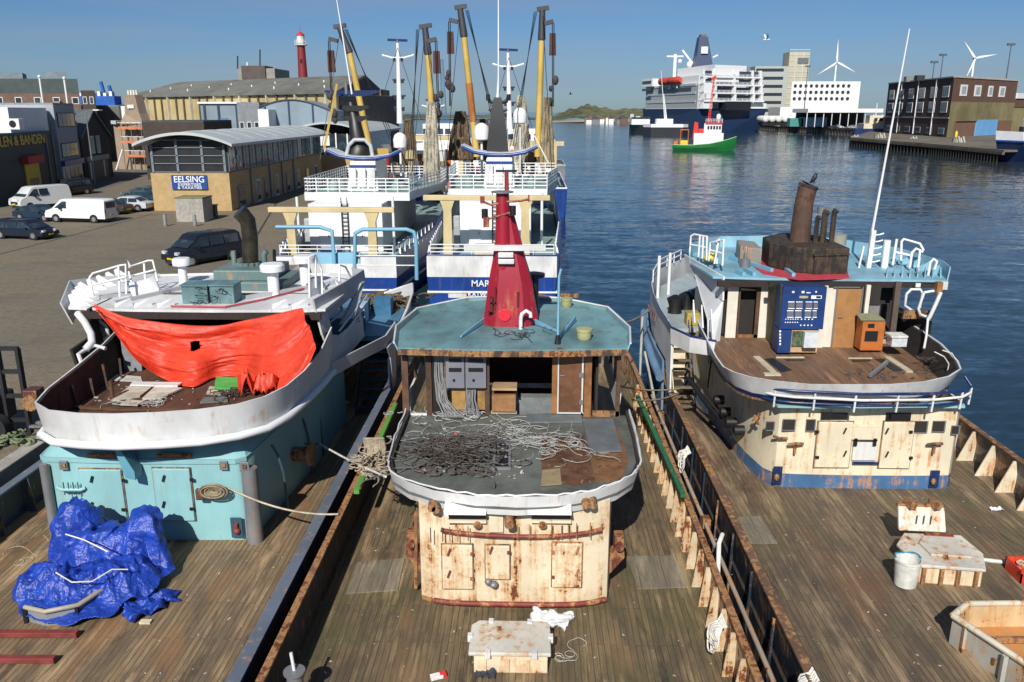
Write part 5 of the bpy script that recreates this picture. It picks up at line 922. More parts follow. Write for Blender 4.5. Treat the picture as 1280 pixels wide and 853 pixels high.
lb_, rb2 = hp0[4]+V(-.08, .1, 0), hp0[3]+V(-.3, .12, 0); zt2 = D(1150, 632, lb_.y+.3).z-2.5
lu = MB().slab([lb_, rb2, rb2+V(0, .25, zt2), lb_+V(.02, .25, zt2)], (0, .1, 0)).build('open_lid', paint('white_rusty_lid', (.74, .70, .6), .55, .2), R_, bev=.02)
MB().bar(lb_+V(0, .3, zt2+.02), rb2+V(0, .3, zt2+.02), .09).build('lid_edge', RUST, lu)
for t in (.25, .78): q_ = lb_.lerp(rb2, t)+V(0, .25, zt2); MB().box(q_.x-.08, q_.x+.08, q_.y-.15, q_.y+.15, q_.z, q_.z+.2, .3).build('lid_hinge', RUSTD, lu)
for t in (.35, .5, .65): q_ = lb_.lerp(rb2, t)+V(0, .02, .2); MB().bar(q_, q_+V(.04, .07, .2), .022).build('lid_stay', BLACK, lu)
MB().prism([tuple(G(*p, 2))[:2] for p in ((905, 648), (950, 646), (972, 680), (918, 680))], 2.003, 2.02).build('deck_patch', deckwood('worn_patch', (.26, .23, .17), (.2, .17, .12), (.13, .11, .08), .6, .5), R_)
# loose things on the right trawler
b_ = G(1131, 731, 2.0); tt = thing('bucket', 'tall white plastic bucket standing beside the open cream hatch', 'bucket', b_)
WB = plain('dirty_white_plastic', (.62, .62, .57), .45, 0, .25, 4)
MB().lathe(b_, [(.22, 0), (.245, .02), (.29, .62), (.31, .64), (.31, .68), (.275, .68), (.23, .06), (.05, .05)], 24).build('pail', WB, tt, 40); MB().tube([b_+V(.29*math.cos(a*.35), .29*math.sin(a*.35), .7+.03*math.sin(a)) for a in range(10)], .02, 6).build('blue_handle', plain('teal_plastic', (.04, .25, .33), .4), tt, 60)
c_ = G(1278, 720, 2.0); tt = thing('fish_crate', 'small bright red plastic crate at the right edge of the frame', 'crate', c_)
RC = plain('crate_red', (.62, .05, .02), .4); mb = MB()
for s_ in ((-.25, -.22, -.35, .35), (.22, .25, -.35, .35), (-.25, .25, -.35, -.32), (-.25, .25, .32, .35)): mb.box(c_.x+s_[0], c_.x+s_[1], c_.y+s_[2], c_.y+s_[3], 2.0, 2.32)
mb.box(c_.x-.22, c_.x+.22, c_.y-.32, c_.y+.32, 2.0, 2.03); mb.build('crate_shell', RC, tt); MB().box(c_.x-.28, c_.x+.28, c_.y-.38, c_.y-.34, 2.27, 2.34).build('crate_lip', RC, tt)
k = MB(); clump(k, c_+V(0, 0, .05), .16, .2, .2, 5, .03, 8, .5); tag(recentre(k.build('crate_rope', ROPE, None)), 'bits of pale rope lying in the red crate', 'rope')
tt = thing('fish_bin', 'large open steel bin with orange rusty floor at the bottom right corner', 'bin', G(1240, 830, 2.0))
bp_ = [V(8.75, 15.3, 0), V(9.25, 15.75, 0), V(13.0, 15.9, 0), V(13.0, 13.2, 0), V(9.6, 13.2, 0)]
bp2 = bp_+[bp_[0]]; BINO = paint('blue_grey_bin', (.42, .42, .38), .6, .3); BINI = paint('orange_rust_floor', (.55, .25, .08), .5, .3, .7, 1, rcol=(.30, .10, .03))
MB().sheet([p+V(0, 0, 1.99) for p in bp2], [p+V(0, 0, 2.62) for p in bp2], -.05).build('bin_wall', BINO, tt); MB().sheet([V(10.4, 14.5, 0)+(p-V(10.4, 14.5, 0))*.93+V(0, 0, 2.0) for p in bp2], [V(10.4, 14.5, 0)+(p-V(10.4, 14.5, 0))*.97+V(0, 0, 2.61) for p in bp2], -.02).build('bin_lining', paint('bin_cream_inside', (.62, .45, .25), .6, .3), tt)
MB().prism([tuple(V(10.4, 14.5, 0)+(p-V(10.4, 14.5, 0))*.94)[:2] for p in bp_], 2.1, 2.15).build('bin_floor', BINI, tt); MB().tube([p+V(0, 0, 2.65) for p in bp2], .07, 8).build('bin_rim', paint('bin_rim_cream', (.62, .58, .46), .5, .2), tt, 60)
for y in (14.3, 15.0): MB().bar((9.1, y, 2.3), (12.9, y+.1, 2.3), .08, .12).build('cross_bar', RUST, tt)
for p in (V(9.0, 15.0, 0), V(9.3, 14.1, 0)): MB().bar(p+V(-.12, 0, 2.0), p+V(-.12, 0, 2.58), .09).build('bin_rib', BINO, tt)
p = G(1245, 638, 2.0); tag(recentre(crumple(p, .35, .16, .08, 18, 10).build('paper_scrap', cloth('white_sheet', ()), None, 60, solid=.01)), 'white paper scrap on the planks right of the cream hatch', 'scrap')
p = G(1248, 705, 2.0); tag(recentre(MB().tube([p-V(.35, -.1, -.05), p+V(0, 0, .06), p+V(.3, -.05, .05)], .05, 6).build('rope_end', ROPEW, None)), 'short thick pale rope end lying beside the red crate', 'rope')
oc = thing('wooden_cabinet', 'orange wooden cabinet with two square openings in the open wheelhouse', 'cabinet', D(1090, 436, 27.6))
CBO = plain('orange_cabinet_wood', (.42, .13, .03), .45, 0, .2, 4)
wbox(MB(), 1077, 402, 1105, 438.5, 27.6, 0, .55).build('carcass', CBO, oc, bev=.01); wbox(MB(), 1085, 405, 1093, 410, 27.6, .012).build('opening', BLACK, oc); wbox(MB(), 1081, 414, 1097, 427, 27.6, .012).build('opening', BLACK, oc)
a, b_ = D(1076, 401, 27.55), D(1106, 401, 27.55); MB().slab([a, b_, b_+V(-.05, .6, .08), a+V(.05, .6, .08)], (0, 0, .03)).build('top', plain('moss_felt', (.22, .22, .12), .9), oc)
wx_ = thing('white_box', 'small white box on the brown gallery floor beside the orange cabinet', 'box', D(1124, 434, 27.0)); wbox(MB(), 1115, 422, 1134, 434, 27.0, 0, .45).build('box_body', plain('pale_grey_box', ()), wx_, bev=.01); wbox(MB(), 1114, 420, 1135, 422.5, 26.98, .02, .5).build('box_lid', plain('dirty_white_plastic', ()), wx_)
k = MB(); clump(k, G(1178, 460, 4.78), .45, .35, .4, 16, .02, 61, .7); tag(recentre(k.build('cable_tangle', plain('dark_cable', ()), None, 60)), 'dark cables curling over the right corner of the right trawler gallery', 'cables')
k = MB(); k.tube([D(x, y, 24.5) for x, y in ((1183, 470), (1186, 455), (1180, 446), (1168, 440))], .02, 6); k.tube([D(x, y, 24.5) for x, y in ((1188, 470), (1196, 452), (1190, 442), (1178, 438))], .02, 6); tag(recentre(k.build('white_wire', ROPEW, None, 60)), 'two white wires arching up at the corner of the right gallery', 'cables')
scraps('debris', 55, (1055, 462, 1190, 474), 4.76, 22, plain('dark_scrap', (.09, .07, .06), .8, 0, .5, 9), 'dark scraps along the front of the brown strip floor', .02, .08)
k = D(1095, 466, 23.4); tag(recentre(MB().bar(G(1088, 470, 4.85), G(1108, 460, 4.85)+V(0, 0, .2), .1, .1).build('grey_bracket', STEEL, None)), 'bent grey bracket lying at the front of the brown strip floor', 'bracket')
for (px, py, z, n, lb) in ((858, 565, 3.05, 16, 'bunch of white mooring rope over the rusty rail, near the blue post'), (900, 780, 3.0, 18, 'knot of white rope hung on the rusty rail nearest the camera'), (1015, 850, 3.05, 10, 'white rope end on the rusty rail at the bottom of the frame')):
    k = MB(); p = G(px, py, z)
    rr = random.Random(px)
    for i in range(n):
        w_ = rr.uniform(.05, .13); dz = rr.uniform(.25, .75); oy = rr.gauss(0, .12); ox = -.12+rr.uniform(-.03, .03)
        k.tube([p+V(.1, oy, .06)]+[p+V(ox-.04*math.sin(t*.5), oy+w_*math.sin(t*.62), .04-dz*math.sin(t*.31)) for t in range(1, 10)]+[p+V(.08, oy+.1, .07)], .017, 6)
    tag(recentre(k.build('white_rope', ROPEW, None, 60)), lb, 'rope')
rope('hanging_rope', [G(903, 668, 3.1), D(902, 672, 17.4)-V(.05, 0, .15), D(897, 730, 17.2)], .05, ROPEW, 'short thick white rope hanging vertically between the two rails')
for i, (a, b_) in enumerate(((D(770, 405, 27), D(812, 388, 33)), (D(775, 483, 26), D(855, 485, 28.4)), (D(790, 500, 25), D(848, 492, 28.2)))): rope('mooring_rope', sag(a, b_, .12), .03, plain('tan_rope', ()), ['tan rope from the turquoise roof to the pale blue shoulder of the right trawler', 'upper tan rope tied between the middle and right trawlers at the stairs', 'lower slack tan rope tied between the middle and right trawlers at the stairs'][i])
for i, (a, b_) in enumerate(((D(803, 395, 33), D(800, 470, 31)), (D(806, 440, 31), D(822, 520, 29)))): rope('hanging_line', sag(a, b_, -.05), .05, plain('weathered_fender_rope', (.32, .32, .28), .9), ['weathered rope fender hanging down the pale blue hull shoulder', 'white rope hanging lower on the pale blue hull beside the stairs'][i], 'fender')
tt = thing('green_pipe_rail', 'faded green steel rail on the middle trawler bulwark beside the wheelhouse', 'rail', V(-4.5, 23, 3.1))
MB().bar((-4.55, 19.8, 3.12), (-4.6, 26.5, 3.15), .14, .1).build('rail_bar', paint('bright_green_paint', (.10, .33, .05), .15), tt)
tt = thing('green_pipe_rail', 'dark green steel rail between the middle wheelhouse and the white rope bunch', 'rail', V(3.9, 23, 3.1)); MB().bar((3.95, 19.8, 3.12), (3.7, 27.5, 3.15), .14, .1).build('rail_bar', paint('dark_green_paint', (.02, .14, .06), .25), tt)
tt = thing('small_bollard', 'grey steel drum bollard on the left rail of the middle trawler', 'bollard', G(368, 845, 2.6)); p = G(368, 842, 2.8); MB().lathe(p-V(0, 0, .3), [(.16, 0), (.14, .3), (.2, .32), (.2, .36), (.02, .37)], 16).build('drum', STEEL, tt, 40); MB().cyl(p+V(0, 0, .05), p+V(-.05, .05, .4), .03).build('pin', WHITE, tt)
# ------------------------------------------------------------------ two working trawlers behind, sterns towards us
BUFF = paint('buff_gallows_paint', (.62, .50, .27), .15, .2, .5); SEAG = paint('green_grey_deck', (.24, .36, .34), .12, .3, .6); NETB = plain('brown_net', (.14, .10, .06), .95, 0, .5, 9); NETP = plain('pale_net', (.40, .36, .28), .95, 0, .5, 8)
def rail_part(par, path, h, nm='railing', mat=None, r=.035, mid=2, every=1.2):
    return railing(MB(), path, h, r, mid, every).build(nm, mat or WHITE_C, par, 60)
def blue_trawler(label, sx0, sx1, xm0, xm1, Y0, L_, zs, bd, gal, names=None):
    """sx: stern width at Y0, xm: full beam further on"""
    xc = (sx0+sx1)/2; R = thing('beam_trawler', label, 'trawler', V(xc, Y0+L_/2, 0))
    xa, xb = xm0, xm1; Y1 = Y0+L_
    P = [(sx0, Y0), (sx0+.0, Y0+.5), (xa, Y0+10), (xa, Y0+L_*.7), ((xa+xb)/2-1.5, Y1-1.5), ((xa+xb)/2, Y1), ((xa+xb)/2+1.5, Y1-1.5), (xb, Y0+L_*.7), (xb, Y0+10), (sx1, Y0+.5), (sx1, Y0)]
    Zt = [zs, zs, zs+.5, zs+1.6, zs+3, zs+3.2, zs+3, zs+1.6, zs+.5, zs, zs]
    cx_ = (xa+xb)/2
    def k(p, f): return (cx_+(p[0]-cx_)*f, p[1]+(.0 if p[1] > Y0+1 else .15*(1-f)*10))
    loop = P+[P[0]]; Zl = Zt+[Zt[0]]
    MB().sheet([(*k(p, .96), -.5) for p in loop], [(*p, zs-1.42+(z-zs)*.9) for p, z in zip(loop, Zl)], .06).build('hull', ROYAL, R, 30)
    MB().sheet([(*p, zs-1.42+(z-zs)*.9) for p, z in zip(loop, Zl)], [(*p, z) for p, z in zip(loop, Zl)], .06).build('upper_strake', WHITE, R, 30)
    MB().tube([(p[0], p[1]-.03, .95+.25*(z-zs)) for p, z in zip(loop, Zl)], .09, 8).build('belting', WHITE, R, 60)
    MB().tube([(*p, z+.03) for p, z in zip(loop, Zl)], .07, 8).build('cap_rail', ROYAL, R, 60)
    MB().prism([k(p, .98) for p in P], zs-.75, zs-.65).build('deck', SEAG, R)
    zd = zs-.65
    stern = [V(sx0+.2, Y0+.1, zs), V(sx1-.2, Y0+.1, zs)]; rail_part(R, stern, .75, mid=2, every=1.4)
    if names: 
        for (bd_, size, dz, xx) in names: text('ship_name', bd_, size, WHITE_C, V(xx, Y0-.1, dz), 0, R, .012, bold=.006)
    # slanted guard posts along both sides
    for sgn, x0_, x1_ in ((-1, sx0, xa), (1, sx1, xb)):
        for i in range(9):
            y = Y0+1.0+i*1.15; x = x0_+(x1_-x0_)*min(1, (y-Y0)/10); MB().bar((x, y, zs), (x-sgn*.12, y+.45, zs+.75+.02*i), .12, .2).build('guard_post', WHITE_C, R)
        MB().tube([(x0_, Y0+.8, zs+.72), (x1_, Y0+11.5, zs+1.0)], .05, 6).build('guard_rail', ROYAL, R, 50)
    # gallows
    gx0, gx1, gl, gr_, gy, gz = gal
    g = MB().box(gx0, gx1, gy-.25, gy+.3, gz-.34, gz).build('gallows_beam', BUFF, R, bev=.03)
    for x in (gl, gr_): MB().slab([(x-.33, gy-.2, zd), (x+.33, gy-.2, zd), (x+.27, gy-.2, gz-1.0), (x+.5, gy-.2, gz-.34), (x-.5, gy-.2, gz-.34), (x-.27, gy-.2, gz-1.0)], (0, .45, 0)).build('gallows_leg', BUFF, R)
    # deckhouse, bridge deck with fascia and rails
    hx0, hx1, hy, bz, bx0, bx1, by = bd
    hs = MB().box(hx0, hx1, hy, hy+18, zd, bz-.5).build('deckhouse', WHITE_C, R, bev=.06)
    for t in (.22, .68):
        x = hx0+(hx1-hx0)*t; dd = MB().box(x-.5, x+.4, hy-.06, hy, zd+.25, zd+2.1).build('door', WHITE_C, hs, bev=.03); MB().box(x+.2, x+.28, hy-.1, hy-.06, zd+1.1, zd+1.25).build('handle', STEEL, dd)
    lad = MB(); xm_ = (hx0+hx1)/2
    for s in (-.22, .22): lad.bar((xm_+s, hy-.15, zd), (xm_+s, hy-.15, bz), .07)
    for i in range(12): lad.bar((xm_-.22, hy-.15, zd+.3*i+.2), (xm_+.22, hy-.15, zd+.3*i+.2), .05)
    lad.build('ladder', BLACK, R)
    MB().box(hx0-.55, hx0-.05, hy+.6, hy+1.1, zd, zd+2.4).build('side_locker', plain('grey_locker', (.35, .37, .38)), R, bev=.1); MB().box(xm_-1.4, xm_+.2, gy+1, gy+1.8, zd, zd+.8).build('deck_winch', NAVY if bx0 < -12 else BUFF, R, bev=.08)
    for x in (hx0-.8, hx1+.8): MB().cyl((x, hy+.1, zd), (x, hy+.1, bz), .1, .1, 8).build('deck_post', WHITE_C, R)
    bp_ = [(bx0, by), (bx0-.1, by+2), (xa+.1, by+9), (xa+.1, by+15), (xb-.1, by+15), (xb-.1, by+9), (bx1+.1, by+2), (bx1, by)]
    bdk = MB().prism(bp_, bz-.12, bz).build('bridge_deck', SEAG, R)
    MB().sheet([(*p, bz-.5) for p in bp_+bp_[:1]], [(*p, bz+.12) for p in bp_+bp_[:1]], .06).build('fascia', WHITE_C, bdk, 30)
    rail_part(bdk, [V(x, y, bz+.1) for x, y in bp_+bp_[:1]], 1.05, r=.04, mid=3, every=.9)
    # console, canopy, black funnel mast
    cx2 = (bx0+bx1)/2; con = MB(); con.slab([(cx2-1.25, by+2.2, bz), (cx2+1.25, by+2.2, bz), (cx2+1.0, by+2.6, bz+2.3), (cx2-1.0, by+2.6, bz+2.3)], (0, 5, 0)); con = con.build('wheelhouse_casing', WHITE_C, R, bev=.08)
    for s in (-.75, 0, .75): MB().box(cx2+s-.3, cx2+s+.3, by+2.05, by+2.3, bz+.3, bz+1.8).build('casing_panel', WHITE, con, bev=.05)
    MB().box(cx2-1.05, cx2+1.05, by+2.35, by+2.5, bz+1.9, bz+2.02).build('blue_stripe', ROYAL, con)
    for s in (-1, 1):
        for yy in (3, 6): mb = MB(); mb.lathe((cx2+s*2.5, by+yy, bz), [(.35, 0), (.35, .5), (.15, .6), (.12, .9)], 12); mb.build('deck_gear', SEAG if yy == 3 else STEEL, bdk, 50)
    cz_ = bz+2.5; can = MB(); top = [(-3.0, .55), (-2.0, .1), (-1.0, -.05), (0, -.1), (1.0, -.05), (2.0, .1), (3.0, .55)]
    can.loft([[V(cx2+x, by+3.2+yy, cz_+z+dz) for yy, dz in ((0, 0), (2.6, .0), (2.6, .22), (0, .22))] for x, z in top], True, True); can = can.build('canopy', paint('pale_canopy', (.62, .68, .70), .08, .2), R, 20)
    MB().tube([V(cx2+x, by+3.15, cz_+z+.05) for x, z in top], .13, 8).build('canopy_edge', ROYAL, can, 50)
    return R, cx2, by, bz, cz_, xa, xb, zd
# left of the two
B1, cx1, by1, bz1, cz1, *_r = blue_trawler('blue and white beam trawler moored behind the turquoise trawler with an arched black mast housing', -17.3, -9.2, -17.6, -7.9, 55.5, 44, 3.25, (-16.6, -11.1, 61.5, 6.65, -17.4, -9.4, 64), (-18.4, -9.6, -16.9, -11.2, 58, 6.3))
f_ = MB(); a = D(446, 196, 69); t = D(438, 128, 70)
f_.loft([[V(c_.x+r*math.cos(q), c_.y+r*.8*math.sin(q), c_.z) for q in [2*math.pi*i/12 for i in range(12)]] for c_, r in ((a, 1.05), (D(449, 186, 69), .98), (D(448, 178, 69.2), .75), (D(447, 172, 69.4), .62), (D(443, 150, 69.8), .48), (t, .33))], True, True); f1 = f_.build('funnel_mast', BLACK, B1, 50)
MB().tube([D(433, 198, 68.2)+V(0, 0, .2), D(436, 182, 68.2), D(443, 175, 68.2), D(456, 175, 68.2), D(463, 182, 68.2), D(466, 197, 68.2)], .16, 8).build('arch_rim', GREYW, f1, 60)
for q_, w_ in ((118, 2.2), (137, 1.2), (150, 1.1)): c_ = D(440+(q_-118)*.1, q_, 69.5); MB().slab([c_+V(-w_, 0, .15), c_+V(-w_*.4, 0, -.15), c_+V(w_*.4, 0, -.15), c_+V(w_, 0, .15), c_+V(w_, 0, .3), c_+V(-w_, 0, .3)], (0, .5, 0)).build('cross_arm', NAVY if q_ == 118 else BLACK, f1)
MB().tube([D(440, 118, 69.5), D(421, 0, 69.5), D(419, -30, 69.5)], .07, 6, True, [.09, .05, .04]).build('whip_aerial', WHITE_C, f1, 60)
c_ = D(432, 103, 69.5); MB().cyl(D(433, 118, 69.5), c_, .12).build('mast_lamp', STEEL, f1)
MB().bar(D(405, 187, 68), D(421, 105, 68.5), .16).build('yellow_prop', YEL, B1)
# right of the two
B2, cx2_, by2, bz2, cz2, *_r = blue_trawler('blue and white beam trawler with its port of registry in white letters on the stern', -7.0, 1.65, -7.3, 2.2, 55, 46, 3.42, (-5.4, -.1, 62, 6.95, -6.35, 1.1, 64), (-7.55, 1.2, -5.9, -.5, 58, 7.15), [('MARG', .62, D(589, 357, 55).z-.05, D(589, 357, 55).x), ('KATWIJK', .42, D(585, 370, 55).z-.02, D(585, 370, 55).x)])
f_ = MB(); f_.loft([[V(c_.x+sx_*r, c_.y+sy_*r, c_.z) for sx_, sy_ in ((-1, -.7), (1, -.7), (1, .7), (-1, .7))] for c_, r in ((D(622, 200, 69.5), .95), (D(622, 165, 69.5), .72), (D(622, 140, 69.5), .5), (D(622, 122, 69.5), .3))], True, True); f2 = f_.build('funnel_mast', BLACK, B2, 30)
MB().tube([D(610, 120, 69.5), D(612, 127, 69.5), D(622, 130, 69.5), D(633, 127, 69.5), D(636, 120, 69.5)], .14, 8).build('cross_arm', BLACK, f2, 60); MB().tube([D(611, 137, 69.5), D(622, 143, 69.5), D(634, 137, 69.5)], .1, 8).build('cross_arm', BLACK, f2, 60)
for x_ in (610, 636): MB().cyl(D(x_, 126, 69.4), D(x_, 118, 69.4), .16).build('deck_light', BLACK, f2, 40)
MB().tube([D(622, 122, 69.5), D(623, 95, 69.5), D(623, 0, 69.5), D(623, -30, 69.5)], .06, 6, True, [.14, .07, .05, .04]).build('whip_aerial', WHITE_C, f2, 60)
for (px, py, Y, R2) in ((602, 165, 71, B2), (650, 145, 78, B2), (500, 176, 78, B1)):
    c_ = D(px, py, Y); mb = MB(); mb.lathe(c_-V(0, 0, .7), [(.3, 0), (.6, .1), (.64, .8), (.5, 1.2), (.2, 1.4), (.02, 1.42)], 16); dm = mb.build('satellite_dome', WHITE_C, R2, 50); MB().cyl((c_.x, c_.y, 7), c_-V(0, 0, .8), .1).build('dome_post', WHITE_C, dm, 50)
c_ = D(563, 290, 62); mb = MB(); mb.ball(c_, .1, 6)
p0 = D(686, 205, 66); p1 = D(694, 320, 60); MB().tube([p0, D(668, 170, 70)], .06, 6).build('stay_wire', ROPEW, B2)
# derrick booms with blocks and wires
def boom(R, foot, top, split, headx, seed, rust=False):
    """foot/top pixels at depth Y; split = where the dark head starts"""
    Y = foot[2]; a, b_ = D(*foot), D(*top); s = D(*split)
    bm_ = MB().tube([a, s], .3, 10, True, [.31, .27]).build('derrick_boom', paint('rust_streaked_boom', (.50, .20, .03), .6, .2, .6, .4) if rust == 2 else YEL, R, 50)
    if rust: 
        m1, m2 = a.lerp(s, .30), a.lerp(s, .62); MB().tube([m1, m2], .325, 10).build('rusty_sleeve', paint('orange_boom_rust', (.40, .14, .03), .4, .3, .8, .6), bm_, 50)
    hd = MB().tube([s, b_], .3, 10, True, [.36, .26]).build('boom_head', plain('dark_steel_head', (.05, .05, .055), .5), bm_, 50)
    rr = random.Random(seed); dx = headx
    for q0, q1_ in ((V(-.5, 0, 0), V(.6, 0, .15)), (V(dx*.2, 0, -1.2), V(dx, 0, -1))): MB().bar(b_+q0, b_+q1_, .5, .35).build('sheave_block', plain('dark_steel_head', ()), hd)
    wires = []
    for k_ in range(3): wires.append(([b_+V(-dx*(.5+.12*k_), -.1, -.2), b_.lerp(a, .93)+V(-dx*(2.6-.25*k_), 0, 0)], .035))
    for k_ in range(2): wires.append(([b_+V(dx*(.9+.15*k_), -.1, -1.2), V(b_.x+dx*(1.0+.1*k_), b_.y, a.z+(b_.z-a.z)*.35)], .045))
    for pts, r in wires: MB().tube(pts, r, 5).build('wire', BLACK, bm_)
    c_ = b_+V(dx*.95, 0, -3.0); MB().slab([c_+V(-.28, 0, 1.0), c_+V(.28, 0, 1.0), c_+V(.34, 0, -.9), c_+V(-.3, 0, -.9)], (0, .4, 0)).build('hanging_block', plain('dark_red_block', (.09, .035, .025), .8, 0, .4), bm_)
    c_ = b_+V(dx*1.0, 0, -6.8)
    mb = MB()
    for i in range(6): q_ = c_+V(rr.uniform(-.3, .3), 0, rr.uniform(-1.4, 1.2)); mb.ball(q_, rr.uniform(.16, .32), 7, 1.4)
    mb.build('chain_cluster', plain('dark_chain', (.05, .04, .045), .8), bm_, 60)
    return bm_
boom(B1, (462, 185, 80), (424, 34, 80), (437, 66, 80), -1, 1)
boom(B1, (545, 228, 78), (531, 34, 78), (535, 68, 78), 1, 2)
boom(B2, (596, 196, 80), (575, 10, 80), (580, 46, 80), -1, 3, True)
boom(B2, (672, 196, 80), (678, 12, 80), (677, 50, 80), 1, 4)
def hung_net(px0, px1, pytop, pybot, Y, mat, label, seed, n=26, r=.09):
    rr = random.Random(seed); mb = MB()
    for i in range(n):
        t = rr.random(); xt = (px0+px1)/2+(px1-px0)*.3*(t-.5); xb = px0+(px1-px0)*t
        pts = []
        for k_ in range(8):
            f = k_/7; p = D(xt+(xb-xt)*f**.7+rr.uniform(-.8, .8), pytop+(pybot-pytop)*f, Y); p.y += rr.uniform(-.35, .35); pts.append(p)
        mb.tube(pts, r, 5, True, [r*rr.uniform(.7, 1.5) for _ in pts])
    return tag(recentre(mb.build('hung_net', mat, None, 60)), label, 'fishing net', 'nets hung from the derricks')
hung_net(529, 550, 128, 245, 76, NETP, 'long pale net hanging down the second derrick between the two blue trawlers', 1, 40, .12)
hung_net(560, 590, 140, 200, 84, NETB, 'dark brown net hanging left of the rusty derrick boom', 2, 46, .14)
hung_net(590, 618, 150, 200, 86, NETB, 'brown net mass between the rusty boom and the black funnel mast', 3, 36, .13)
hung_net(640, 662, 120, 205, 84, NETP, 'pale brown net hanging right of the black funnel mast', 4, 26, .12)
hung_net(676, 692, 122, 210, 80, plain('tan_net', (.26, .21, .13), .95, 0, .4, 7), 'tan net hanging down the rightmost derrick boom', 5, 30, .12)
hung_net(500, 522, 150, 215, 90, NETB, 'dark net bundle hanging behind the left bridge railing', 6, 30, .13)
# ------------------------------------------------------------------ more moored trawlers beyond
def back_trawler(label, x0, x1, Y0, L_, zb, hullm, housem, seed, mast, gallows=True, band=None):
    xc = (x0+x1)/2; R = thing('beam_trawler', label, 'trawler', V(xc, Y0+L_/2, 0)); rr = random.Random(seed)
    P = [(x0, Y0), (x0, Y0+L_*.7), (xc, Y0+L_), (x1, Y0+L_*.7), (x1, Y0)]; lp = P+P[:1]
    MB().sheet([(xc+(p[0]-xc)*.95, p[1], -.5) for p in lp], [(*p, 3.6) for p in lp], .1).build('hull', hullm, R, 20); MB().prism(P, 2.8, 2.9).build('deck', SEAG, R)
    MB().tube([(*p, 3.62) for p in lp], .1, 6).build('cap_rail', housem, R, 60)
    hs = MB().box(x0+1.6, x1-1.6, Y0+6, Y0+20, 2.9, zb-2.4).build('deckhouse', housem, R, bev=.08); br = MB().box(x0+2.2, x1-2.2, Y0+8, Y0+16, zb-2.4, zb).build('bridge', WHITE_C, R, bev=.08)
    for i in range(5): x = x0+2.6+i*(x1-x0-5.2)/4; MB().box(x-.35, x+.35, Y0+7.95, Y0+8.02, zb-1.5, zb-.6).build('window', GLASS, br)
    if band: MB().box(x0+1.55, x1-1.55, Y0+5.9, Y0+6.0, zb-3.3, zb-2.5).build('colour_band', band, hs)
    rail_part(R, [V(x0+1.4, Y0+16, zb-2.4), V(x0+1.4, Y0+5.8, zb-2.4), V(x1-1.4, Y0+5.8, zb-2.4), V(x1-1.4, Y0+16, zb-2.4)], 1.1, r=.05, mid=2, every=1.3)
    if gallows: 
        MB().box(x0+.3, x1-.3, Y0+3, Y0+3.6, zb-1.9, zb-1.35).build('gallows_beam', BUFF, R)
        for x in (x0+1.5, x1-1.5): MB().box(x-.3, x+.3, Y0+3, Y0+3.5, 2.9, zb-1.9).build('gallows_leg', BUFF, R)
    if mast:
        px, pb, pt = mast; a, b_ = D(px+2, pb, Y0+12), D(px, pt, Y0+12); a.z = zb
        m_ = MB().tube([a, b_], .3, 10, True, [.42, .2]).build('mast', WHITE_C, R, 50)
        h_ = b_.z-a.z
        for f, w_ in ((.82, 2.1), (.55, .8), (.35, .9), (.2, .7)):
            c_ = a.lerp(b_, f); MB().tube([c_+V(-w_, 0, .35 if f > .8 else 0), c_+V(-w_*.4, 0, 0), c_+V(w_*.4, 0, 0), c_+V(w_, 0, .35 if f > .8 else 0)], .13, 6).build('cross_arm', WHITE_C if f > .8 else NAVY, m_, 50)
            for s in (-.5, .5): MB().box(c_.x+s-.16, c_.x+s+.16, c_.y-.2, c_.y+.1, c_.z-.45, c_.z-.05).build('mast_light', BLACK, m_)
        MB().bar(b_+V(-1.3, 0, .4), b_+V(1.3, 0, .3), .25, .3).build('radar_scanner', NAVY, m_); MB().cyl(b_, b_+V(0, 0, .4), .15).build('radar_post', STEEL, m_)
    for i in range(9):
        x = rr.uniform(x0+.8, x1-.8); y = Y0+rr.uniform(.5, 5); s = rr.uniform(.25, .7); h_ = rr.uniform(.5, 2.2)
        mt = rr.choice([WHITE_C, BUFF, NETB, STEEL, RUSTD, NETB, plain('work_orange', (.65, .13, .02)), ROYAL])
        mb = MB()
        if rr.random() < .5: mb.box(x-s, x+s, y-s*.6, y+s*.6, 2.9, 2.9+h_, rr.random())
        else: mb.lathe((x, y, 2.9), [(s*.8, 0), (s, .2), (s*.8, h_*.7), (s*.3, h_)], 9)
        mb.build('deck_gear', mt, R, 40)
    return R
back_trawler('trawler with a tall white mast and buff gallows behind the left blue trawler', -16.5, -7.5, 103, 38, 11.2, NAVY, WHITE_C, 5, (497, 130, 54))
back_trawler('blue-hulled trawler with white bridge and orange band behind the right blue trawler', -5.5, 4.2, 104, 40, 10.5, ROYAL, WHITE_C, 9, (635, 120, 66), True, plain('work_orange', ()))
back_trawler('red-banded white trawler squeezed between the white mast and the rusty boom', -12.5, -5.2, 146, 34, 9.5, plain('red_hull', (.35, .03, .02)), WHITE_C, 12, (541, 150, 128), False, plain('red_hull', ()))
back_trawler('small grey vessel at the far end of the moored row', 1.3, 5.7, 150, 22, 6.5, STEEL, GREYW, 14, None, False)
cr_lat = MB(); a, b_ = D(556, 160, 190), D(552, 75, 190)
for s in (-.5, .5): cr_lat.bar(a+V(s, 0, 0), b_+V(s*.6, 0, 0), .18)
for i in range(26): t = i/25; cr_lat.bar(a.lerp(b_, t)+V(-.5+.4*t*.5, 0, 0), a.lerp(b_, min(1, t+.04))+V(.5-.4*t*.5, 0, 0), .14)
tag(recentre(cr_lat.build('lattice_crane', plain('crane_blue', (.05, .12, .22)), None)), 'thin dark lattice crane jib rising between the derricks', 'crane')

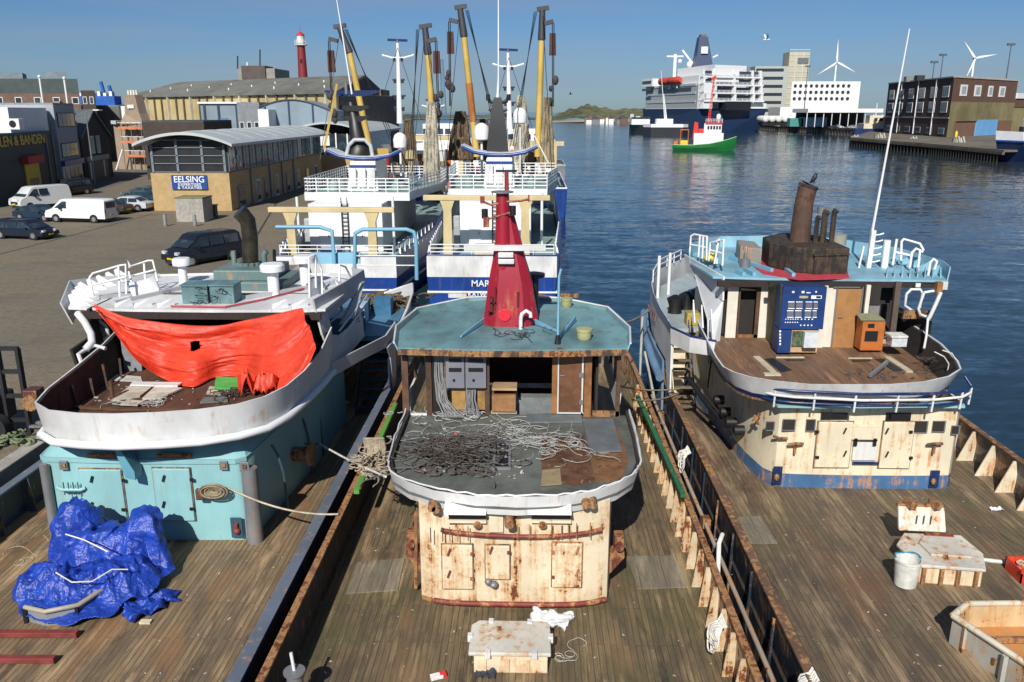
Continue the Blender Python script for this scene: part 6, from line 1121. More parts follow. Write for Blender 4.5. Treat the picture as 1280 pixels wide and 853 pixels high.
# clutter of gear on the foredecks and masts of the moored row
def clutter(R, x0, x1, y0, y1, z0, z1, n, seed):
    rr = random.Random(seed); cols = [WHITE_C, WHITE_C, NETB, NETB, RUSTD, BUFF, plain('work_orange', ()), STEEL, YEL, ROYAL, plain('red_hull', ())]
    for i in range(n):
        x, y = rr.uniform(x0, x1), rr.uniform(y0, y1); m_ = rr.choice(cols); k = rr.random(); h_ = rr.uniform(z0+1, z1); mb = MB()
        if k < .4: s = rr.uniform(.06, .16); mb.tube([(x, y, z0), (x+rr.uniform(-.4, .4), y, h_)], s, 6); nm = 'deck_post'
        elif k < .7: s = rr.uniform(.25, .8); mb.box(x-s, x+s, y-s, y+s, h_-rr.uniform(.4, 1.4), h_, rr.random()); mb.box(x-.1, x+.1, y-.1, y+.1, z0, h_-.3); nm = 'deck_gear'
        else: s = rr.uniform(.2, .6); mb.lathe((x, y, z0), [(s*.5, 0), (s*.5, h_-z0-1), (s, h_-z0-.9), (s*.9, h_-z0-.2), (.05, h_-z0)], 9); nm = 'deck_gear'
        mb.build(nm, m_, R, 40)
clutter(B1, -16.5, -8.6, 82, 96, 5, 9.5, 34, 3); clutter(B2, -6.5, 1.4, 84, 98, 5, 9.3, 34, 4)
for a, b_, R in ((D(497, 60, 112), D(470, 150, 100), B1), (D(497, 60, 112), D(527, 150, 100), B1), (D(636, 72, 112), D(612, 160, 98), B2), (D(636, 72, 112), D(665, 160, 98), B2), (D(531, 40, 78), D(556, 210, 74), B1), (D(531, 40, 78), D(515, 215, 74), B1), (D(575, 14, 80), D(558, 200, 76), B2), (D(678, 14, 80), D(690, 215, 72), B2), (D(425, 40, 80), D(400, 200, 74), B1)): MB().tube([a, b_], .03, 5).build('stay_wire', BLACK, R)
# ------------------------------------------------------------------ quay buildings and town on the left
def nrm(A, B):
    d = (Vector((B[0]-A[0], B[1]-A[1], 0))).normalized(); n = Vector((d.y, -d.x, 0)); m = Vector(((A[0]+B[0])/2, (A[1]+B[1])/2, 0))
    return (n if n.dot(-m) > 0 else -n), d
def fp(A, B, u0, u1, z0, z1, t=.05, b=.0):
    """box on the facade A-B (plan points); u in metres from A"""
    n, d = nrm(A, B); P = lambda u, z: Vector((A[0], A[1], 0))+d*u+V(0, 0, z)-n*b
    return MB().slab([P(u0, z0), P(u1, z0), P(u1, z1), P(u0, z1)], n*(t+b))
def flen(A, B): return math.hypot(B[0]-A[0], B[1]-A[1])
def windows(par, A, B, n, z0, z1, w_, fm, gm, u0=None, u1=None, nm='window', mull=1, thick=.08):
    L_ = flen(A, B); u0 = 0 if u0 is None else u0; u1 = L_ if u1 is None else u1; sp = (u1-u0)/n
    for i in range(n):
        c = u0+sp*(i+.5); f = fp(A, B, c-w_/2, c+w_/2, z0, z1, thick).build(nm, fm, par); k = .12*min(1, w_) if w_ < 5 or mull > 3 else .06*w_
        m_ = MB(); pw = (w_-k*(mull+1))/mull
        for j in range(mull): a = c-w_/2+k+j*(pw+k); q = fp(A, B, a, a+pw, z0+k, z1-k, thick+.025, -thick-.003); m_.add(q.v, q.f)
        m_.build('pane', gm, f)
RB = brick('red_brown_brick', (.16, .075, .05), (.12, .055, .04), (.2, .17, .14)); DKB = brick('dark_brick', (.055, .032, .028), (.04, .025, .022), (.09, .08, .07)); YB = brick('yellow_brick', (.52, .36, .15), (.44, .28, .11), (.42, .33, .2), big=.2)
SHADB = brick('ochre_side_brick', (.40, .26, .12), (.34, .21, .09), (.3, .24, .15)); TANB = brick('tan_brick', (.36, .26, .18), (.30, .21, .15), (.35, .29, .22))
WFR = plain('white_frame', (.72, .72, .70), .5, 0, .05); GFR = plain('grey_frame', (.16, .19, .22), .5, 0, .1); ROOFG = plain('pale_metal_roof', (.45, .49, .49), .45, 0, .12, .5, 0)
# office with the curved roof
EA, EB, EC = (-39.6, 86.8), (-31.4, 86.8), (-31.9, 127.5); ED = (-40.6, 127.5)
E_ = thing('office_building', 'yellow brick office with arched pale roof, big dark window and a blue name board', 'building', V(-36, 107, QZ))
zb, zw = 6.6, 9.35
MB().prism([EA, EB, EC, ED], QZ-.1, zb).build('brick_wall', YB, E_)
MB().prism([(EA[0]+.1, EA[1]+.12), (EB[0]-.1, EB[1]+.12), (EC[0]-.1, EC[1]), (ED[0]+.1, ED[1])], zb, zw).build('upper_wall', plain('dark_recess', (.015, .017, .02), .4), E_)
gf = MB(); W_ = EB[0]-EA[0]
arc = [(EA[0]+W_*i/14, zw+.9*math.sin(math.pi*i/14)**.8) for i in range(15)]
gp = MB().add([(x, EA[1]+.1, z) for x, z in arc]+[(EB[0], EA[1]+.1, zb), (EA[0], EA[1]+.1, zb)], [tuple(range(17))]).build('front_glass', glass('black_glass', (.004, .005, .006), .6), E_, solid=.02)
for x in (EA[0]+.35, EA[0]+W_*.36, EA[0]+W_*.68, EB[0]-.35): z = zw+.86*math.sin(math.pi*(x-EA[0])/W_)**.8-.1; MB().box(x-.12, x+.12, EA[1]-.06, EA[1]+.1, zb, z).build('mullion', GFR, E_)
for z in (zb+.1, zb+.95, zb+1.75, zb+2.55, zb+3.3): e = .35 if z < zw else 1.6; MB().box(EA[0]+e, EB[0]-e, EA[1]-.06, EA[1]+.1, z-.04, z+.04).build('transom', GFR, E_)
ov = 1.0; rp_ = [(EA[0]-ov+(W_+2*ov)*i/20, zw-.05+1.15*math.sin(math.pi*(i+.0)/20)**.85) for i in range(21)]
rf = MB(); rf.loft([[V(x, y, z) for x, z in rp_]+[V(x, y, z+.28) for x, z in rp_[::-1]] for y in (EA[1]-1.3, ED[1]+.6)], True, True); rf = rf.build('roof', ROOFG, E_, 40)
for i in range(9): y = 90+i*4.4; MB().tube([V(x, y, z+.3) for x, z in rp_[1:-1]], .05, 5).build('roof_seam', plain('roof_seam', (.3, .33, .33)), rf)
windows(E_, EB, EC, 18, zb+.15, zw-.05, 2.0, GFR, glass('blue_glass', (.04, .07, .09), .1), mull=2)
for u, h_, wd, mt in ((2.2, 2.4, 2.4, 'd'), (8.5, 2.6, 1.5, 'p'), (11.5, 2.6, 1.2, 'd'), (16, 2.6, 1.4, 'p'), (21, 2.5, 1.6, 'd'), (26, 2.5, 1.6, 'p'), (31, 2.5, 1.6, 'd'), (36, 2.5, 1.6, 'p')):
    f = fp(EB, EC, u, u+wd, QZ, QZ+h_, .08).build('door', GFR if mt == 'd' else plain('pale_blue_door', (.45, .55, .65)), E_); q = fp(EB, EC, u+.2, u+wd-.2, QZ+.3, QZ+h_-.2, .1, -.085); q.build('pane', glass(), f)
for u in (6.6, 13.8, 19, 24.5): fp(EB, EC, u, u+.35, QZ, zb, .2).build('downpipe', GFR, E_)
a, b_ = D(214, 219, 86.7), D(260, 237, 86.7); sb_ = MB().box(a.x, b_.x, 86.62, 86.72, b_.z, a.z).build('name_board', plain('sign_blue', (.015, .06, .26), .4, 0, .05), E_)
w0 = b_.x-a.x; hh_ = a.z-b_.z
text('lettering', 'EELSING', hh_*.62, WFR, V(a.x+w0*.5, 86.6, b_.z+hh_*.50), 0, sb_, .01, 'CENTER', .012, .96)
text('lettering', 'EXPERTISES', hh_*.27, WFR, V(a.x+w0*.5, 86.6, b_.z+hh_*.25), 0, sb_, .01, 'CENTER', .004, 1.2); text('lettering', '& TAXATIES', hh_*.27, WFR, V(a.x+w0*.5, 86.6, b_.z+hh_*.03), 0, sb_, .01, 'CENTER', .004, 1.2)
for px, py, c in ((292, 200, (.6, .65, .7)), (301, 190, (.3, .5, .7)), (304, 205, (.7, .7, .7)), (316, 208, (.65, .2, .2))):
    p = D(px, py, 0.0+88); u = 1+(px-289)*.14; q = fp(EB, EC, u, u+.6, D(0, py, 90).z-.25, D(0, py, 90).z+.25, .16, -.13); q.build('window_poster', plain('poster_%d' % px, c), E_)
# second office, further along
F_ = thing('office_building', 'second arched-roof office partly hidden behind the first one', 'building', V(-33, 150, QZ))
fa, fb2 = (-36.5, 133), (-27.0, 133); MB().prism([fa, fb2, (-27.3, 165), (-37, 165)], QZ-.1, 6.2).build('brick_wall', YB, F_); MB().prism([(-36.3, 133.2), (-27.2, 133.2), (-27.5, 165), (-37, 165)], 6.2, 9.4).build('upper_wall', GLASS, F_)
for i in range(6): MB().box(-36.3+i*1.8, -36.1+i*1.8, 133.05, 133.2, 6.2, 9.5).build('mullion', WFR, F_)
MB().box(-36.4, -31.8, 133.0, 133.12, 7.6, 9.4).build('blind', WFR, F_)
rr2 = [(-38+12.2*i/16, 9.4+1.5*math.sin(math.pi*i/16)**.85) for i in range(17)]
MB().loft([[V(x, y, z) for x, z in rr2]+[V(x, y, z+.3) for x, z in rr2[::-1]] for y in (131.5, 167)], True, True).build('roof', ROOFG, F_, 40)
# dark tyre shop and its neighbours along the street
def block(name, label, pts, z1, mat, cat='building', z0=QZ-.1, roofm=None, parapet=.25):
    o = thing(name, label, cat, V(sum(p[0] for p in pts)/len(pts), sum(p[1] for p in pts)/len(pts), QZ))
    MB().prism(pts, z0, z1).build('wall', mat, o)
    if roofm: MB().prism([(p[0]*1.0, p[1]) for p in pts], z1, z1+parapet).build('roof', roofm, o)
    return o
s0, s1 = (-57.9, 88), (-62.8, 110.5)
DG = strips('dark_green_cladding', (.030, .045, .050), (.018, .026, .03), .55, 0, .6, .08)
TS = block('tyre_shop', 'dark clad workshop with gold lettering and a yellow doorway under a red awning', [s0, s1, (-78, 114), (-74, 84)], 10.1, DG, roofm=plain('dark_roof_edge', (.05, .06, .065)))
Ls = flen(s0, s1); nn, dd = nrm(s0, s1); ang = math.atan2(-dd.y, -dd.x)
# the sign runs left to right as seen from the water
dl = Vector((s1[0]-s0[0], s1[1]-s0[1], 0)).normalized()
ang = math.atan2(dl.y, dl.x); pos = Vector((s0[0], s0[1], 8.35))+nn*.06-dl*0+V(0, 0, 0)
text('lettering', 'LEN & BANDEN', 1.55, plain('gold_letter', (.62, .42, .07), .4, 0, .1), pos+dl*5.1+V(0, 0, .6), ang, TS, .05, 'LEFT', .02, 1.35)
ua = 11.5; q = fp(s0, s1, ua, ua+4.6, QZ, QZ+4.0, .15).build('yellow_doorway', plain('sign_yellow', (.68, .50, .02), .5, 0, .05), TS)
for i in range(3): fp(s0, s1, ua+.9+i*1.05, ua+1.7+i*1.05, QZ+.1, QZ+2.2, .2, -.155).build('door_pane', plain('ochre_glass', (.12, .08, .05), .2), q)
fp(s0, s1, ua-.4, ua+5.0, QZ+4.0, QZ+4.9, .7).build('awning', plain('awning_red', (.45, .03, .03), .6), TS)
for u in (Ls-3.0, Ls-.5): fp(s0, s1, u, u+.2, QZ, 10, .15).build('downpipe', STEEL, TS)
WB_ = block('white_building', 'long white flat building standing behind the dark workshop', [(-60.8, 98.5), (-95, 93), (-95, 125), (-64, 112)], 13.2, plain('white_render', (.74, .75, .75), .7, 0, .06, .4))
ac = thing('air_conditioner', 'white air-conditioning unit fixed to the white wall above the dark workshop', 'air conditioner', D(25, 162, 97)); p = D(25, 162, 97); MB().box(p.x-.7, p.x+.6, p.y-1.0, p.y, p.z, p.z+1.2).build('casing', WFR, ac, bev=.04); MB().lathe((0, 0, 0), [(.36, 0), (.4, .04), (.3, .05)], 16).xf(Matrix.Translation(p+V(-.15, -1.0, .62)) @ Matrix.Rotation(math.pi/2, 4, 'X')).build('fan_grille', BLACK, ac)
g0, g1 = (-63.3, 112.5), (-65.4, 121.5)
GB = block('grey_building', 'pale grey three-storey building with wide dark windows and blue shopfront', [g0, g1, (-84, 126), (-82, 114)], 13.6, plain('grey_render', (.30, .33, .36), .7, 0, .1, .5), roofm=plain('grey_roof_edge', (.2, .22, .24)))
for z in (6.7, 10.7): windows(GB, g0, g1, 1, z, z+1.9, 7.4, plain('dark_frame', (.04, .05, .06)), glass(), mull=4)
fp(g0, g1, .2, 9, QZ, QZ+2.9, .12).build('shopfront', WFR, GB); fp(g0, g1, .0, 9.2, QZ+2.9, QZ+3.6, .5).build('shop_fascia', plain('sign_blue', ()), GB)
for u, w_ in ((.8, 1.2), (3, 1.6), (5, 1.6), (7, 1.5)): fp(g0, g1, u, u+w_, QZ+.5, QZ+2.6, .17, -.125).build('shop_window', GLASS, GB)
h0, h1 = (-65.6, 122.5), (-67.6, 135)
HB = thing('gabled_house', 'dark brick house with a pointed gable and two tall white windows', 'house', V(-72, 130, QZ))
MB().prism([h0, h1, (-82, 139), (-80, 124)], QZ-.1, 9.0).build('wall', DKB, HB)
n_, d_ = nrm(h0, h1); mid = Vector(((h0[0]+h1[0])/2, (h0[1]+h1[1])/2, 12.8)); A0, A1 = Vector((*h0, 9.0)), Vector((*h1, 9.0))
MB().slab([A0, A1, mid], -n_*12).build('gable', DKB, HB)
for a_, b2 in ((A0, mid), (A1, mid)): s_ = a_.lerp(b2, -.05); MB().slab([s_+V(0, 0, .02), b2+V(0, 0, .02), b2+V(0, 0, .32), s_+V(0, 0, .32)], n_*.3).build('verge', plain('slate_trim', (.10, .12, .13)), HB); MB().slab([s_+V(0, 0, .05), b2+V(0, 0, .05), b2+V(0, 0, .25), s_+V(0, 0, .25)], -n_*12).build('roof', plain('slate_trim', ()), HB)
windows(HB, h0, h1, 2, 6.6, 9.2, 1.5, WFR, GLASS, 3.4, 8.4, mull=2); fp(h0, h1, 1.5, 10.5, QZ, QZ+3, .1).build('shopfront', plain('dark_shopfront', (.1, .09, .09)), HB); fp(h0, h1, 1.2, 10.8, QZ+2.9, QZ+3.6, .25).build('cornice', plain('grey_trim', (.35, .35, .34)), HB); fp(h0, h1, 2.2, 2.7, QZ+.3, QZ+2.8, .14, -.1).build('post', WFR, HB); fp(h0, h1, 8.2, 8.7, QZ+.3, QZ+2.8, .14, -.1).build('post', WFR, HB)
OR_ = block('low_annex', 'low dark annex with an orange roof between the grey building and the gabled house', [(-65.5, 121.6), (-65.7, 122.4), (-80, 126), (-80, 121.8)], 10.8, plain('dark_annex', (.06, .05, .045)), roofm=plain('orange_roof', (.55, .17, .05)), parapet=.6)
CH_ = thing('chimney', 'short pale chimney on the roof behind the gabled house', 'chimney', V(-70, 126, 12.5)); MB().box(-70.6, -69.6, 125.6, 126.4, 10, 14.2).build('stack', TANB, CH_); MB().box(-69.4, -68.6, 125.6, 126.4, 10, 13.4).build('stack', BLACK, CH_)
# house under scaffolding
k0, k1 = (D(147, 200, 152).x, 152), (D(184, 200, 150).x, 150)
KB = thing('old_house', 'tan brick house with stepped chimney wall standing behind scaffolding', 'house', V(-63, 150, QZ)); MB().prism([k0, k1, (k1[0], 160), (k0[0], 160)], QZ-.1, 10.6).build('wall', TANB, KB)
pts = [Vector((*k1, 10.6))-V(4.6, -.9, 0), Vector((*k1, 10.6)), Vector((*k1, 12.4))-V(.6, -.25, 0), Vector((*k1, 15.6))-V(1.2, -.5, 0), Vector((*k1, 15.6))-V(3.4, -1.4, 0), Vector((*k1, 12.4))-V(3.8, -1.57, 0)]
nk, dk = nrm(k0, k1); MB().slab(pts, -nk*2.0).build('chimney_wall', TANB, KB)
for i in range(4): p = Vector((*k1, 15.6))-V(1.4+.6*i, -.6-.24*i, 0)-nk*.8; MB().cyl(p, p+V(0, 0, .8), .2).build('chimney_pot', plain('pale_pot', (.7, .68, .62)), KB)
fp(k0, k1, flen(k0, k1)-3.0, flen(k0, k1)-1.6, 13.3, 13.9, .05).build('white_mark', WFR, KB)
MB().prism([(k0[0]-.3, 151.8), (k1[0]-5, 150.3), (k1[0]-5, 158), (k0[0]-.3, 158)], 10.6, 11.2).build('roof', plain('pale_metal_roof', ()), KB)
SC = thing('scaffolding', 'scaffold tower with orange boards wrapped round the tan brick house', 'scaffolding', V(-63, 143.5, QZ))
for i in range(4):
    for j in range(2):
        p = Vector((*k0, 0))+dk*(3.2+i*2.2)+nk*(.4+1.3*j); MB().cyl((p.x, p.y, QZ), (p.x, p.y, 11.0), .07, .07, 6).build('standard', STEEL, SC)
for z, u0, u1 in ((5.0, 3.5, 9.5), (7.4, 3, 8), (9.8, 2.6, 8.4)):
    o_ = Vector((*k0, z))+dk*u0; e_ = Vector((*k0, z))+dk*u1; MB().slab([o_+nk*.4, e_+nk*.4, e_+nk*1.7, o_+nk*1.7], (0, 0, .12)).build('platform', plain('scaffold_board', (.30, .2, .12)), SC); MB().slab([o_+nk*1.72, e_+nk*1.72, e_+nk*1.72+V(0, 0, .38), o_+nk*1.72+V(0, 0, .38)], nk*.05).build('toe_board', plain('scaffold_orange', (.60, .20, .09)), SC)
    MB().bar(o_+nk*1.7+V(0, 0, 1.1), e_+nk*1.7+V(0, 0, 1.1), .09).build('guard_bar', WFR, SC)
for (u, du) in ((3.0, -1.5), (9.7, 1.7)): a_ = Vector((*k0, 6.3))+dk*u+nk*1.7; b2 = Vector((*k0, QZ))+dk*(u+du)+nk*2.2; MB().bar(a_, b_ if False else b2, .2).build('raker', WFR, SC)
# far roofs
FB = block('brick_apartments', 'long red brick block with a dark green mansard roof and square windows', [(-108, 168), (-90, 170), (-101, 190), (-122, 190)], 16.2, RB)
MB().prism([(-108, 168.3), (-90.2, 170.3), (-100.5, 189), (-121, 189)], 16.2, 19.0).build('roof', plain('green_slate', (.045, .065, .065), .6), FB); windows(FB, (-108, 168), (-90, 170), 5, 14.2, 15.5, 1.3, WFR, GLASS, 1, 19, mull=1)
MB().prism([(-109, 170), (-101.5, 171), (-106, 180), (-114, 180)], 19, 20.2).build('roof_box', plain('grey_blue_box', (.16, .2, .22)), FB); MB().prism([(-98, 172), (-93.5, 172.5), (-97, 179), (-102, 179)], 19, 20.4).build('roof_box', plain('grey_blue_box', ()), FB)
BK = block('dark_house', 'dark narrow house with two small windows right of the brick block', [(-89.7, 170), (-87, 170), (-91.5, 179), (-94.3, 179)], 16.8, DKB); windows(BK, (-89.7, 170), (-87, 170), 2, 14.2, 15.6, .8, WFR, GLASS)
GS = block('grey_shed', 'dark grey ribbed shed behind the gabled house', [(-96.5, 179), (-86.8, 179), (-96.5, 200), (-107.5, 200)], 13.8, strips('ribbed_grey', (.12, .13, .12), (.08, .09, .08), 2.2, 0, .6, .06), roofm=plain('grey_roof_edge', ()))
MB().prism([(-101, 179), (-96.6, 179), (-102, 190), (-107, 190)], QZ, 14).build('side_wing', plain('pale_grey_wing', (.3, .32, .33)), GS)
SH = thing('ship_hull_blue', 'royal blue structure with white rail gear showing above the grey shed', 'blue structure', V(-118, 232, QZ)); MB().box(-122.5, -112.5, 230, 234, QZ, 16.8).build('blue_body', plain('royal_blue_cladding', (.015, .10, .42), .5), SH)
for i in range(6): MB().box(-122+i*1.6, -121.2+i*1.6, 230.5, 232, 16.8, 17.6+.4*(i % 2)).build('top_gear', WFR, SH)
for x in (-115.3, -113.2): MB().bar((x, 231, 16), (x-.8, 231, 20.5 if x < -114 else 19.5), .7).build('blue_mast', plain('royal_blue_cladding', ()), SH)
LW = block('white_warehouse', 'long white warehouse with a thin blue roof line below the big fish hall', [(-116, 232), (-72, 226), (-72, 245), (-116, 250)], 14.2, plain('white_cladding', (.62, .66, .62), .6, 0, .1, .3), roofm=plain('sign_blue', ()), parapet=.4)
windows(LW, (-116, 232), (-72, 226), 4, 8.6, 10.6, 5.5, GFR, GLASS, 24, 43, mull=2); fp((-116, 232), (-72, 226), 23, 43, 4, 8.4, .1).build('dark_base', plain('dark_base', (.05, .04, .04)), LW)
fa_, fb3, fc3 = (-89, 188), (-33.5, 148), (-27, 172)
FH = thing('fish_auction_hall', 'huge hall with tan panels between pale ribs and a low grey pitched roof', 'hall', V(-60, 175, QZ))
TANP = plain('tan_panel', (.46, .37, .18), .8, 0, .25, .25); MB().prism([fa_, fb3, fc3, (-80, 212)], QZ, 15.7).build('wall', TANP, FH)
nf, df = nrm(fa_, fb3); Lf = flen(fa_, fb3)
for i in range(26): u = i*Lf/25; fp(fa_, fb3, u-.18, u+.18, 6, 15.7, .3 if i % 3 else .55).build('rib', plain('dark_rib', (.10, .085, .06)) if i % 3 else plain('pale_rib', (.45, .42, .34)), FH)
fp(fa_, fb3, Lf*.62, Lf*.66, 12.3, 14.2, .3).build('opening', BLACK, FH); fp(fb3, fc3, 0, flen(fb3, fc3), QZ, 15.6, .1).build('dark_gable', plain('dark_gable_face', (.06, .055, .05)), FH)
ra = Vector((*fa_, 15.7))+nf*.6; rb_ = Vector((*fb3, 15.7))+nf*.6; rg1 = ra-nf*11+V(0, 0, 3.2)+df*4; rg2 = rb_-nf*11+V(0, 0, 3.2)-df*4
MB().slab([ra, rb_, rg2, rg1], (0, 0, .3)).build('roof', plain('corrugated_grey', (.15, .15, .13), .8, 0, .3, .4), FH); MB().slab([rg1, rg2, rb_-nf*20-df*8, ra-nf*20], (0, 0, .3)).build('roof', plain('corrugated_grey', ()), FH); MB().slab([rb_-nf*.3, rb_-nf*20-df*8, rg2], df*.1).build('gable_end', plain('dark_gable_face', ()), FH)
for i in range(14): u = i/13; p = ra.lerp(rb_, .08+.9*u)-nf*(3+4*((i*7) % 3)/2); p.z = 15.7+(3+4*((i*7) % 3)/2)*.26+.3; MB().cyl(p, p+V(0, 0, .5), .14).build('roof_vent', WFR, FH)
TW = thing('harbour_tower', 'grey control building with antennas showing above the fish hall roof', 'tower', V(-60, 200, 17)); pa_ = D(290, 99, 200); pb_ = D(344, 99, 200)
MB().box(pa_.x+1.5, pb_.x, 200, 212, QZ, D(0, 86, 200).z).build('lower_block', plain('grey_ribbed_block', (.25, .24, .21)), TW); MB().box(pa_.x+2.5, pa_.x+8, 199.5, 206, 20, D(0, 84, 200).z+.2).build('upper_block', plain('brown_block', (.08, .06, .055)), TW)
for px, pt in ((297, 70), (325, 62), (309, 78)): p = D(px, 86, 200); q_ = D(px, pt, 200); MB().bar(p, q_, .25).build('aerial', BLACK if px != 309 else WFR, TW)
GH = thing('glass_warehouse', 'blue-grey clad hall with tall framed panels right of the white warehouse', 'hall', V(-60, 150, QZ)); ga, gb = (D(252, 150, 160).x, 160), (D(302, 150, 160).x, 160)
MB().box(ga[0], gb[0], 160, 175, QZ, D(0, 130, 160).z).build('wall', plain('blue_grey_cladding', (.20, .26, .31), .5, 0, .15, .3), GH); MB().box(ga[0]-.4, gb[0]+.3, 159.6, 175, D(0, 130, 160).z, D(0, 129, 160).z+.2).build('roof_edge', WFR, GH)
for f in (.1, .45, .9): x = ga[0]+(gb[0]-ga[0])*f; MB().box(x-.2, x+.2, 159.8, 160, QZ, D(0, 131, 160).z).build('frame_post', plain('dark_blue_frame', (.02, .04, .09)), GH)
MB().box(ga[0]+3.1, ga[0]+5, 159.85, 159.98, 10.6, 11.6).build('logo_panel', plain('faded_blue_logo', (.08, .16, .34)), GH)
AH = thing('arched_glass_hall', 'pale blue-grey hall with a shallow arched roof in front of the fish hall', 'hall', V(-42, 142, QZ)); xa_, xb_ = D(325, 150, 140).x, D(414, 150, 140).x
ar_ = [(xa_+(xb_-xa_)*i/12, D(0, 140, 140).z+1.9*math.sin(math.pi*(i/12*.85+.12))) for i in range(13)]
MB().slab([V(x, 140, z) for x, z in ar_]+[V(xb_, 140, QZ), V(xa_, 140, QZ)], (0, 12, 0)).build('wall', plain('blue_grey_cladding', ()), AH, 20); MB().tube([V(x, 139.9, z) for x, z in ar_], .12, 6).build('roof_edge', plain('dark_frame', ()), AH)
for i in (1, 5, 9): x = ar_[i][0]; MB().box(x-.12, x+.12, 139.8, 140, QZ, ar_[i][1]).build('frame_post', plain('dark_blue_frame', ()), AH)
WK = block('white_kiosk', 'small bright white kiosk between the two blue-grey halls', [(D(323, 150, 136).x, 136), (D(336, 150, 136).x, 136), (D(336, 150, 136).x, 142), (D(323, 150, 136).x, 142)], D(0, 137, 136).z, WFR)
LR = block('low_brick_row', 'low dark-roofed row in front of the white warehouse behind the office', [(D(180, 180, 128).x, 128), (D(255, 160, 128).x, 128), (D(255, 160, 128).x, 140), (D(180, 160, 128).x, 140)], D(0, 153, 128).z, DKB, roofm=plain('dark_roof_edge', ()))
GR = block('grey_terrace', 'grey terrace with small dark windows between the halls', [(D(300, 180, 150).x, 150), (D(326, 160, 150).x, 150), (D(326, 160, 150).x, 158), (D(300, 180, 150).x, 158)], D(0, 128, 150).z, plain('terrace_grey', (.2, .22, .24))); windows(GR, (D(300, 180, 150).x, 150), (D(326, 160, 150).x, 150), 3, 9.5, 11, .8, WFR, GLASS); 
BT_ = block('brown_house', 'brown tall houses right of the fish hall behind the derricks', [(D(430, 165, 165).x, 165), (D(478, 165, 165).x, 165), (D(478, 165, 165).x, 175), (D(430, 165, 165).x, 175)], D(0, 112, 165).z, brick('brown_house_brick', (.20, .13, .09), (.16, .10, .07), (.2, .16, .12))); windows(BT_, (D(430, 165, 165).x, 165), (D(478, 165, 165).x, 165), 4, 12, 14, 1.1, WFR, GLASS); windows(BT_, (D(430, 165, 165).x, 165), (D(478, 165, 165).x, 165), 4, 8, 10, 1.1, WFR, GLASS)
# lighthouse
LH = thing('lighthouse', 'tall dark red tapering lighthouse with a white lantern and red cap', 'lighthouse', V(-79.6, 300, 5)); b0 = D(379, 100, 300); t0 = D(376, 58, 300); xl = b0.x
MB().lathe((xl, 300, 0), [(2.5, 0), (1.85, 14), (1.3, t0.z)], 24).build('tower', plain('lighthouse_red', (.20, .018, .022), .6, 0, .2, .3), LH, 40)
MB().lathe((xl, 300, t0.z), [(1.3, 0), (2.1, .3), (2.1, .6), (1.4, .7)], 24).build('gallery', plain('lighthouse_white', (.62, .62, .6)), LH, 30); rail_part(LH, [V(xl+2.05*math.cos(a*.524), 300+2.05*math.sin(a*.524), t0.z+.7) for a in range(13)], 1.2, r=.07, mid=1, every=2)
MB().lathe((xl, 300, t0.z+.8), [(1.3, 0), (1.3, 2.6)], 20).build('lantern', plain('lighthouse_white', ()), LH, 40); MB().lathe((xl, 300, t0.z+3.4), [(1.45, 0), (1.1, .7), (.35, 1.2), (.1, 1.4), (.06, 3.4)], 20).build('cap', plain('cap_red', (.42, .03, .04)), LH, 40)
for i in range(4): MB().box(xl-.35+.05*i, xl+.35, 300-2.2+.13*i, 300-1.6+.13*i, 8+7*i, 9.2+7*i).build('window', BLACK, LH)
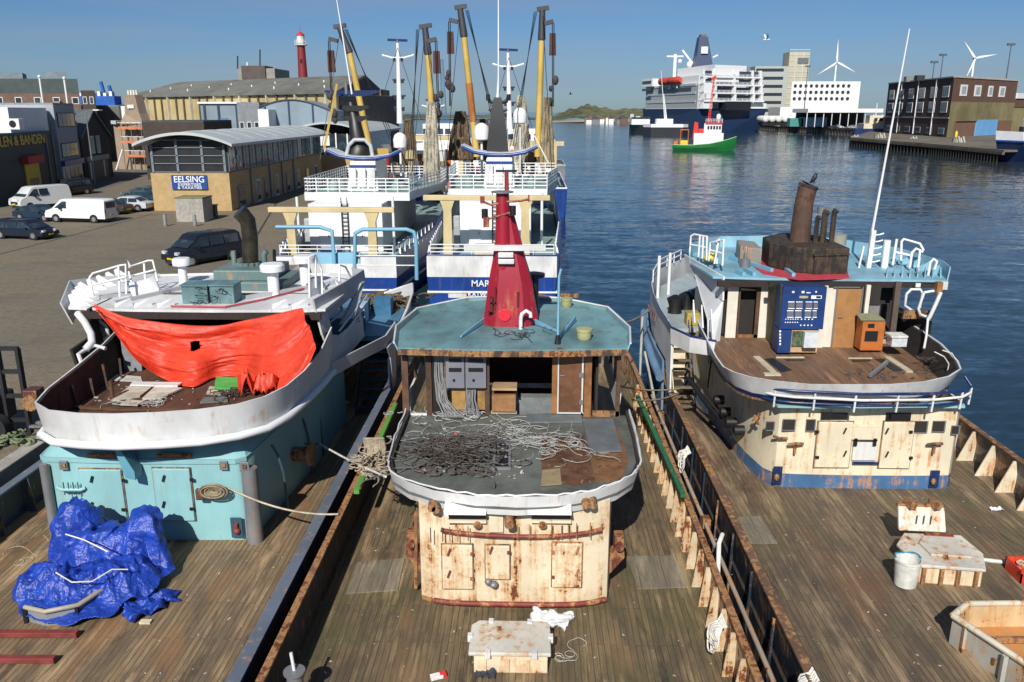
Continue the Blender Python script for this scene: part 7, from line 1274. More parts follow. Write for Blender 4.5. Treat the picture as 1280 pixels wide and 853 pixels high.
# ------------------------------------------------------------------ vehicles
def wheel(par, x, y, r, s, w_=.22):
    t = MB(); prof = [(r*.62, -w_/2), (r*.95, -w_/2), (r, -w_/4), (r, w_/4), (r*.95, w_/2), (r*.62, w_/2)]
    M = Matrix.Translation((x, y, r)) @ Matrix.Rotation(math.pi/2, 4, 'X'); t.lathe((0, 0, 0), prof, 20).xf(M); w = t.build('wheel', plain('tyre_rubber', (.015, .015, .016), .8), par, 30)
    MB().lathe((0, 0, 0), [(.02, -s*(w_/2+.005)), (r*.6, -s*(w_/2+.01)), (r*.62, -s*w_/3), (.02, -s*w_/3)], 14).xf(M).build('rim', plain('alloy_rim', (.5, .5, .52), .3, .7), w, 30); return w
def car(name, label, pos, heading, L_, W_, H_, kind, col, glassm=None, group='parked vehicles', low=None):
    """built along +X (nose at +X), then turned"""
    R = thing(name, label, 'van' if 'van' in name else 'car', (0, 0, 0), group); m = paint('car_paint_%s' % name+str(col[0])+str(col[2]), col, 0, .08, .22)
    if kind == 'van': prof = [(-.5, .17), (-.5, .55), (-.49, .93), (-.46, .99), (.17, 1.0), (.24, .96), (.37, .60), (.47, .50), (.5, .38), (.5, .2)]; gl = (.17, .38, .93, .56)
    elif kind == 'mpv': prof = [(-.5, .17), (-.5, .55), (-.48, .90), (-.43, .98), (.10, 1.0), (.18, .95), (.32, .58), (.46, .48), (.5, .36), (.5, .2)]; gl = (.16, .33, .92, .56)
    else: prof = [(-.5, .24), (-.5, .56), (-.46, .64), (-.36, .66), (-.22, .95), (-.12, 1.0), (.06, 1.0), (.12, .96), (.28, .64), (.44, .56), (.5, .42), (.5, .22)]; gl = (.10, .28, .95, .64)
    def hw(z): return W_/2*(1 if z < .55 else 1-.22*(z-.55)/.45)
    prof = [(a*L_, b*H_) for a, b in prof]; belt = .58 if kind != 'sedan' else .62
    mb = MB(); mb.loft([[V(x, s*hw(z/H_)*f, z+(0 if f == 1 else dz)) for x, z in prof] for s, f, dz in ((-1, 1, 0), (-1, .9, .02), (1, .9, .02), (1, 1, 0))], True, False)
    n = len(prof); mb.f.append(tuple(range(n-1, -1, -1))); mb.f.append(tuple(range(3*n, 4*n))); body = mb.build('body', m, R, 35, bev=.03)
    g = glassm or GLASS; xw0, xw1, zt, zb_ = gl
    def side(x0, x1, z0, z1, nm='side_window', x2=None):
        for s in (-1, 1): MB().add([(x0*L_, s*(hw(z0)+.012), z0*H_), (x1*L_, s*(hw(z0)+.012), z0*H_), ((x2 if x2 is not None else x1)*L_, s*(hw(z1)+.012), z1*H_), (x0*L_+(.02*L_ if kind == 'sedan' and x0 < -.1 else 0), s*(hw(z1)+.012), z1*H_)], [(0, 1, 2, 3)]).build(nm, g, R, solid=.015)
    if kind == 'van':
        side(.13, .33, .62, .9, x2=.2)
        if low: side(-.06, .11, .62, .9)
    elif kind == 'mpv': side(.03, .29, .6, .9, x2=.14); side(-.2, .01, .6, .9); side(-.44, -.22, .6, .88)
    else: side(-.08, .22, .64, .93, x2=.08); side(-.30, -.10, .66, .92)
    for (xa, xb, za, zb2, nm) in ((xw0, xw1+.02, zt+.01, zb_+.05, 'windscreen'),):
        MB().add([(xa*L_+.03, -hw(zt)*.93, zt*H_+.01), (xa*L_+.03, hw(zt)*.93, zt*H_+.01), (xb*L_, hw(zb_)*.9, (zb_+.03)*H_+.02), (xb*L_, -hw(zb_)*.9, (zb_+.03)*H_+.02)], [(0, 1, 2, 3)]).build(nm, g, R, solid=.03)
    rx = -.5 if kind != 'sedan' else None
    if rx: MB().box(-.5*L_-.015, -.5*L_+.02, -hw(.8)*.8, hw(.8)*.8, .62*H_, .88*H_).build('rear_window', g, R)
    else: MB().add([(-.345*L_, -.7*W_/2, .70*H_), (-.345*L_, .7*W_/2, .70*H_), (-.235*L_, .6*W_/2, .94*H_), (-.235*L_, -.6*W_/2, .94*H_)], [(0, 1, 2, 3)]).build('rear_window', g, R, solid=.03)
    for s in (-1, 1):
        MB().box(.455*L_, .503*L_, s*W_*.34-.16, s*W_*.34+.16, .40*H_, .50*H_).build('headlight', plain('headlight_glass', (.6, .62, .65), .15), R, bev=.02); MB().box(-.503*L_, -.48*L_, s*W_*.43-.07, s*W_*.43+.07, .42*H_, .60*H_).build('tail_light', plain('tail_red', (.35, .01, .01), .3), R)
        MB().box(.2*L_, .235*L_, s*(W_/2+.09)-.1, s*(W_/2+.09)+.1, .56*H_, .66*H_).build('wing_mirror', BLACK if kind == 'van' else m, R, bev=.02)
        for fx in (-.31, .32): (wheel(R, fx*L_, s*(W_/2-.085), .35, s), MB().cyl((fx*L_, s*(W_/2-.25), .36), (fx*L_, s*(W_/2+.004), .36), .43, .43, 18).build('wheel_arch', BLACK, R, 30))
    MB().box(.495*L_, .506*L_, -.6, .6, .26*H_, .38*H_).build('grille', BLACK, R, bev=.01); MB().box(.503*L_, .512*L_, -.26, .26, .24*H_, .30*H_).build('number_plate', plain('plate_yellow', (.72, .5, .02)), R); MB().box(-.512*L_, -.503*L_, -.26, .26, .3*H_, .36*H_).build('number_plate', plain('plate_yellow', ()), R)
    MB().box(-.48*L_, .48*L_, -W_/2+.26, W_/2-.26, .17, .3*H_).build('sill', plain('black_plastic_trim', (.03, .03, .032), .6), R, bev=.02)
    R.location = (pos[0], pos[1], QZ+.005); R.rotation_euler = (0, 0, heading); return R
P_ = lambda px, py: G(px, py, QZ)
rad = math.radians
v1 = car('parked_van', 'white crew van with a green stripe parked nose towards us by the dark workshop', P_(38, 264)+V(-.5, 3, 0), rad(-118), 5.8, 2.1, 2.35, 'van', (.62, .64, .64), low=1)
for s in (-1, 1): MB().slab([(-2.3, s*1.012, .55), (.4, s*1.012, .55), (-.2, s*1.012, .85), (-1.2, s*1.012, 1.0), (-2.4, s*1.012, 1.0)], (0, s*.008, 0)).build('green_stripe', plain('livery_green', (.10, .42, .06)), v1)
v2 = car('parked_van', 'plain white panel van parked side-on in the middle of the quay', P_(95, 279)+V(0, 1.2, 0), rad(180-8), 6.2, 2.05, 2.15, 'van', (.74, .75, .76))
car('parked_car', 'near-black estate car cut off by the left frame edge', P_(28, 300)+V(-.3, 1, 0), rad(-12), 5.0, 1.9, 1.55, 'mpv', (.012, .016, .03))
car('parked_car', 'dark blue car parked just behind the near-black estate car', P_(45, 277)+V(-.2, 1.0, 0), rad(-14), 4.5, 1.85, 1.45, 'sedan', (.015, .03, .05))
car('parked_car', 'silver saloon facing left between the white panel van and the brick office', P_(160, 265)+V(-.3, 1, 0), rad(180-6), 4.9, 1.9, 1.5, 'sedan', (.48, .50, .53))
car('parked_car', 'dark teal car parked just behind the silver saloon', P_(173, 258)+V(0, 1, 0), rad(180-4), 5.0, 1.9, 1.5, 'sedan', (.015, .045, .06))
car('parked_car', 'grey-green car furthest along the row beside the brick office', P_(176, 250)+V(0, 1, 0), rad(180-4), 4.9, 1.9, 1.5, 'sedan', (.07, .10, .10))
car('parked_car', 'dark brown car peeping out behind the rear of the white panel van', P_(134, 268)+V(0, .5, 0), rad(172), 4.4, 1.85, 1.45, 'sedan', (.045, .04, .035))
car('parked_van', 'dark van standing in the shade of the workshop behind the white crew van', P_(78, 246)+V(0, 2, 0), rad(-115), 5.0, 1.95, 2.0, 'mpv', (.02, .022, .022))
car('parked_van', 'black people carrier parked alone near the quay edge, nose towards the camera', P_(243, 331)+V(.2, 1.2, 0), rad(-122), 5.2, 2.0, 2.05, 'mpv', (.012, .014, .022))
# quay furniture
a, b_ = P_(221, 278), P_(247, 281); CB = thing('concrete_block', 'square concrete block standing in front of the yellow brick office', 'concrete block', P_(234, 278)); MB().box(a.x, b_.x, a.y, a.y+2.4, QZ, QZ+2.2).build('block_body', CONC, CB, bev=.04); MB().box(a.x-.03, b_.x+.03, a.y-.03, a.y+2.43, QZ+2.2, QZ+2.3).build('mossy_cap', plain('mossy_cap', (.2, .19, .1), .9), CB)
p = P_(267, 272); BN = thing('wheelie_bin', 'dark grey wheelie bin between concrete block and yellow brick office', 'bin', p); MB().prism([(p.x-.35, p.y-.35), (p.x+.35, p.y-.35), (p.x+.35, p.y+.35), (p.x-.35, p.y+.35)], QZ+.1, QZ+1.15).build('bin_body', plain('bin_grey', (.07, .08, .085), .6), BN, bev=.05); MB().box(p.x-.42, p.x+.42, p.y-.42, p.y+.4, QZ+1.15, QZ+1.27).build('bin_lid', plain('bin_grey', ()), BN, bev=.03)
for s in (-.3, .3): MB().cyl((p.x+s-.04, p.y+.3, QZ+.12), (p.x+s+.04, p.y+.3, QZ+.12), .12).build('bin_wheel', BLACK, BN)
for px, py, lb in ((207, 283, 'grey bollard left of the concrete block'), (244, 283, 'grey bollard in front of the concrete block')):
    p = P_(px, py); tag(recentre(MB().lathe(p, [(.16, 0), (.16, .95), (.12, 1.05), (.02, 1.08)], 12).build('quay_bollard', plain('bollard_grey', (.2, .22, .22)), None, 50)), lb, 'bollard')
def lamp_post(px, py, Hh, label, arm=2.2, z=QZ, Y=None, arms=1, r=.1):
    p = G(px, py, z); T_ = thing('street_lamp', label, 'street lamp', p); MB().tube([p, p+V(0, 0, Hh)], r, 8, True, [r*1.3, r*.7]).build('pole', STEEL if arms == 1 else plain('dark_pole', (.08, .1, .12)), T_)
    for s in ((1,) if arms == 1 else (-1, 1)):
        MB().tube([p+V(0, 0, Hh-.2), p+V(s*arm*.4, 0, Hh), p+V(s*arm, 0, Hh+.02)], r*.55, 6).build('arm', STEEL, T_); MB().box(p.x+s*arm*.6-.3, p.x+s*arm*.6+.5, p.y-.2, p.y+.2, p.z+Hh-.05, p.z+Hh+.12).build('lamp_head', WFR if arms == 1 else plain('dark_pole', ()), T_, bev=.03)
lamp_post(119, 232, 10.2, 'curved street lamp in front of the dark gabled house', 2.4)
FP = [(52, 96, 150), (83, 98, 150)]
for i, (px, pt, Y) in enumerate(FP):
    a, b_ = D(px+7, 140, Y), D(px-3, pt, Y); T_ = thing('flagpole', ['taller white flagpole above the white building roof', 'second white flagpole, nearer the dark house'][i], 'flagpole', V(b_.x, Y, QZ)); MB().tube([V(b_.x, Y, QZ), V(b_.x, Y, b_.z)], .16, 8).build('pole', WFR, T_); MB().ball((b_.x, Y, b_.z), .28, 8).build('finial', WFR, T_)
# forklift at the quay edge
p = G(14, 545, QZ); FK = thing('forklift', 'old dark forklift with a tall lattice mast parked on the quay edge', 'forklift', p)
fm = MB(); 
for s in (-.32, .32): fm.box(p.x+.35+s-.05, p.x+.35+s+.05, p.y-.1, p.y+.08, QZ+.1, QZ+2.9)
for z in (.5, 1.3, 2.1, 2.85): fm.box(p.x+.0, p.x+.7, p.y-.06, p.y+.05, QZ+z, QZ+z+.12)
fm.build('mast', plain('oily_black', (.02, .02, .022), .5), FK)
MB().box(p.x-1.6, p.x-.1, p.y-.4, p.y+.7, QZ+.5, QZ+1.4).build('chassis', plain('oily_black', ()), FK, bev=.08); MB().cyl((p.x-.2, p.y-.55, QZ+.42), (p.x-.2, p.y-.2, QZ+.42), .42, .42, 20).build('wheel', plain('tyre_rubber', ()), FK, 30); MB().cyl((p.x-.2, p.y-.57, QZ+.42), (p.x-.2, p.y-.5, QZ+.42), .2, .2, 14).build('rim', STEEL, FK)
MB().box(p.x+.7, p.x+1.15, p.y-.2, p.y+.3, QZ+.9, QZ+1.6).build('carriage', paint('worn_red_gear', (.10, .03, .03), .4), FK, bev=.05); MB().cyl((p.x+.95, p.y-.3, QZ+1.2), (p.x+.95, p.y-.2, QZ+1.2), .25, .25, 16).build('drum', RUSTD, FK)
for s in (.0, .35): MB().box(p.x+.75, p.x+1.9, p.y-.2+s, p.y-.08+s, QZ+.35, QZ+.42).build('fork', STEEL, FK)
k = MB(); clump(k, G(12, 556, QZ+.05)+V(-.2, 0, 0), .9, .2, .25, 20, .035, 71, 1.0); k.tube([G(20, 553, QZ+.1), G(38, 548, QZ+.1), D(52, 541, 22)], .03, 6); tag(recentre(k.build('green_rope', plain('green_rope', (.16, .20, .11), .9, 0, .4, 18), None, 60)), 'faded green mooring rope coiled on the quay edge below the forklift', 'rope')
# ------------------------------------------------------------------ across the harbour
WZ = 3.2; plain('dark_pole', (.08, .1, .12))
# timber wharf
WH = thing('timber_wharf', 'weathered wharf deck on dark piles below the brick warehouse', 'wharf', V(150, 310, 0)); wp = [tuple(G(*p, WZ))[:2] for p in ((1064, 172), (1165, 180), (1255, 188), (1300, 187), (1310, 166), (1100, 160))]
MB().prism(wp, WZ-.5, WZ).build('wharf_deck', plain('wharf_boards', (.14, .12, .09), .9, 0, .4, .4, 0), WH)
for (a, b_) in ((wp[0], wp[1]), (wp[1], wp[2])):
    n = 26
    for i in range(n): t = i/n; x = a[0]+(b_[0]-a[0])*t; y = a[1]+(b_[1]-a[1])*t; MB().cyl((x, y+1, -1), (x, y+1, WZ-.5), .22, .22, 6).build('pile', plain('tarry_pile', (.025, .022, .018), .8), WH)
    MB().bar((*a, WZ-.8), (*b_, WZ-.8), .6, .7).build('fender_beam', plain('fender_timber', (.11, .09, .06), .9, 0, .5, .4), WH)
MB().prism([(p[0]+3, p[1]+6) for p in wp[:3]]+[wp[3], wp[4], wp[5]], -1, WZ-.55).build('dark_bank', plain('tarry_pile', ()), WH)
def dolphin(px, py, label, sc=1.):
    p = G(px, py, 0); T_ = thing('mooring_dolphin', label, 'mooring posts', p, 'clusters of leaning piles along the wharf')
    MB().box(p.x-1.6*sc, p.x-.6*sc, p.y, p.y+1, -1, 4.6*sc).build('dark_pile', plain('grey_pile', (.2, .19, .16), .9), T_)
    for i in range(4): x = p.x+.2*sc+i*.75*sc; MB().cyl((x+.9*sc, p.y, -.5), (x-.5*sc, p.y+1.2, (4.6+.5*(i % 2))*sc), .3*sc, .26*sc, 8).build('raked_pile', plain('bleached_pile', (.45, .43, .37), .9, 0, .3, 1), T_)
for a in ((1098, 183, 'raked piles at the left end of the wharf', 1), (1196, 190, 'raked piles below the near corner of the brick warehouse', 1), (1252, 199, 'raked piles beside the blue ship bow', .9), (1067, 181, 'thin pile pair at the outer left corner of the wharf', .8), (1140, 184, 'short dark pile cluster in the middle of the wharf', .8)): dolphin(a[0], a[1]+1, a[2], a[3])
# brick warehouse
wa, wb_ = G(1104, 166, WZ), G(1183, 172, WZ); wc2 = G(1262, 168.6, WZ); wa, wb_, wc2 = tuple(wa)[:2], tuple(wb_)[:2], tuple(wc2)[:2]
wz = D(1199, 97, wb_[1]).z
BW = thing('brick_warehouse', 'dark brick warehouse with rows of white windows and three white downpipes', 'warehouse', V((wa[0]+wb_[0])/2, (wa[1]+wb_[1])/2, WZ))
DBB = brick('purple_brown_brick', (.095, .048, .038), (.07, .037, .031), (.12, .085, .075), .5, .16, .02, .4); ENDB = brick('end_wall_brick', (.15, .07, .045), (.12, .055, .038), (.14, .11, .08), .5, .16, .02, .4); OLR = plain('olive_render', (.21, .18, .085), .9, 0, .35, .12, 0)
dlt = (wa[0]+(wc2[0]-wb_[0]), wa[1]+(wc2[1]-wb_[1])); MB().prism([wa, wb_, wc2, dlt], WZ, wz).build('wall', DBB, BW); Lw = flen(wa, wb_); Le = flen(wb_, wc2); Hw = wz-WZ
fp(wb_, wc2, 0, Le, WZ+Hw*.60, wz, .12).build('end_wall_top', ENDB, BW); fp(wb_, wc2, 0, Le, WZ+Hw*.27, WZ+Hw*.60, .16).build('end_wall_render', OLR, BW); fp(wb_, wc2, 0, Le*.08, WZ, WZ+Hw*.27, .16).build('end_wall_render', OLR, BW); fp(wb_, wc2, Le*.08, Le, WZ, WZ+Hw*.27, .14).build('end_wall_base', brick('base_brick', (.22, .10, .06), (.18, .08, .05), (.2, .15, .1), .5, .16, .02), BW)
fp(wb_, wc2, Le*.10, Le*.40, WZ+Hw*.27, WZ+Hw*.30, .6).build('canopy', OLR, BW); fp(wb_, wc2, Le*.40, Le*.74, WZ+.1, WZ+Hw*.29, .5).build('blue_door', plain('sky_blue_door', (.16, .38, .68), .5, 0, .1, .2), BW); fp(wb_, wc2, 0, Le+.3, wz, wz+.7, .4).build('parapet', plain('pale_parapet', (.45, .43, .38)), BW); fp(wa, wb_, 0, Lw, wz, wz+.5, .4).build('parapet', plain('grey_parapet', (.3, .3, .29)), BW)
for row in (.68, .42): windows(BW, wa, wb_, 6, WZ+Hw*row, WZ+Hw*(row+.19), Lw/6*.52, WFR, GLASS, mull=3, thick=.15)
windows(BW, wa, wb_, 6, WZ+Hw*.05, WZ+Hw*.16, Lw/6*.5, plain('dull_frame', (.35, .33, .3)), GLASS, mull=3, thick=.12); fp(wa, wb_, 0, Lw, WZ+Hw*.32, WZ+Hw*.335, .25).build('string_course', plain('pale_parapet', ()), BW)
for f in (.25, .52, .78): fp(wa, wb_, Lw*f-.22, Lw*f+.22, WZ+.5, wz, .35).build('downpipe', WFR, BW)
for f, w_ in ((.15, .1), (.36, .1), (.56, .07), (.75, .1)): q = fp(wb_, wc2, Le*f-Le*w_/2, Le*f+Le*w_/2, WZ+Hw*.70, WZ+Hw*.89, .3, -.13).build('window', WFR, BW); fp(wb_, wc2, Le*f-Le*w_*.3, Le*f+Le*w_*.3, WZ+Hw*.73, WZ+Hw*.86, .34, -.31).build('pane', plain('pale_glass', (.35, .38, .4), .2), q)
for f in (.45, .62): p = Vector((wa[0]+(wb_[0]-wa[0])*f, wa[1]+(wb_[1]-wa[1])*f+5, wz)); MB().box(p.x-1.6, p.x+1.6, p.y, p.y+3, wz, wz+2.2).build('roof_hut', plain('roof_hut_%d' % (f*100), (.2, .2, .18) if f < .5 else (.03, .03, .03)), BW)
AN = thing('lower_warehouse', 'lower brown warehouse wing continuing right of the brick warehouse', 'warehouse', V(wc2[0]+15, wc2[1], WZ)); e0 = wc2; e1 = tuple(G(1330, 166, WZ))[:2]; MB().prism([e0, e1, (e1[0]+10, e1[1]+30), (e0[0]+10, e0[1]+30)], WZ, WZ+Hw*.72).build('wall', OLR, AN); fp(e0, e1, 0, flen(e0, e1), WZ+Hw*.52, WZ+Hw*.68, .3).build('brick_band', ENDB, AN); fp(e0, e1, 0, flen(e0, e1), WZ+Hw*.68, WZ+Hw*.78, .8).build('white_eave', WFR, AN)
p = G(1194, 171.5, WZ); tag(recentre(MB().lathe(p, [(.8, 0), (.8, 1.6), (.5, 2.3), (.1, 2.4)], 12).build('yellow_tank', plain('sign_yellow', ()), None, 40)), 'small yellow hopper at the near corner of the brick warehouse', 'hopper')
# distant quay with its buildings
q1 = [G(935, 161, 0), G(1000, 165.5, 0), G(1080, 171, 0), G(1120, 165, 0), G(1400, 152, 0), G(1400, 146, 0), G(930, 149, 0)]
DQ = MB().prism([tuple(p)[:2] for p in q1], -1, 4.2).build('harbour_quay', plain('quay_concrete', (.22, .20, .17), .9, 0, .3, .05, 0)); struct(DQ)
pl = thing('quay_piling', 'dark timber piling along the far quay face right of the ferry', 'piling', q1[0])
for a, b_ in ((q1[0], q1[1]), (q1[1], q1[2])):
    MB().bar(a+V(0, -1, 3.6), b_+V(0, -1, 3.6), 1.2, 1).build('beam', plain('fender_timber', ()), pl)
    for i in range(22): p = a.lerp(b_, i/22); MB().cyl(p+V(0, -1, -1), p+V(0, -1, 3.4), .45, .45, 6).build('pile', plain('brown_pile', (.10, .07, .045)), pl)
p = G(967, 163, 0); tag(recentre(MB().box(p.x-.9, p.x+.9, p.y-2, p.y, 0, 8).build('yellow_marker', plain('sign_yellow', ()), None)), 'yellow marker post standing on the far quay face', 'marker post')
def dist(px, py): return G(px, py, 4.2)
def at(px0, px1, pytop, Y, z0=4.2): a, b_ = D(px0, 140, Y), D(px1, 140, Y); return a.x, b_.x, D((px0+px1)/2, pytop, Y).z
x0, x1, z1 = at(940, 981, 83, 760); o = block('grey_office', 'grey flat-roofed office with long dark window strips beside the ferry', [(x0, 760), (x1, 760), (x1+5, 790), (x0, 790)], z1, plain('office_grey', (.36, .38, .36), .8, 0, .08, .05, 0), z0=3)
for i in range(6): z = 14+i*(z1-17)/5; fp((x0, 760), (x1, 760), 1, (x1-x0)*.86, z-1.1, z+1.1, .5).build('window_strip', plain('strip_glass', (.03, .04, .06), .2), o)
x0, x1, z1 = at(981, 1006, 65, 780); o = block('office_tower', 'beige lift tower with a gridded face rising beside the grey office', [(x0, 780), (x1, 780), (x1, 800), (x0, 800)], z1, plain('tower_beige', (.42, .40, .31), .8, 0, .08, .05, 0), z0=3)
for i in range(13): z = 10+i*4.6; fp((x0, 780), (x1, 780), 0, x1-x0, z, z+.5, .3).build('grid_line', plain('grid_pale', (.55, .53, .45)), o)
for f in (.3, .65): fp((x0, 780), (x1, 780), (x1-x0)*f, (x1-x0)*f+.7, 5, z1, .35).build('grid_line', plain('grid_pale', ()), o)
fp((x0, 780), (x1, 780), (x1-x0)*.42, (x1-x0)*.95, z1-10, z1-5, .5).build('sign_panel', plain('tower_sign', (.12, .14, .14)), o)
x0, x1, z1 = at(987, 1072, 102, 700); o = block('porthole_building', 'long white building with three rows of round dark windows', [(x0, 700), (x1, 700), (x1+12, 735), (x0+12, 735)], z1, plain('porthole_white', (.68, .68, .66), .7, 0, .05, .03, 0), z0=3)
for r in range(3):
    for c in range(11):
        x = x0+(x1-x0)*(.05+c*.078); z = D(1030, 107.5+r*8, 700).z; MB().lathe((0, 0, 0), [(1.25, 0), (1.25, .5)], 14).xf(Matrix.Translation((x, 700, z)) @ Matrix.Rotation(math.pi/2, 4, 'X')).build('round_window', plain('strip_glass', ()), o)
for z in (z1-5, z1-13, z1-21): fp((x1, 700), (x1+12, 735), 8, 11, z-1, z+1, .4).build('window', plain('strip_glass', ()), o)
x0, x1, z1 = at(975, 1062, 134, 600); o = block('white_shed', 'long low white quayside shed in front of the porthole building', [(x0, 600), (x1, 600), (x1, 630), (x0, 630)], z1, plain('shed_white', (.70, .70, .69), .7, 0, .1, .05, 0), z0=3)
for i, c in enumerate(((.1, .3, .15), (.4, .05, .05), (.03, .05, .1), (.2, .35, .25))): x = x0+(x1-x0)*(.2+.2*i); MB().box(x, x+5, 599.6, 600, z1-3.5, z1-2).build('sign_strip', plain('strip_%d' % i, c), o)
x0, x1, z1 = at(1010, 1104, 136, 500); o = thing('ferry_canopy', 'white canopy roof on thin columns on the far quay', 'canopy', V((x0+x1)/2, 510, 4)); MB().box(x0, x1, 500, 530, z1-2.2, z1).build('canopy_roof', plain('shed_white', ()), o); MB().box(x0+2, x1, 528, 529, 4.2, z1-2.2).build('back_wall', plain('dark_back', (.05, .05, .06)), o)
for i in range(10): x = x0+(x1-x0)*i/9; MB().cyl((x, 501, 4.2), (x, 501, z1-2), .25, .25, 6).build('column', plain('shed_white', ()), o)
for i in range(9):
    px = 956+i*8.2; c = D(px, 147+(i % 2)*.6, 560); tt = thing('storage_tank', ['round white tank next to the ferry bow, first of the row', 'second round tank in the row', 'third round tank in the row', 'fourth round tank in the row', 'fifth round tank in the row', 'sixth round tank in the row', 'seventh round tank in the row', 'eighth round tank in the row', 'last round tank in the row, by the blue container'][i]+' on the far quay', 'tank', V(c.x, c.y, 4.2), 'white tanks in a row on the far quay')
    mb = MB(); mb.tube([V(c.x, c.y-4, 8.2), V(c.x, c.y-3.2, 8.2), V(c.x, c.y+12, 8.2)], 2.1, 16, True, [1.3, 2.1, 2.1]); mb.build('tank_shell', plain('tank_white', (.66, .66, .62)), tt, 50); MB().box(c.x-2, c.x+2, c.y-3, c.y+8, 4.2, 6.1).build('tank_frame', BLACK, tt)
for px, w_, h_, c, lb in ((996, 6, 4.5, (.06, .26, .24), 'teal container on the far quay'), (1018, 13, 5, (.22, .45, .68), 'pale blue container block on the far quay')):
    p = D(px, 150, 520); tt = thing('container', lb, 'container', V(p.x, 520, 4.2)); MB().box(p.x-w_/2-1, p.x+w_/2+1, 520, 526, 4.2, 4.2+h_).build('container_body', strips('container_%d' % px, c, tuple(v*.6 for v in c), .8), tt); MB().box(p.x-w_/2-1.05, p.x+w_/2+1.05, 519.95, 526.05, 4.2+h_, 4.5+h_).build('container_roof', plain('container_top_%d' % px, c), tt)
cc = [((.02, .03, .05), 'dark blue car parked on the far quay'), ((.6, .62, .63), 'white car parked on the far quay'), ((.35, .38, .42), 'silver car on the far quay under the canopy'), ((.4, .05, .04), 'red car on the far quay under the canopy'), ((.08, .08, .09), 'black car on the far quay at the right end')]
for i, (c, lb) in enumerate(cc):
    px = (1043, 1054, 1066, 1072, 1082)[i]; p = D(px, 153, 455); car('parked_car', lb, (p.x, 455+6*(i % 2)), rad(5), 5.2, 2, 1.7, 'sedan', c, group='cars on the far quay').location.z = 4.2
# lamp standards and turbines
for px, pt, Y, lb in ((1010, 84, 560, 'tall twin-headed lamp standard behind the porthole building'), (1168, 79, 420, 'left of the two lamp standards behind the brick warehouse'), (1179, 70, 420, 'taller lamp standard behind the brick warehouse'), (1264, 57, 400, 'tallest lamp standard at the far right behind the warehouse')):
    a = D(px, 140, Y); t = D(px, pt, Y); T_ = thing('lamp_standard', lb, 'lamp standard', V(t.x, Y, 4)); MB().cyl((t.x, Y, 3), (t.x, Y, t.z), .38, .22, 8).build('pole', plain('dark_pole', ()), T_); MB().box(t.x-1.6, t.x+1.6, Y-.6, Y+.6, t.z, t.z+.9).build('lamp_head', plain('dark_pole', ()), T_)
TWH = plain('turbine_white', (.75, .76, .77), .5, 0, .03)
def turbine(px, py, Y, Lb, ang, label):
    h_ = D(px, py, Y); T_ = thing('wind_turbine', label, 'wind turbine', V(h_.x, Y, 0), 'wind turbines on the skyline'); MB().cyl((h_.x, Y, 0), h_, 3.2, 1.7, 12).build('tower', TWH, T_, 50); MB().tube([h_+V(0, -5, 0), h_+V(0, -3, 0), h_+V(0, 7, 0)], 2.4, 10, True, [1.2, 2.4, 2.0]).build('nacelle', TWH, T_, 50)
    for k in range(3):
        a = math.radians(ang+120*k); d = V(math.sin(a), 0, math.cos(a)); s_ = V(math.cos(a), 0, -math.sin(a)); c0 = h_+V(0, -5, 0)
        MB().slab([c0-s_*1.2, c0+d*Lb*.2-s_*2.6, c0+d*Lb, c0+d*Lb*.25+s_*1.6, c0+s_*1.2], (0, .8, 0)).build('blade', TWH, T_)
turbine(1045.5, 78, 1900, 48, -3, 'left white wind turbine, above the porthole building'); turbine(1218, 73, 1800, 44, -40, 'right white wind turbine, above the brick warehouse')
# ferry
FE = thing('ferry', 'very large white passenger ferry with navy hull and tall navy funnel', 'ferry', V(80, 620, 0))
fA, fB, fC = D(806, 150, 650), D(870, 150, 560), D(948, 150, 585); fD = V(fA.x+38, fA.y+20, 0)
A2, B2_, C2 = (fA.x, fA.y), (fB.x, fB.y), (fC.x, fC.y); D2 = (fD.x, fD.y)
zh = D(870, 136, 560).z; zs1 = D(870, 104, 560).z; zs2 = D(870, 80, 560).z
# flared navy hull, bow towards the far left, stern quarter with ramp to the right
bot = [A2, B2_, ((B2_[0]+C2[0])/2, (B2_[1]+C2[1])/2-1), C2, (D2[0]+30, D2[1]), D2, A2]
MB().sheet([(*p, -1) for p in bot], [(p[0]+(5 if i == 3 else (-2 if i in (0, 6) else 0)), p[1], zh) for i, p in enumerate(bot)], .5).build('hull', plain('ferry_navy', (.014, .032, .085), .4, 0, .12, .03, 0), FE)
MB().prism(bot[:-1], zh-.4, zh).build('car_deck', WHITE_C, FE)
SIDE = strips('ferry_side_panels', (.72, .78, .77), (.58, .64, .64), 3.1, 2, .5, .18); FW = plain('ferry_white', (.74, .75, .75), .5, 0, .06, .02, 0)
dd2 = [A2, B2_, (B2_[0]+.1, B2_[1]+8), (C2[0]-8, C2[1]+8), (C2[0]+10, D2[1]-20), D2]
MB().prism(dd2, zh, zs1).build('superstructure', FW, FE); MB().prism([A2, B2_, (B2_[0]+1, B2_[1]+4), (A2[0]+2, A2[1]+4)], zh+.5, zs1-1).add([], []).build('side_panelling', SIDE, FE)
Lfs = flen(A2, B2_)
def inset(pts, k, c=None):
    cx_ = sum(p[0] for p in pts)/len(pts); cy_ = sum(p[1] for p in pts)/len(pts); return [(cx_+(p[0]-cx_)*k, cy_+(p[1]-cy_)*k) for p in pts]
up1 = inset(dd2, .93); MB().prism(up1, zs1, zs1+5).build('upper_deck', FW, FE); up2 = [(u[0]+6, u[1]-14) for u in inset(dd2, .66)]; MB().prism(up2, zs1+5, zs2).build('upper_deck', FW, FE)
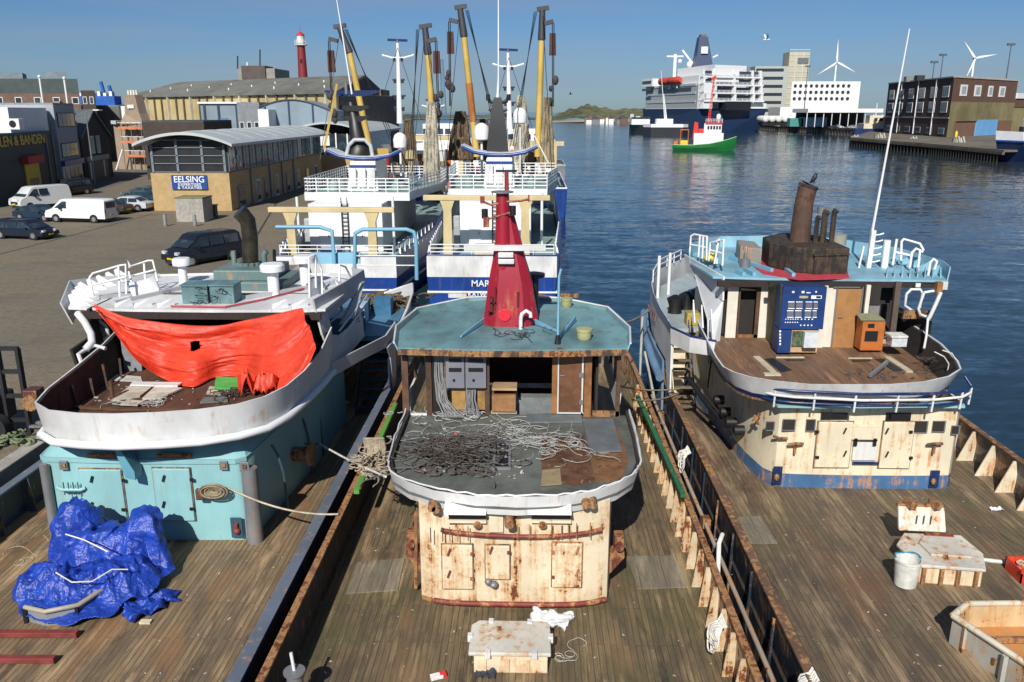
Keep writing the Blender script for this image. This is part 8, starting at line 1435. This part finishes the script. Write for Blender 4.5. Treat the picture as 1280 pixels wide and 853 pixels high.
br_ = [A2, (A2[0]+(B2_[0]-A2[0])*.22, A2[1]+(B2_[1]-A2[1])*.22), (A2[0]+26, A2[1]+2), (A2[0]+18, A2[1]+16)]; MB().prism([(p[0]-3, p[1]) for p in br_], zs1, zs1+5.5).build('bridge', FW, FE)
for z in (zs1+3.2, zs1-2.2): fp((A2[0]-3, A2[1]), (br_[1][0]-3, br_[1][1]), 1, flen(A2, br_[1])-2, z-.8, z+.8, .4).build('bridge_window', plain('strip_glass', ()), FE)
for i in range(9): u = Lfs*(.34+.062*i); fp(A2, B2_, u, u+5, zs1-4.6, zs1-2.2, .35).build('side_window', plain('strip_glass', ()), FE)
for r in range(3): u0 = Lfs*.05; fp(A2, B2_, u0, Lfs*.97, zh+4+r*5.2, zh+5.4+r*5.2, .32).build('window_strip', plain('ferry_strip', (.46, .52, .54), .4), FE)
S0, S1 = (B2_[0]+.0, B2_[1]), (C2[0], C2[1]); Ls_ = flen(S0, S1)
for r in range(4):
    z = zh+5.2+r*5.0; dep = 1+r*1.2
    fp(S0, S1, Ls_*.02, Ls_*.97, z-1.0, z, 6-r*.9).build('aft_deck', FW, FE); fp(S0, S1, Ls_*.08, Ls_*.92, z+.3, z+3.2, 2-r*.2).build('deck_shade', plain('balcony_shadow', (.045, .055, .08), .5), FE)
    rail_part(FE, [V(S0[0]+.5, S0[1]-5.8+r*.9, z), V(S1[0]-1, S1[1]-5.8+r*.9, z)], 1.2, r=.12, mid=1, every=4)
    for f in (.03, .2, .5, .8, .93): fp(S0, S1, Ls_*f, Ls_*f+1.6, z, z+4.0, 5-r*.9).build('deck_pillar', FW, FE)
fp(S0, S1, Ls_*.02, Ls_*.16, zh, zs1, 5).build('aft_wing', FW, FE); fp(S0, S1, Ls_*.34, Ls_*.74, zh-1, zh+4.5, 7).build('stern_ramp', plain('ramp_black', (.012, .014, .02), .5), FE); fp(S0, S1, Ls_*.18, Ls_*.60, zs1+1, zs1+9, 2).build('aft_block', FW, FE)
fp(S0, S1, Ls_*.80, Ls_*1.06, zh+.1, zh+3.5, 3).build('winch_gear', FW, FE)
fx = D(879, 80, 600); fh = D(879, 46, 600).z; FN = plain('ferry_funnel_navy', (.012, .03, .085), .4, 0, .1, .1, 0)
x0_, x1_ = D(868, 80, 600).x, D(891, 80, 600).x; xt0, xt1 = D(874.5, 46, 600).x, D(885, 46, 600).x
fu_ = MB().add([(x0_, 596, zs2-2), (x1_, 596, zs2-2), (x1_, 612, zs2-2), (x0_, 612, zs2-2), (xt0, 600, fh), (xt1, 600, fh), (xt1, 609, fh), (xt0, 609, fh)], [(0, 1, 5, 4), (1, 2, 6, 5), (2, 3, 7, 6), (3, 0, 4, 7), (4, 5, 6, 7)]).build('funnel', FN, FE)
MB().box(xt0+1, xt1-1, 600.5, 608, fh, fh+1.6).build('funnel_top', plain('sooty_top', (.14, .12, .08)), fu_); MB().box(x0_+3.4, x0_+8, 596.6, 597.4, zs2+8.5, zs2+13).build('emblem', plain('emblem_white', (.6, .63, .66)), fu_)
for i in range(2):
    a = A2[0]+(B2_[0]-A2[0])*(.42+.16*i), A2[1]+(B2_[1]-A2[1])*(.42+.16*i); c = Vector((a[0]-1, a[1]-3, zs1+2.6)); dv = Vector((B2_[0]-A2[0], B2_[1]-A2[1], 0)).normalized()
    MB().tube([c-dv*11, c-dv*8, c+dv*8, c+dv*11], 2.5, 12, True, [.8, 2.5, 2.6, 1.0]).build('lifeboat', plain('lifeboat_red', (.55, .06, .03), .5), FE, 50)
    for s in (-6, 6): MB().bar(c+dv*s+V(0, 0, -5), c+dv*s+V(0, 0, -1), .8).build('davit', plain('ferry_strip', ()), FE)
p = D(843, 88, 640); MB().bar(V(p.x, p.y, zs1+3), V(p.x, p.y, D(843, 68, 640).z), 2.0).build('mast', FW, FE); MB().bar(V(p.x-6, p.y, D(0, 72, 640).z), V(p.x+6, p.y, D(0, 72, 640).z), 1.0).build('radar_bar', FW, FE); MB().ball(D(850, 77, 640), 1.6, 10).build('radar_dome', FW, FE, 50)
MB().bar(D(866, 80, 610), D(853, 63, 610), 1.2).build('crane_arm', FW, FE); MB().bar(D(891, 72, 600), D(897, 69, 600), .9).build('crane_arm', FW, FE); MB().ball(D(862, 81, 610), 2.2, 10).build('radar_dome', FW, FE, 50)
# green workboat
gp0 = G(879, 189, 0); GT = thing('workboat', 'bright green workboat with white deckhouse, red funnel and red lattice mast', 'workboat', (0, 0, 0))
GRN = plain('workboat_green', (.012, .14, .03), .35, 0, .1, .3); RD = plain('workboat_red', (.60, .035, .025), .45)
st_ = [(-11, 2.9, 1.7), (-9, 3.3, 1.6), (-4, 3.6, 1.6), (2, 3.6, 2.0), (6, 3.1, 2.6), (9, 1.8, 3.2), (11.3, .15, 3.8)]
mb = MB(); mb.loft([[V(x*.97 if x < 9 else x*.9, 0, -.8), V(x*.97 if x < 9 else x*.92, s_*.75 if True else 0, -.3), V(x, s_, z*.5), V(x, s_, z), V(x, s_-.15, z), V(x, s_-.15, z-.9), V(x, -(s_-.15), z-.9), V(x, -(s_-.15), z), V(x, -s_, z), V(x, -s_, z*.5), V(x*.97 if x < 9 else x*.92, -s_*.75, -.3)] for x, s_, z in st_], True, True); mb.build('hull', GRN, GT, 30)
MB().sheet([(x, -s_-.02, z-.12) for x, s_, z in st_], [(x, -s_-.02, z+.02) for x, s_, z in st_], .05).build('sheer_line', plain('pale_green', (.4, .6, .35)), GT)
MB().box(-3.6, 6.8, -2.6, 2.6, 1.3, 4.5).build('lower_house', WHITE_C, GT, bev=.1); wh_ = MB().box(-.2, 6.0, -2.3, 2.3, 4.5, 7.0).build('wheelhouse', WHITE_C, GT, bev=.1); MB().box(.2, 6.2, -2.5, 2.5, 6.8, 7.25).build('red_band', RD, wh_)
MB().box(-2.6, 6.3, -2.55, 2.55, 3.3, 3.45).build('red_line', RD, GT)
for i in range(5): MB().box(1.0+i*1.0, 1.7+i*1.0, -2.36, -2.28, 5.5, 6.4).build('window', GLASS, wh_)
for i in range(4): MB().box(5.98, 6.06, -1.9+i*1.0, -1.2+i*1.0, 5.5, 6.4).build('window', GLASS, wh_)
MB().slab([(-4.2, -1, 3), (-2.2, -1, 3), (-2.4, -1, 7.2), (-3.7, -1, 7.4)], (0, 1.6, 0)).build('funnel', RD, GT); MB().box(-2.2, .2, -.9, .9, 4.5, 5.6).build('red_casing', RD, GT, bev=.1)
lat = MB()
for s in (-.35, .35): lat.bar((1.2+s, -.3, 7), (2.2+s*.4, -.3, 18.5), .22); lat.bar((1.2+s, .3, 7), (2.2+s*.4, .3, 18.5), .22)
for i in range(12): t = i/12; lat.bar((.85+1.1*t, 0, 7+11.5*t), (1.6+.9*t, 0, 7.9+11.5*t), .16)
lat.bar((1.5, 0, 18), (2.9, 0, 18.6), .9); lat.build('lattice_mast', RD, GT); MB().ball((4.6, 0, 8.6), .85, 12).build('radar_dome', WHITE_C, GT, 50); MB().cyl((4.6, 0, 7), (4.6, 0, 8), .2).build('dome_post', WHITE_C, GT)
railing(MB(), [V(.3, -2.2, 7.2), V(6, -2.2, 7.2), V(6, 2.2, 7.2)], .9, .05, 1, 1).build('railing', WHITE_C, GT); MB().box(-8.5, -5.5, -1.6, 1.6, 1.2, 2.6).build('yellow_gear', plain('sign_yellow', ()), GT, bev=.1); MB().box(-10.6, -9.2, -2, 2, 1.3, 2.4).build('orange_gear', plain('work_orange', ()), GT, bev=.1)
for s in (-8.4, -5.6): MB().cyl((s, -1.8, 1.5), (s, -1.8, 5.4), .12).build('gantry_post', plain('work_orange', ()), GT)
MB().bar((-8.4, -1.8, 5.4), (-5.6, -1.8, 5.4), .25).build('gantry_beam', plain('work_orange', ()), GT)
text('ship_name', 'ASSISTER', .9, WHITE_C, V(3.6, -3.38, 2.75), 0, GT, .02) if False else None
GT.location = gp0+V(.5, 2, 0); GT.rotation_euler = (0, 0, rad(-14)); GT.scale = (.93, .93, 1.28)
# dark barge with pale sailing vessel behind it
bx0, bx1 = D(789, 155, 520).x, D(842, 160, 470).x; BG = thing('dark_barge', 'black low barge with a white wheelhouse lying in front of the ferry', 'barge', V((bx0+bx1)/2, 500, 0))
MB().prism([(bx0, 530), (D(815, 150, 500).x, 505), (bx1, 480), (bx1+2, 492), (bx0+4, 545)], -1, 5.2).build('hull', plain('barge_black', (.02, .022, .028), .4), BG); p = D(799, 150, 522); MB().box(p.x-5, p.x+6, 518, 530, 5.2, 9.5).build('wheelhouse', FW, BG, bev=.2); MB().box(p.x-5.1, p.x+6.1, 517.8, 518.2, 8.6, 9.7).build('window', GLASS, BG)
p = D(829, 155, 478); SV = thing('white_yacht', 'pale motor vessel with a thin leaning mast moored against the black barge', 'vessel', V(p.x, 470, 0)); MB().prism([(p.x-11, 478), (p.x-8, 468), (p.x+9, 466), (p.x+12, 470), (p.x+8, 478)], 0, 4.6).build('hull', plain('barge_black', ()), SV); MB().prism([(p.x-11, 478), (p.x-8, 467.6), (p.x+9, 465.6), (p.x+12.4, 470), (p.x+8, 478)], 4.6, 6.2).build('white_strake', FW, SV); MB().box(p.x-5, p.x+4, 469, 475, 6.2, 9).build('deckhouse', FW, SV, bev=.2)
MB().cyl((p.x, 471, 6), (p.x-3.5, 471, 34), .3, .12, 6).build('mast', FW, SV); MB().cyl((p.x+1, 471, 6), (p.x-1.5, 471, 22), .5, .2, 6).build('gaff', FW, SV)
# pier and small details left of the ferry
a, b_ = G(742, 151, 0), G(800, 153, 0); PR = thing('stone_pier', 'low brown pier with small huts left of the ferry', 'pier', (a+b_)/2); MB().prism([(a.x, a.y), (b_.x, b_.y), (b_.x, b_.y+40), (a.x, a.y+60)], -1, 4).build('pier_wall', plain('pier_brown', (.19, .15, .09), .9), PR)
for i in range(9): t = i/9; q = a.lerp(b_, t+.05); h_ = 3+(i*5 % 4); MB().box(q.x, q.x+3.5+(i % 3), q.y+8, q.y+14, 4, 4+h_).build('hut', [WFR, STEEL, plain('cap_red', ()), GREYW][i % 4], PR)
# town low on the hill
rr = random.Random(8)
for i in range(16):
    px = 726+rr.random()*76; Y = rr.uniform(900, 990); p = D(px, 146, Y); s_ = rr.uniform(2, 5); tt = thing('distant_house', 'tiny pale house low on the dune shore left of the ferry', 'house', V(p.x, Y, 3), 'tiny houses on the dune shore'); hh = rr.uniform(4, 7)
    MB().box(p.x-s_, p.x+s_, Y, Y+9, 0, hh).build('wall', rr.choice([WFR, CONC, RB, STEEL]), tt); MB().slab([(p.x-s_-.5, Y-.3, hh), (p.x+s_+.5, Y-.3, hh), (p.x, Y-.3, hh+3)], (0, 9.5, 0)).build('roof', rr.choice([plain('dark_roof_edge', ()), plain('dull_tile', (.2, .09, .05))]), tt)
for px, c, lb in ((745, (.5, .05, .05), 'red van-like hut on the pier'),): pass
# cream boat at the wharf end, blue ship bow at the right frame edge
p = G(1092, 173, 0); CBt = thing('cream_boat', 'dark-hulled boat with a cream upper deck moored at the left end of the wharf', 'boat', p); MB().prism([(p.x-8, p.y+4), (p.x+7, p.y-2), (p.x+12, p.y+14), (p.x-4, p.y+20)], -.5, 4.6).build('hull', NAVY, CBt); MB().prism([(p.x-4, p.y+4), (p.x+7, p.y), (p.x+11, p.y+14), (p.x-2, p.y+18)], 4.6, 7).build('cream_strake', CREAM2, CBt); MB().prism([(p.x-1, p.y+5), (p.x+7, p.y+2), (p.x+10, p.y+13), (p.x+1, p.y+16)], 7, 11).build('deckhouse', plain('cream_boat_house', (.65, .58, .42)), CBt)
for i in range(3): MB().box(p.x+.5+i*2.2, p.x+1.8+i*2.2, p.y+2.2-i*.9, p.y+3.2-i*.9, 8.2, 9.8).build('window', GLASS, CBt)
MB().cyl((p.x+3, p.y+8, 11), (p.x+3, p.y+8, 17), .2).build('mast', WHITE_C, CBt)
p = G(1262, 203, 0); BS = thing('blue_ship_bow', 'navy and white ship bow entering at the right frame edge', 'ship', p); s0_ = [(p.x-3.2, p.y+2), (p.x+1, p.y-3), (p.x+9, p.y-6), (p.x+30, p.y-8)]
MB().sheet([(x+3, y+1.5, -1) for x, y in s0_], [(x, y, 5.2-.03*(x-p.x)) for x, y in s0_], -.3).build('hull', plain('bow_navy', (.012, .03, .10), .35), BS); MB().sheet([(x, y, 5.2-.03*(x-p.x)) for x, y in s0_], [(x-.5, y-.3, 7.8-.05*(x-p.x)) for x, y in s0_], -.3).build('bulwark', WHITE_C, BS)
MB().tube([(x-.1, y-.2, 5.3-.03*(x-p.x)) for x, y in s0_], .35, 8).build('belting', ROYAL, BS, 60); MB().prism([(p.x-2.5, p.y+2.5), (p.x+1, p.y-2), (p.x+30, p.y-6), (p.x+30, p.y+8)], 6, 6.3).build('foredeck', WHITE_C, BS); MB().box(p.x+5, p.x+25, p.y-3, p.y+6, 6.3, 11).build('deckhouse', WHITE_C, BS, bev=.2); MB().cyl((p.x+2, p.y, 6.3), (p.x+2, p.y, 9), .8).build('windlass', BLACK, BS)
for i in range(2): MB().box(p.x+4.5+i*1.2, p.x+5.1+i*1.2, p.y-5.6, p.y-5.0, 3.6, 5.0).build('hull_mark', plain('emblem_white', ()), BS)
# birds
def bird(px, py, Y, sp_, mat, label, wing=.7, rz=0.0):
    c = D(px, py, Y); T_ = thing('gull', label, 'bird', c)
    mb = MB(); k = sp_
    mb.tube([c+V(-.42*k, 0, -.02*k), c+V(-.25*k, 0, 0), c+V(0, 0, 0), c+V(.25*k, 0, .02*k), c+V(.38*k, 0, .06*k), c+V(.5*k, 0, .04*k)], .1*k, 10, True, [.015*k, .07*k, .11*k, .09*k, .055*k, .01*k])
    for s in (-1, 1):
        mb.add([c+V(.12*k, 0, .04*k), c+V(-.14*k, 0, .04*k), c+V(-.1*k, s*.45*k, .3*k*wing), c+V(.14*k, s*.45*k, .36*k*wing), c+V(-.18*k, s*.9*k, .75*k*wing), c+V(-.02*k, s*.8*k, .7*k*wing)], [(0, 1, 2, 3), (3, 2, 4, 5)])
    mb.build('body', mat, T_, 60); return T_
bird(958, 50, 70, .62, plain('gull_white', (.75, .76, .78), .7), 'white gull with raised wings flying above the grey office', 1.0); bird(713, 118, 110, .6, plain('gull_dark', (.08, .09, .1), .7), 'small dark bird flying over the dune shore', .6)
p = V(10.55, 31.95, 10.1); tag_ = thing('perched_bird', 'black bird perched on top of the rusty smoke stack', 'bird', p); MB().tube([p+V(-.14, 0, .02), p+V(-.05, 0, .12), p+V(.03, 0, .26), p+V(.06, 0, .36), p+V(.14, 0, .36)], .08, 10, True, [.02, .08, .075, .05, .01]).build('body', BLACK, tag_, 60)
for s in (-.02, .03): MB().cyl(p+V(s, 0, -.02), p+V(s, 0, .1), .01).build('leg', BLACK, tag_)
# litter and fittings on the working decks
scraps('debris', 70, (420, 640, 860, 850), 2.0, 31, plain('pale_scrap', ()), 'small pale flecks of litter on the mossy middle deck', .008, .03)
scraps('debris', 70, (180, 680, 420, 850), 2.0, 32, plain('pale_scrap', ()), 'small pale flecks of litter on the tan left deck', .008, .028)
scraps('debris', 90, (880, 620, 1240, 850), 2.0, 33, plain('pale_scrap', ()), 'small pale flecks of litter on the grey-brown right deck', .008, .03)
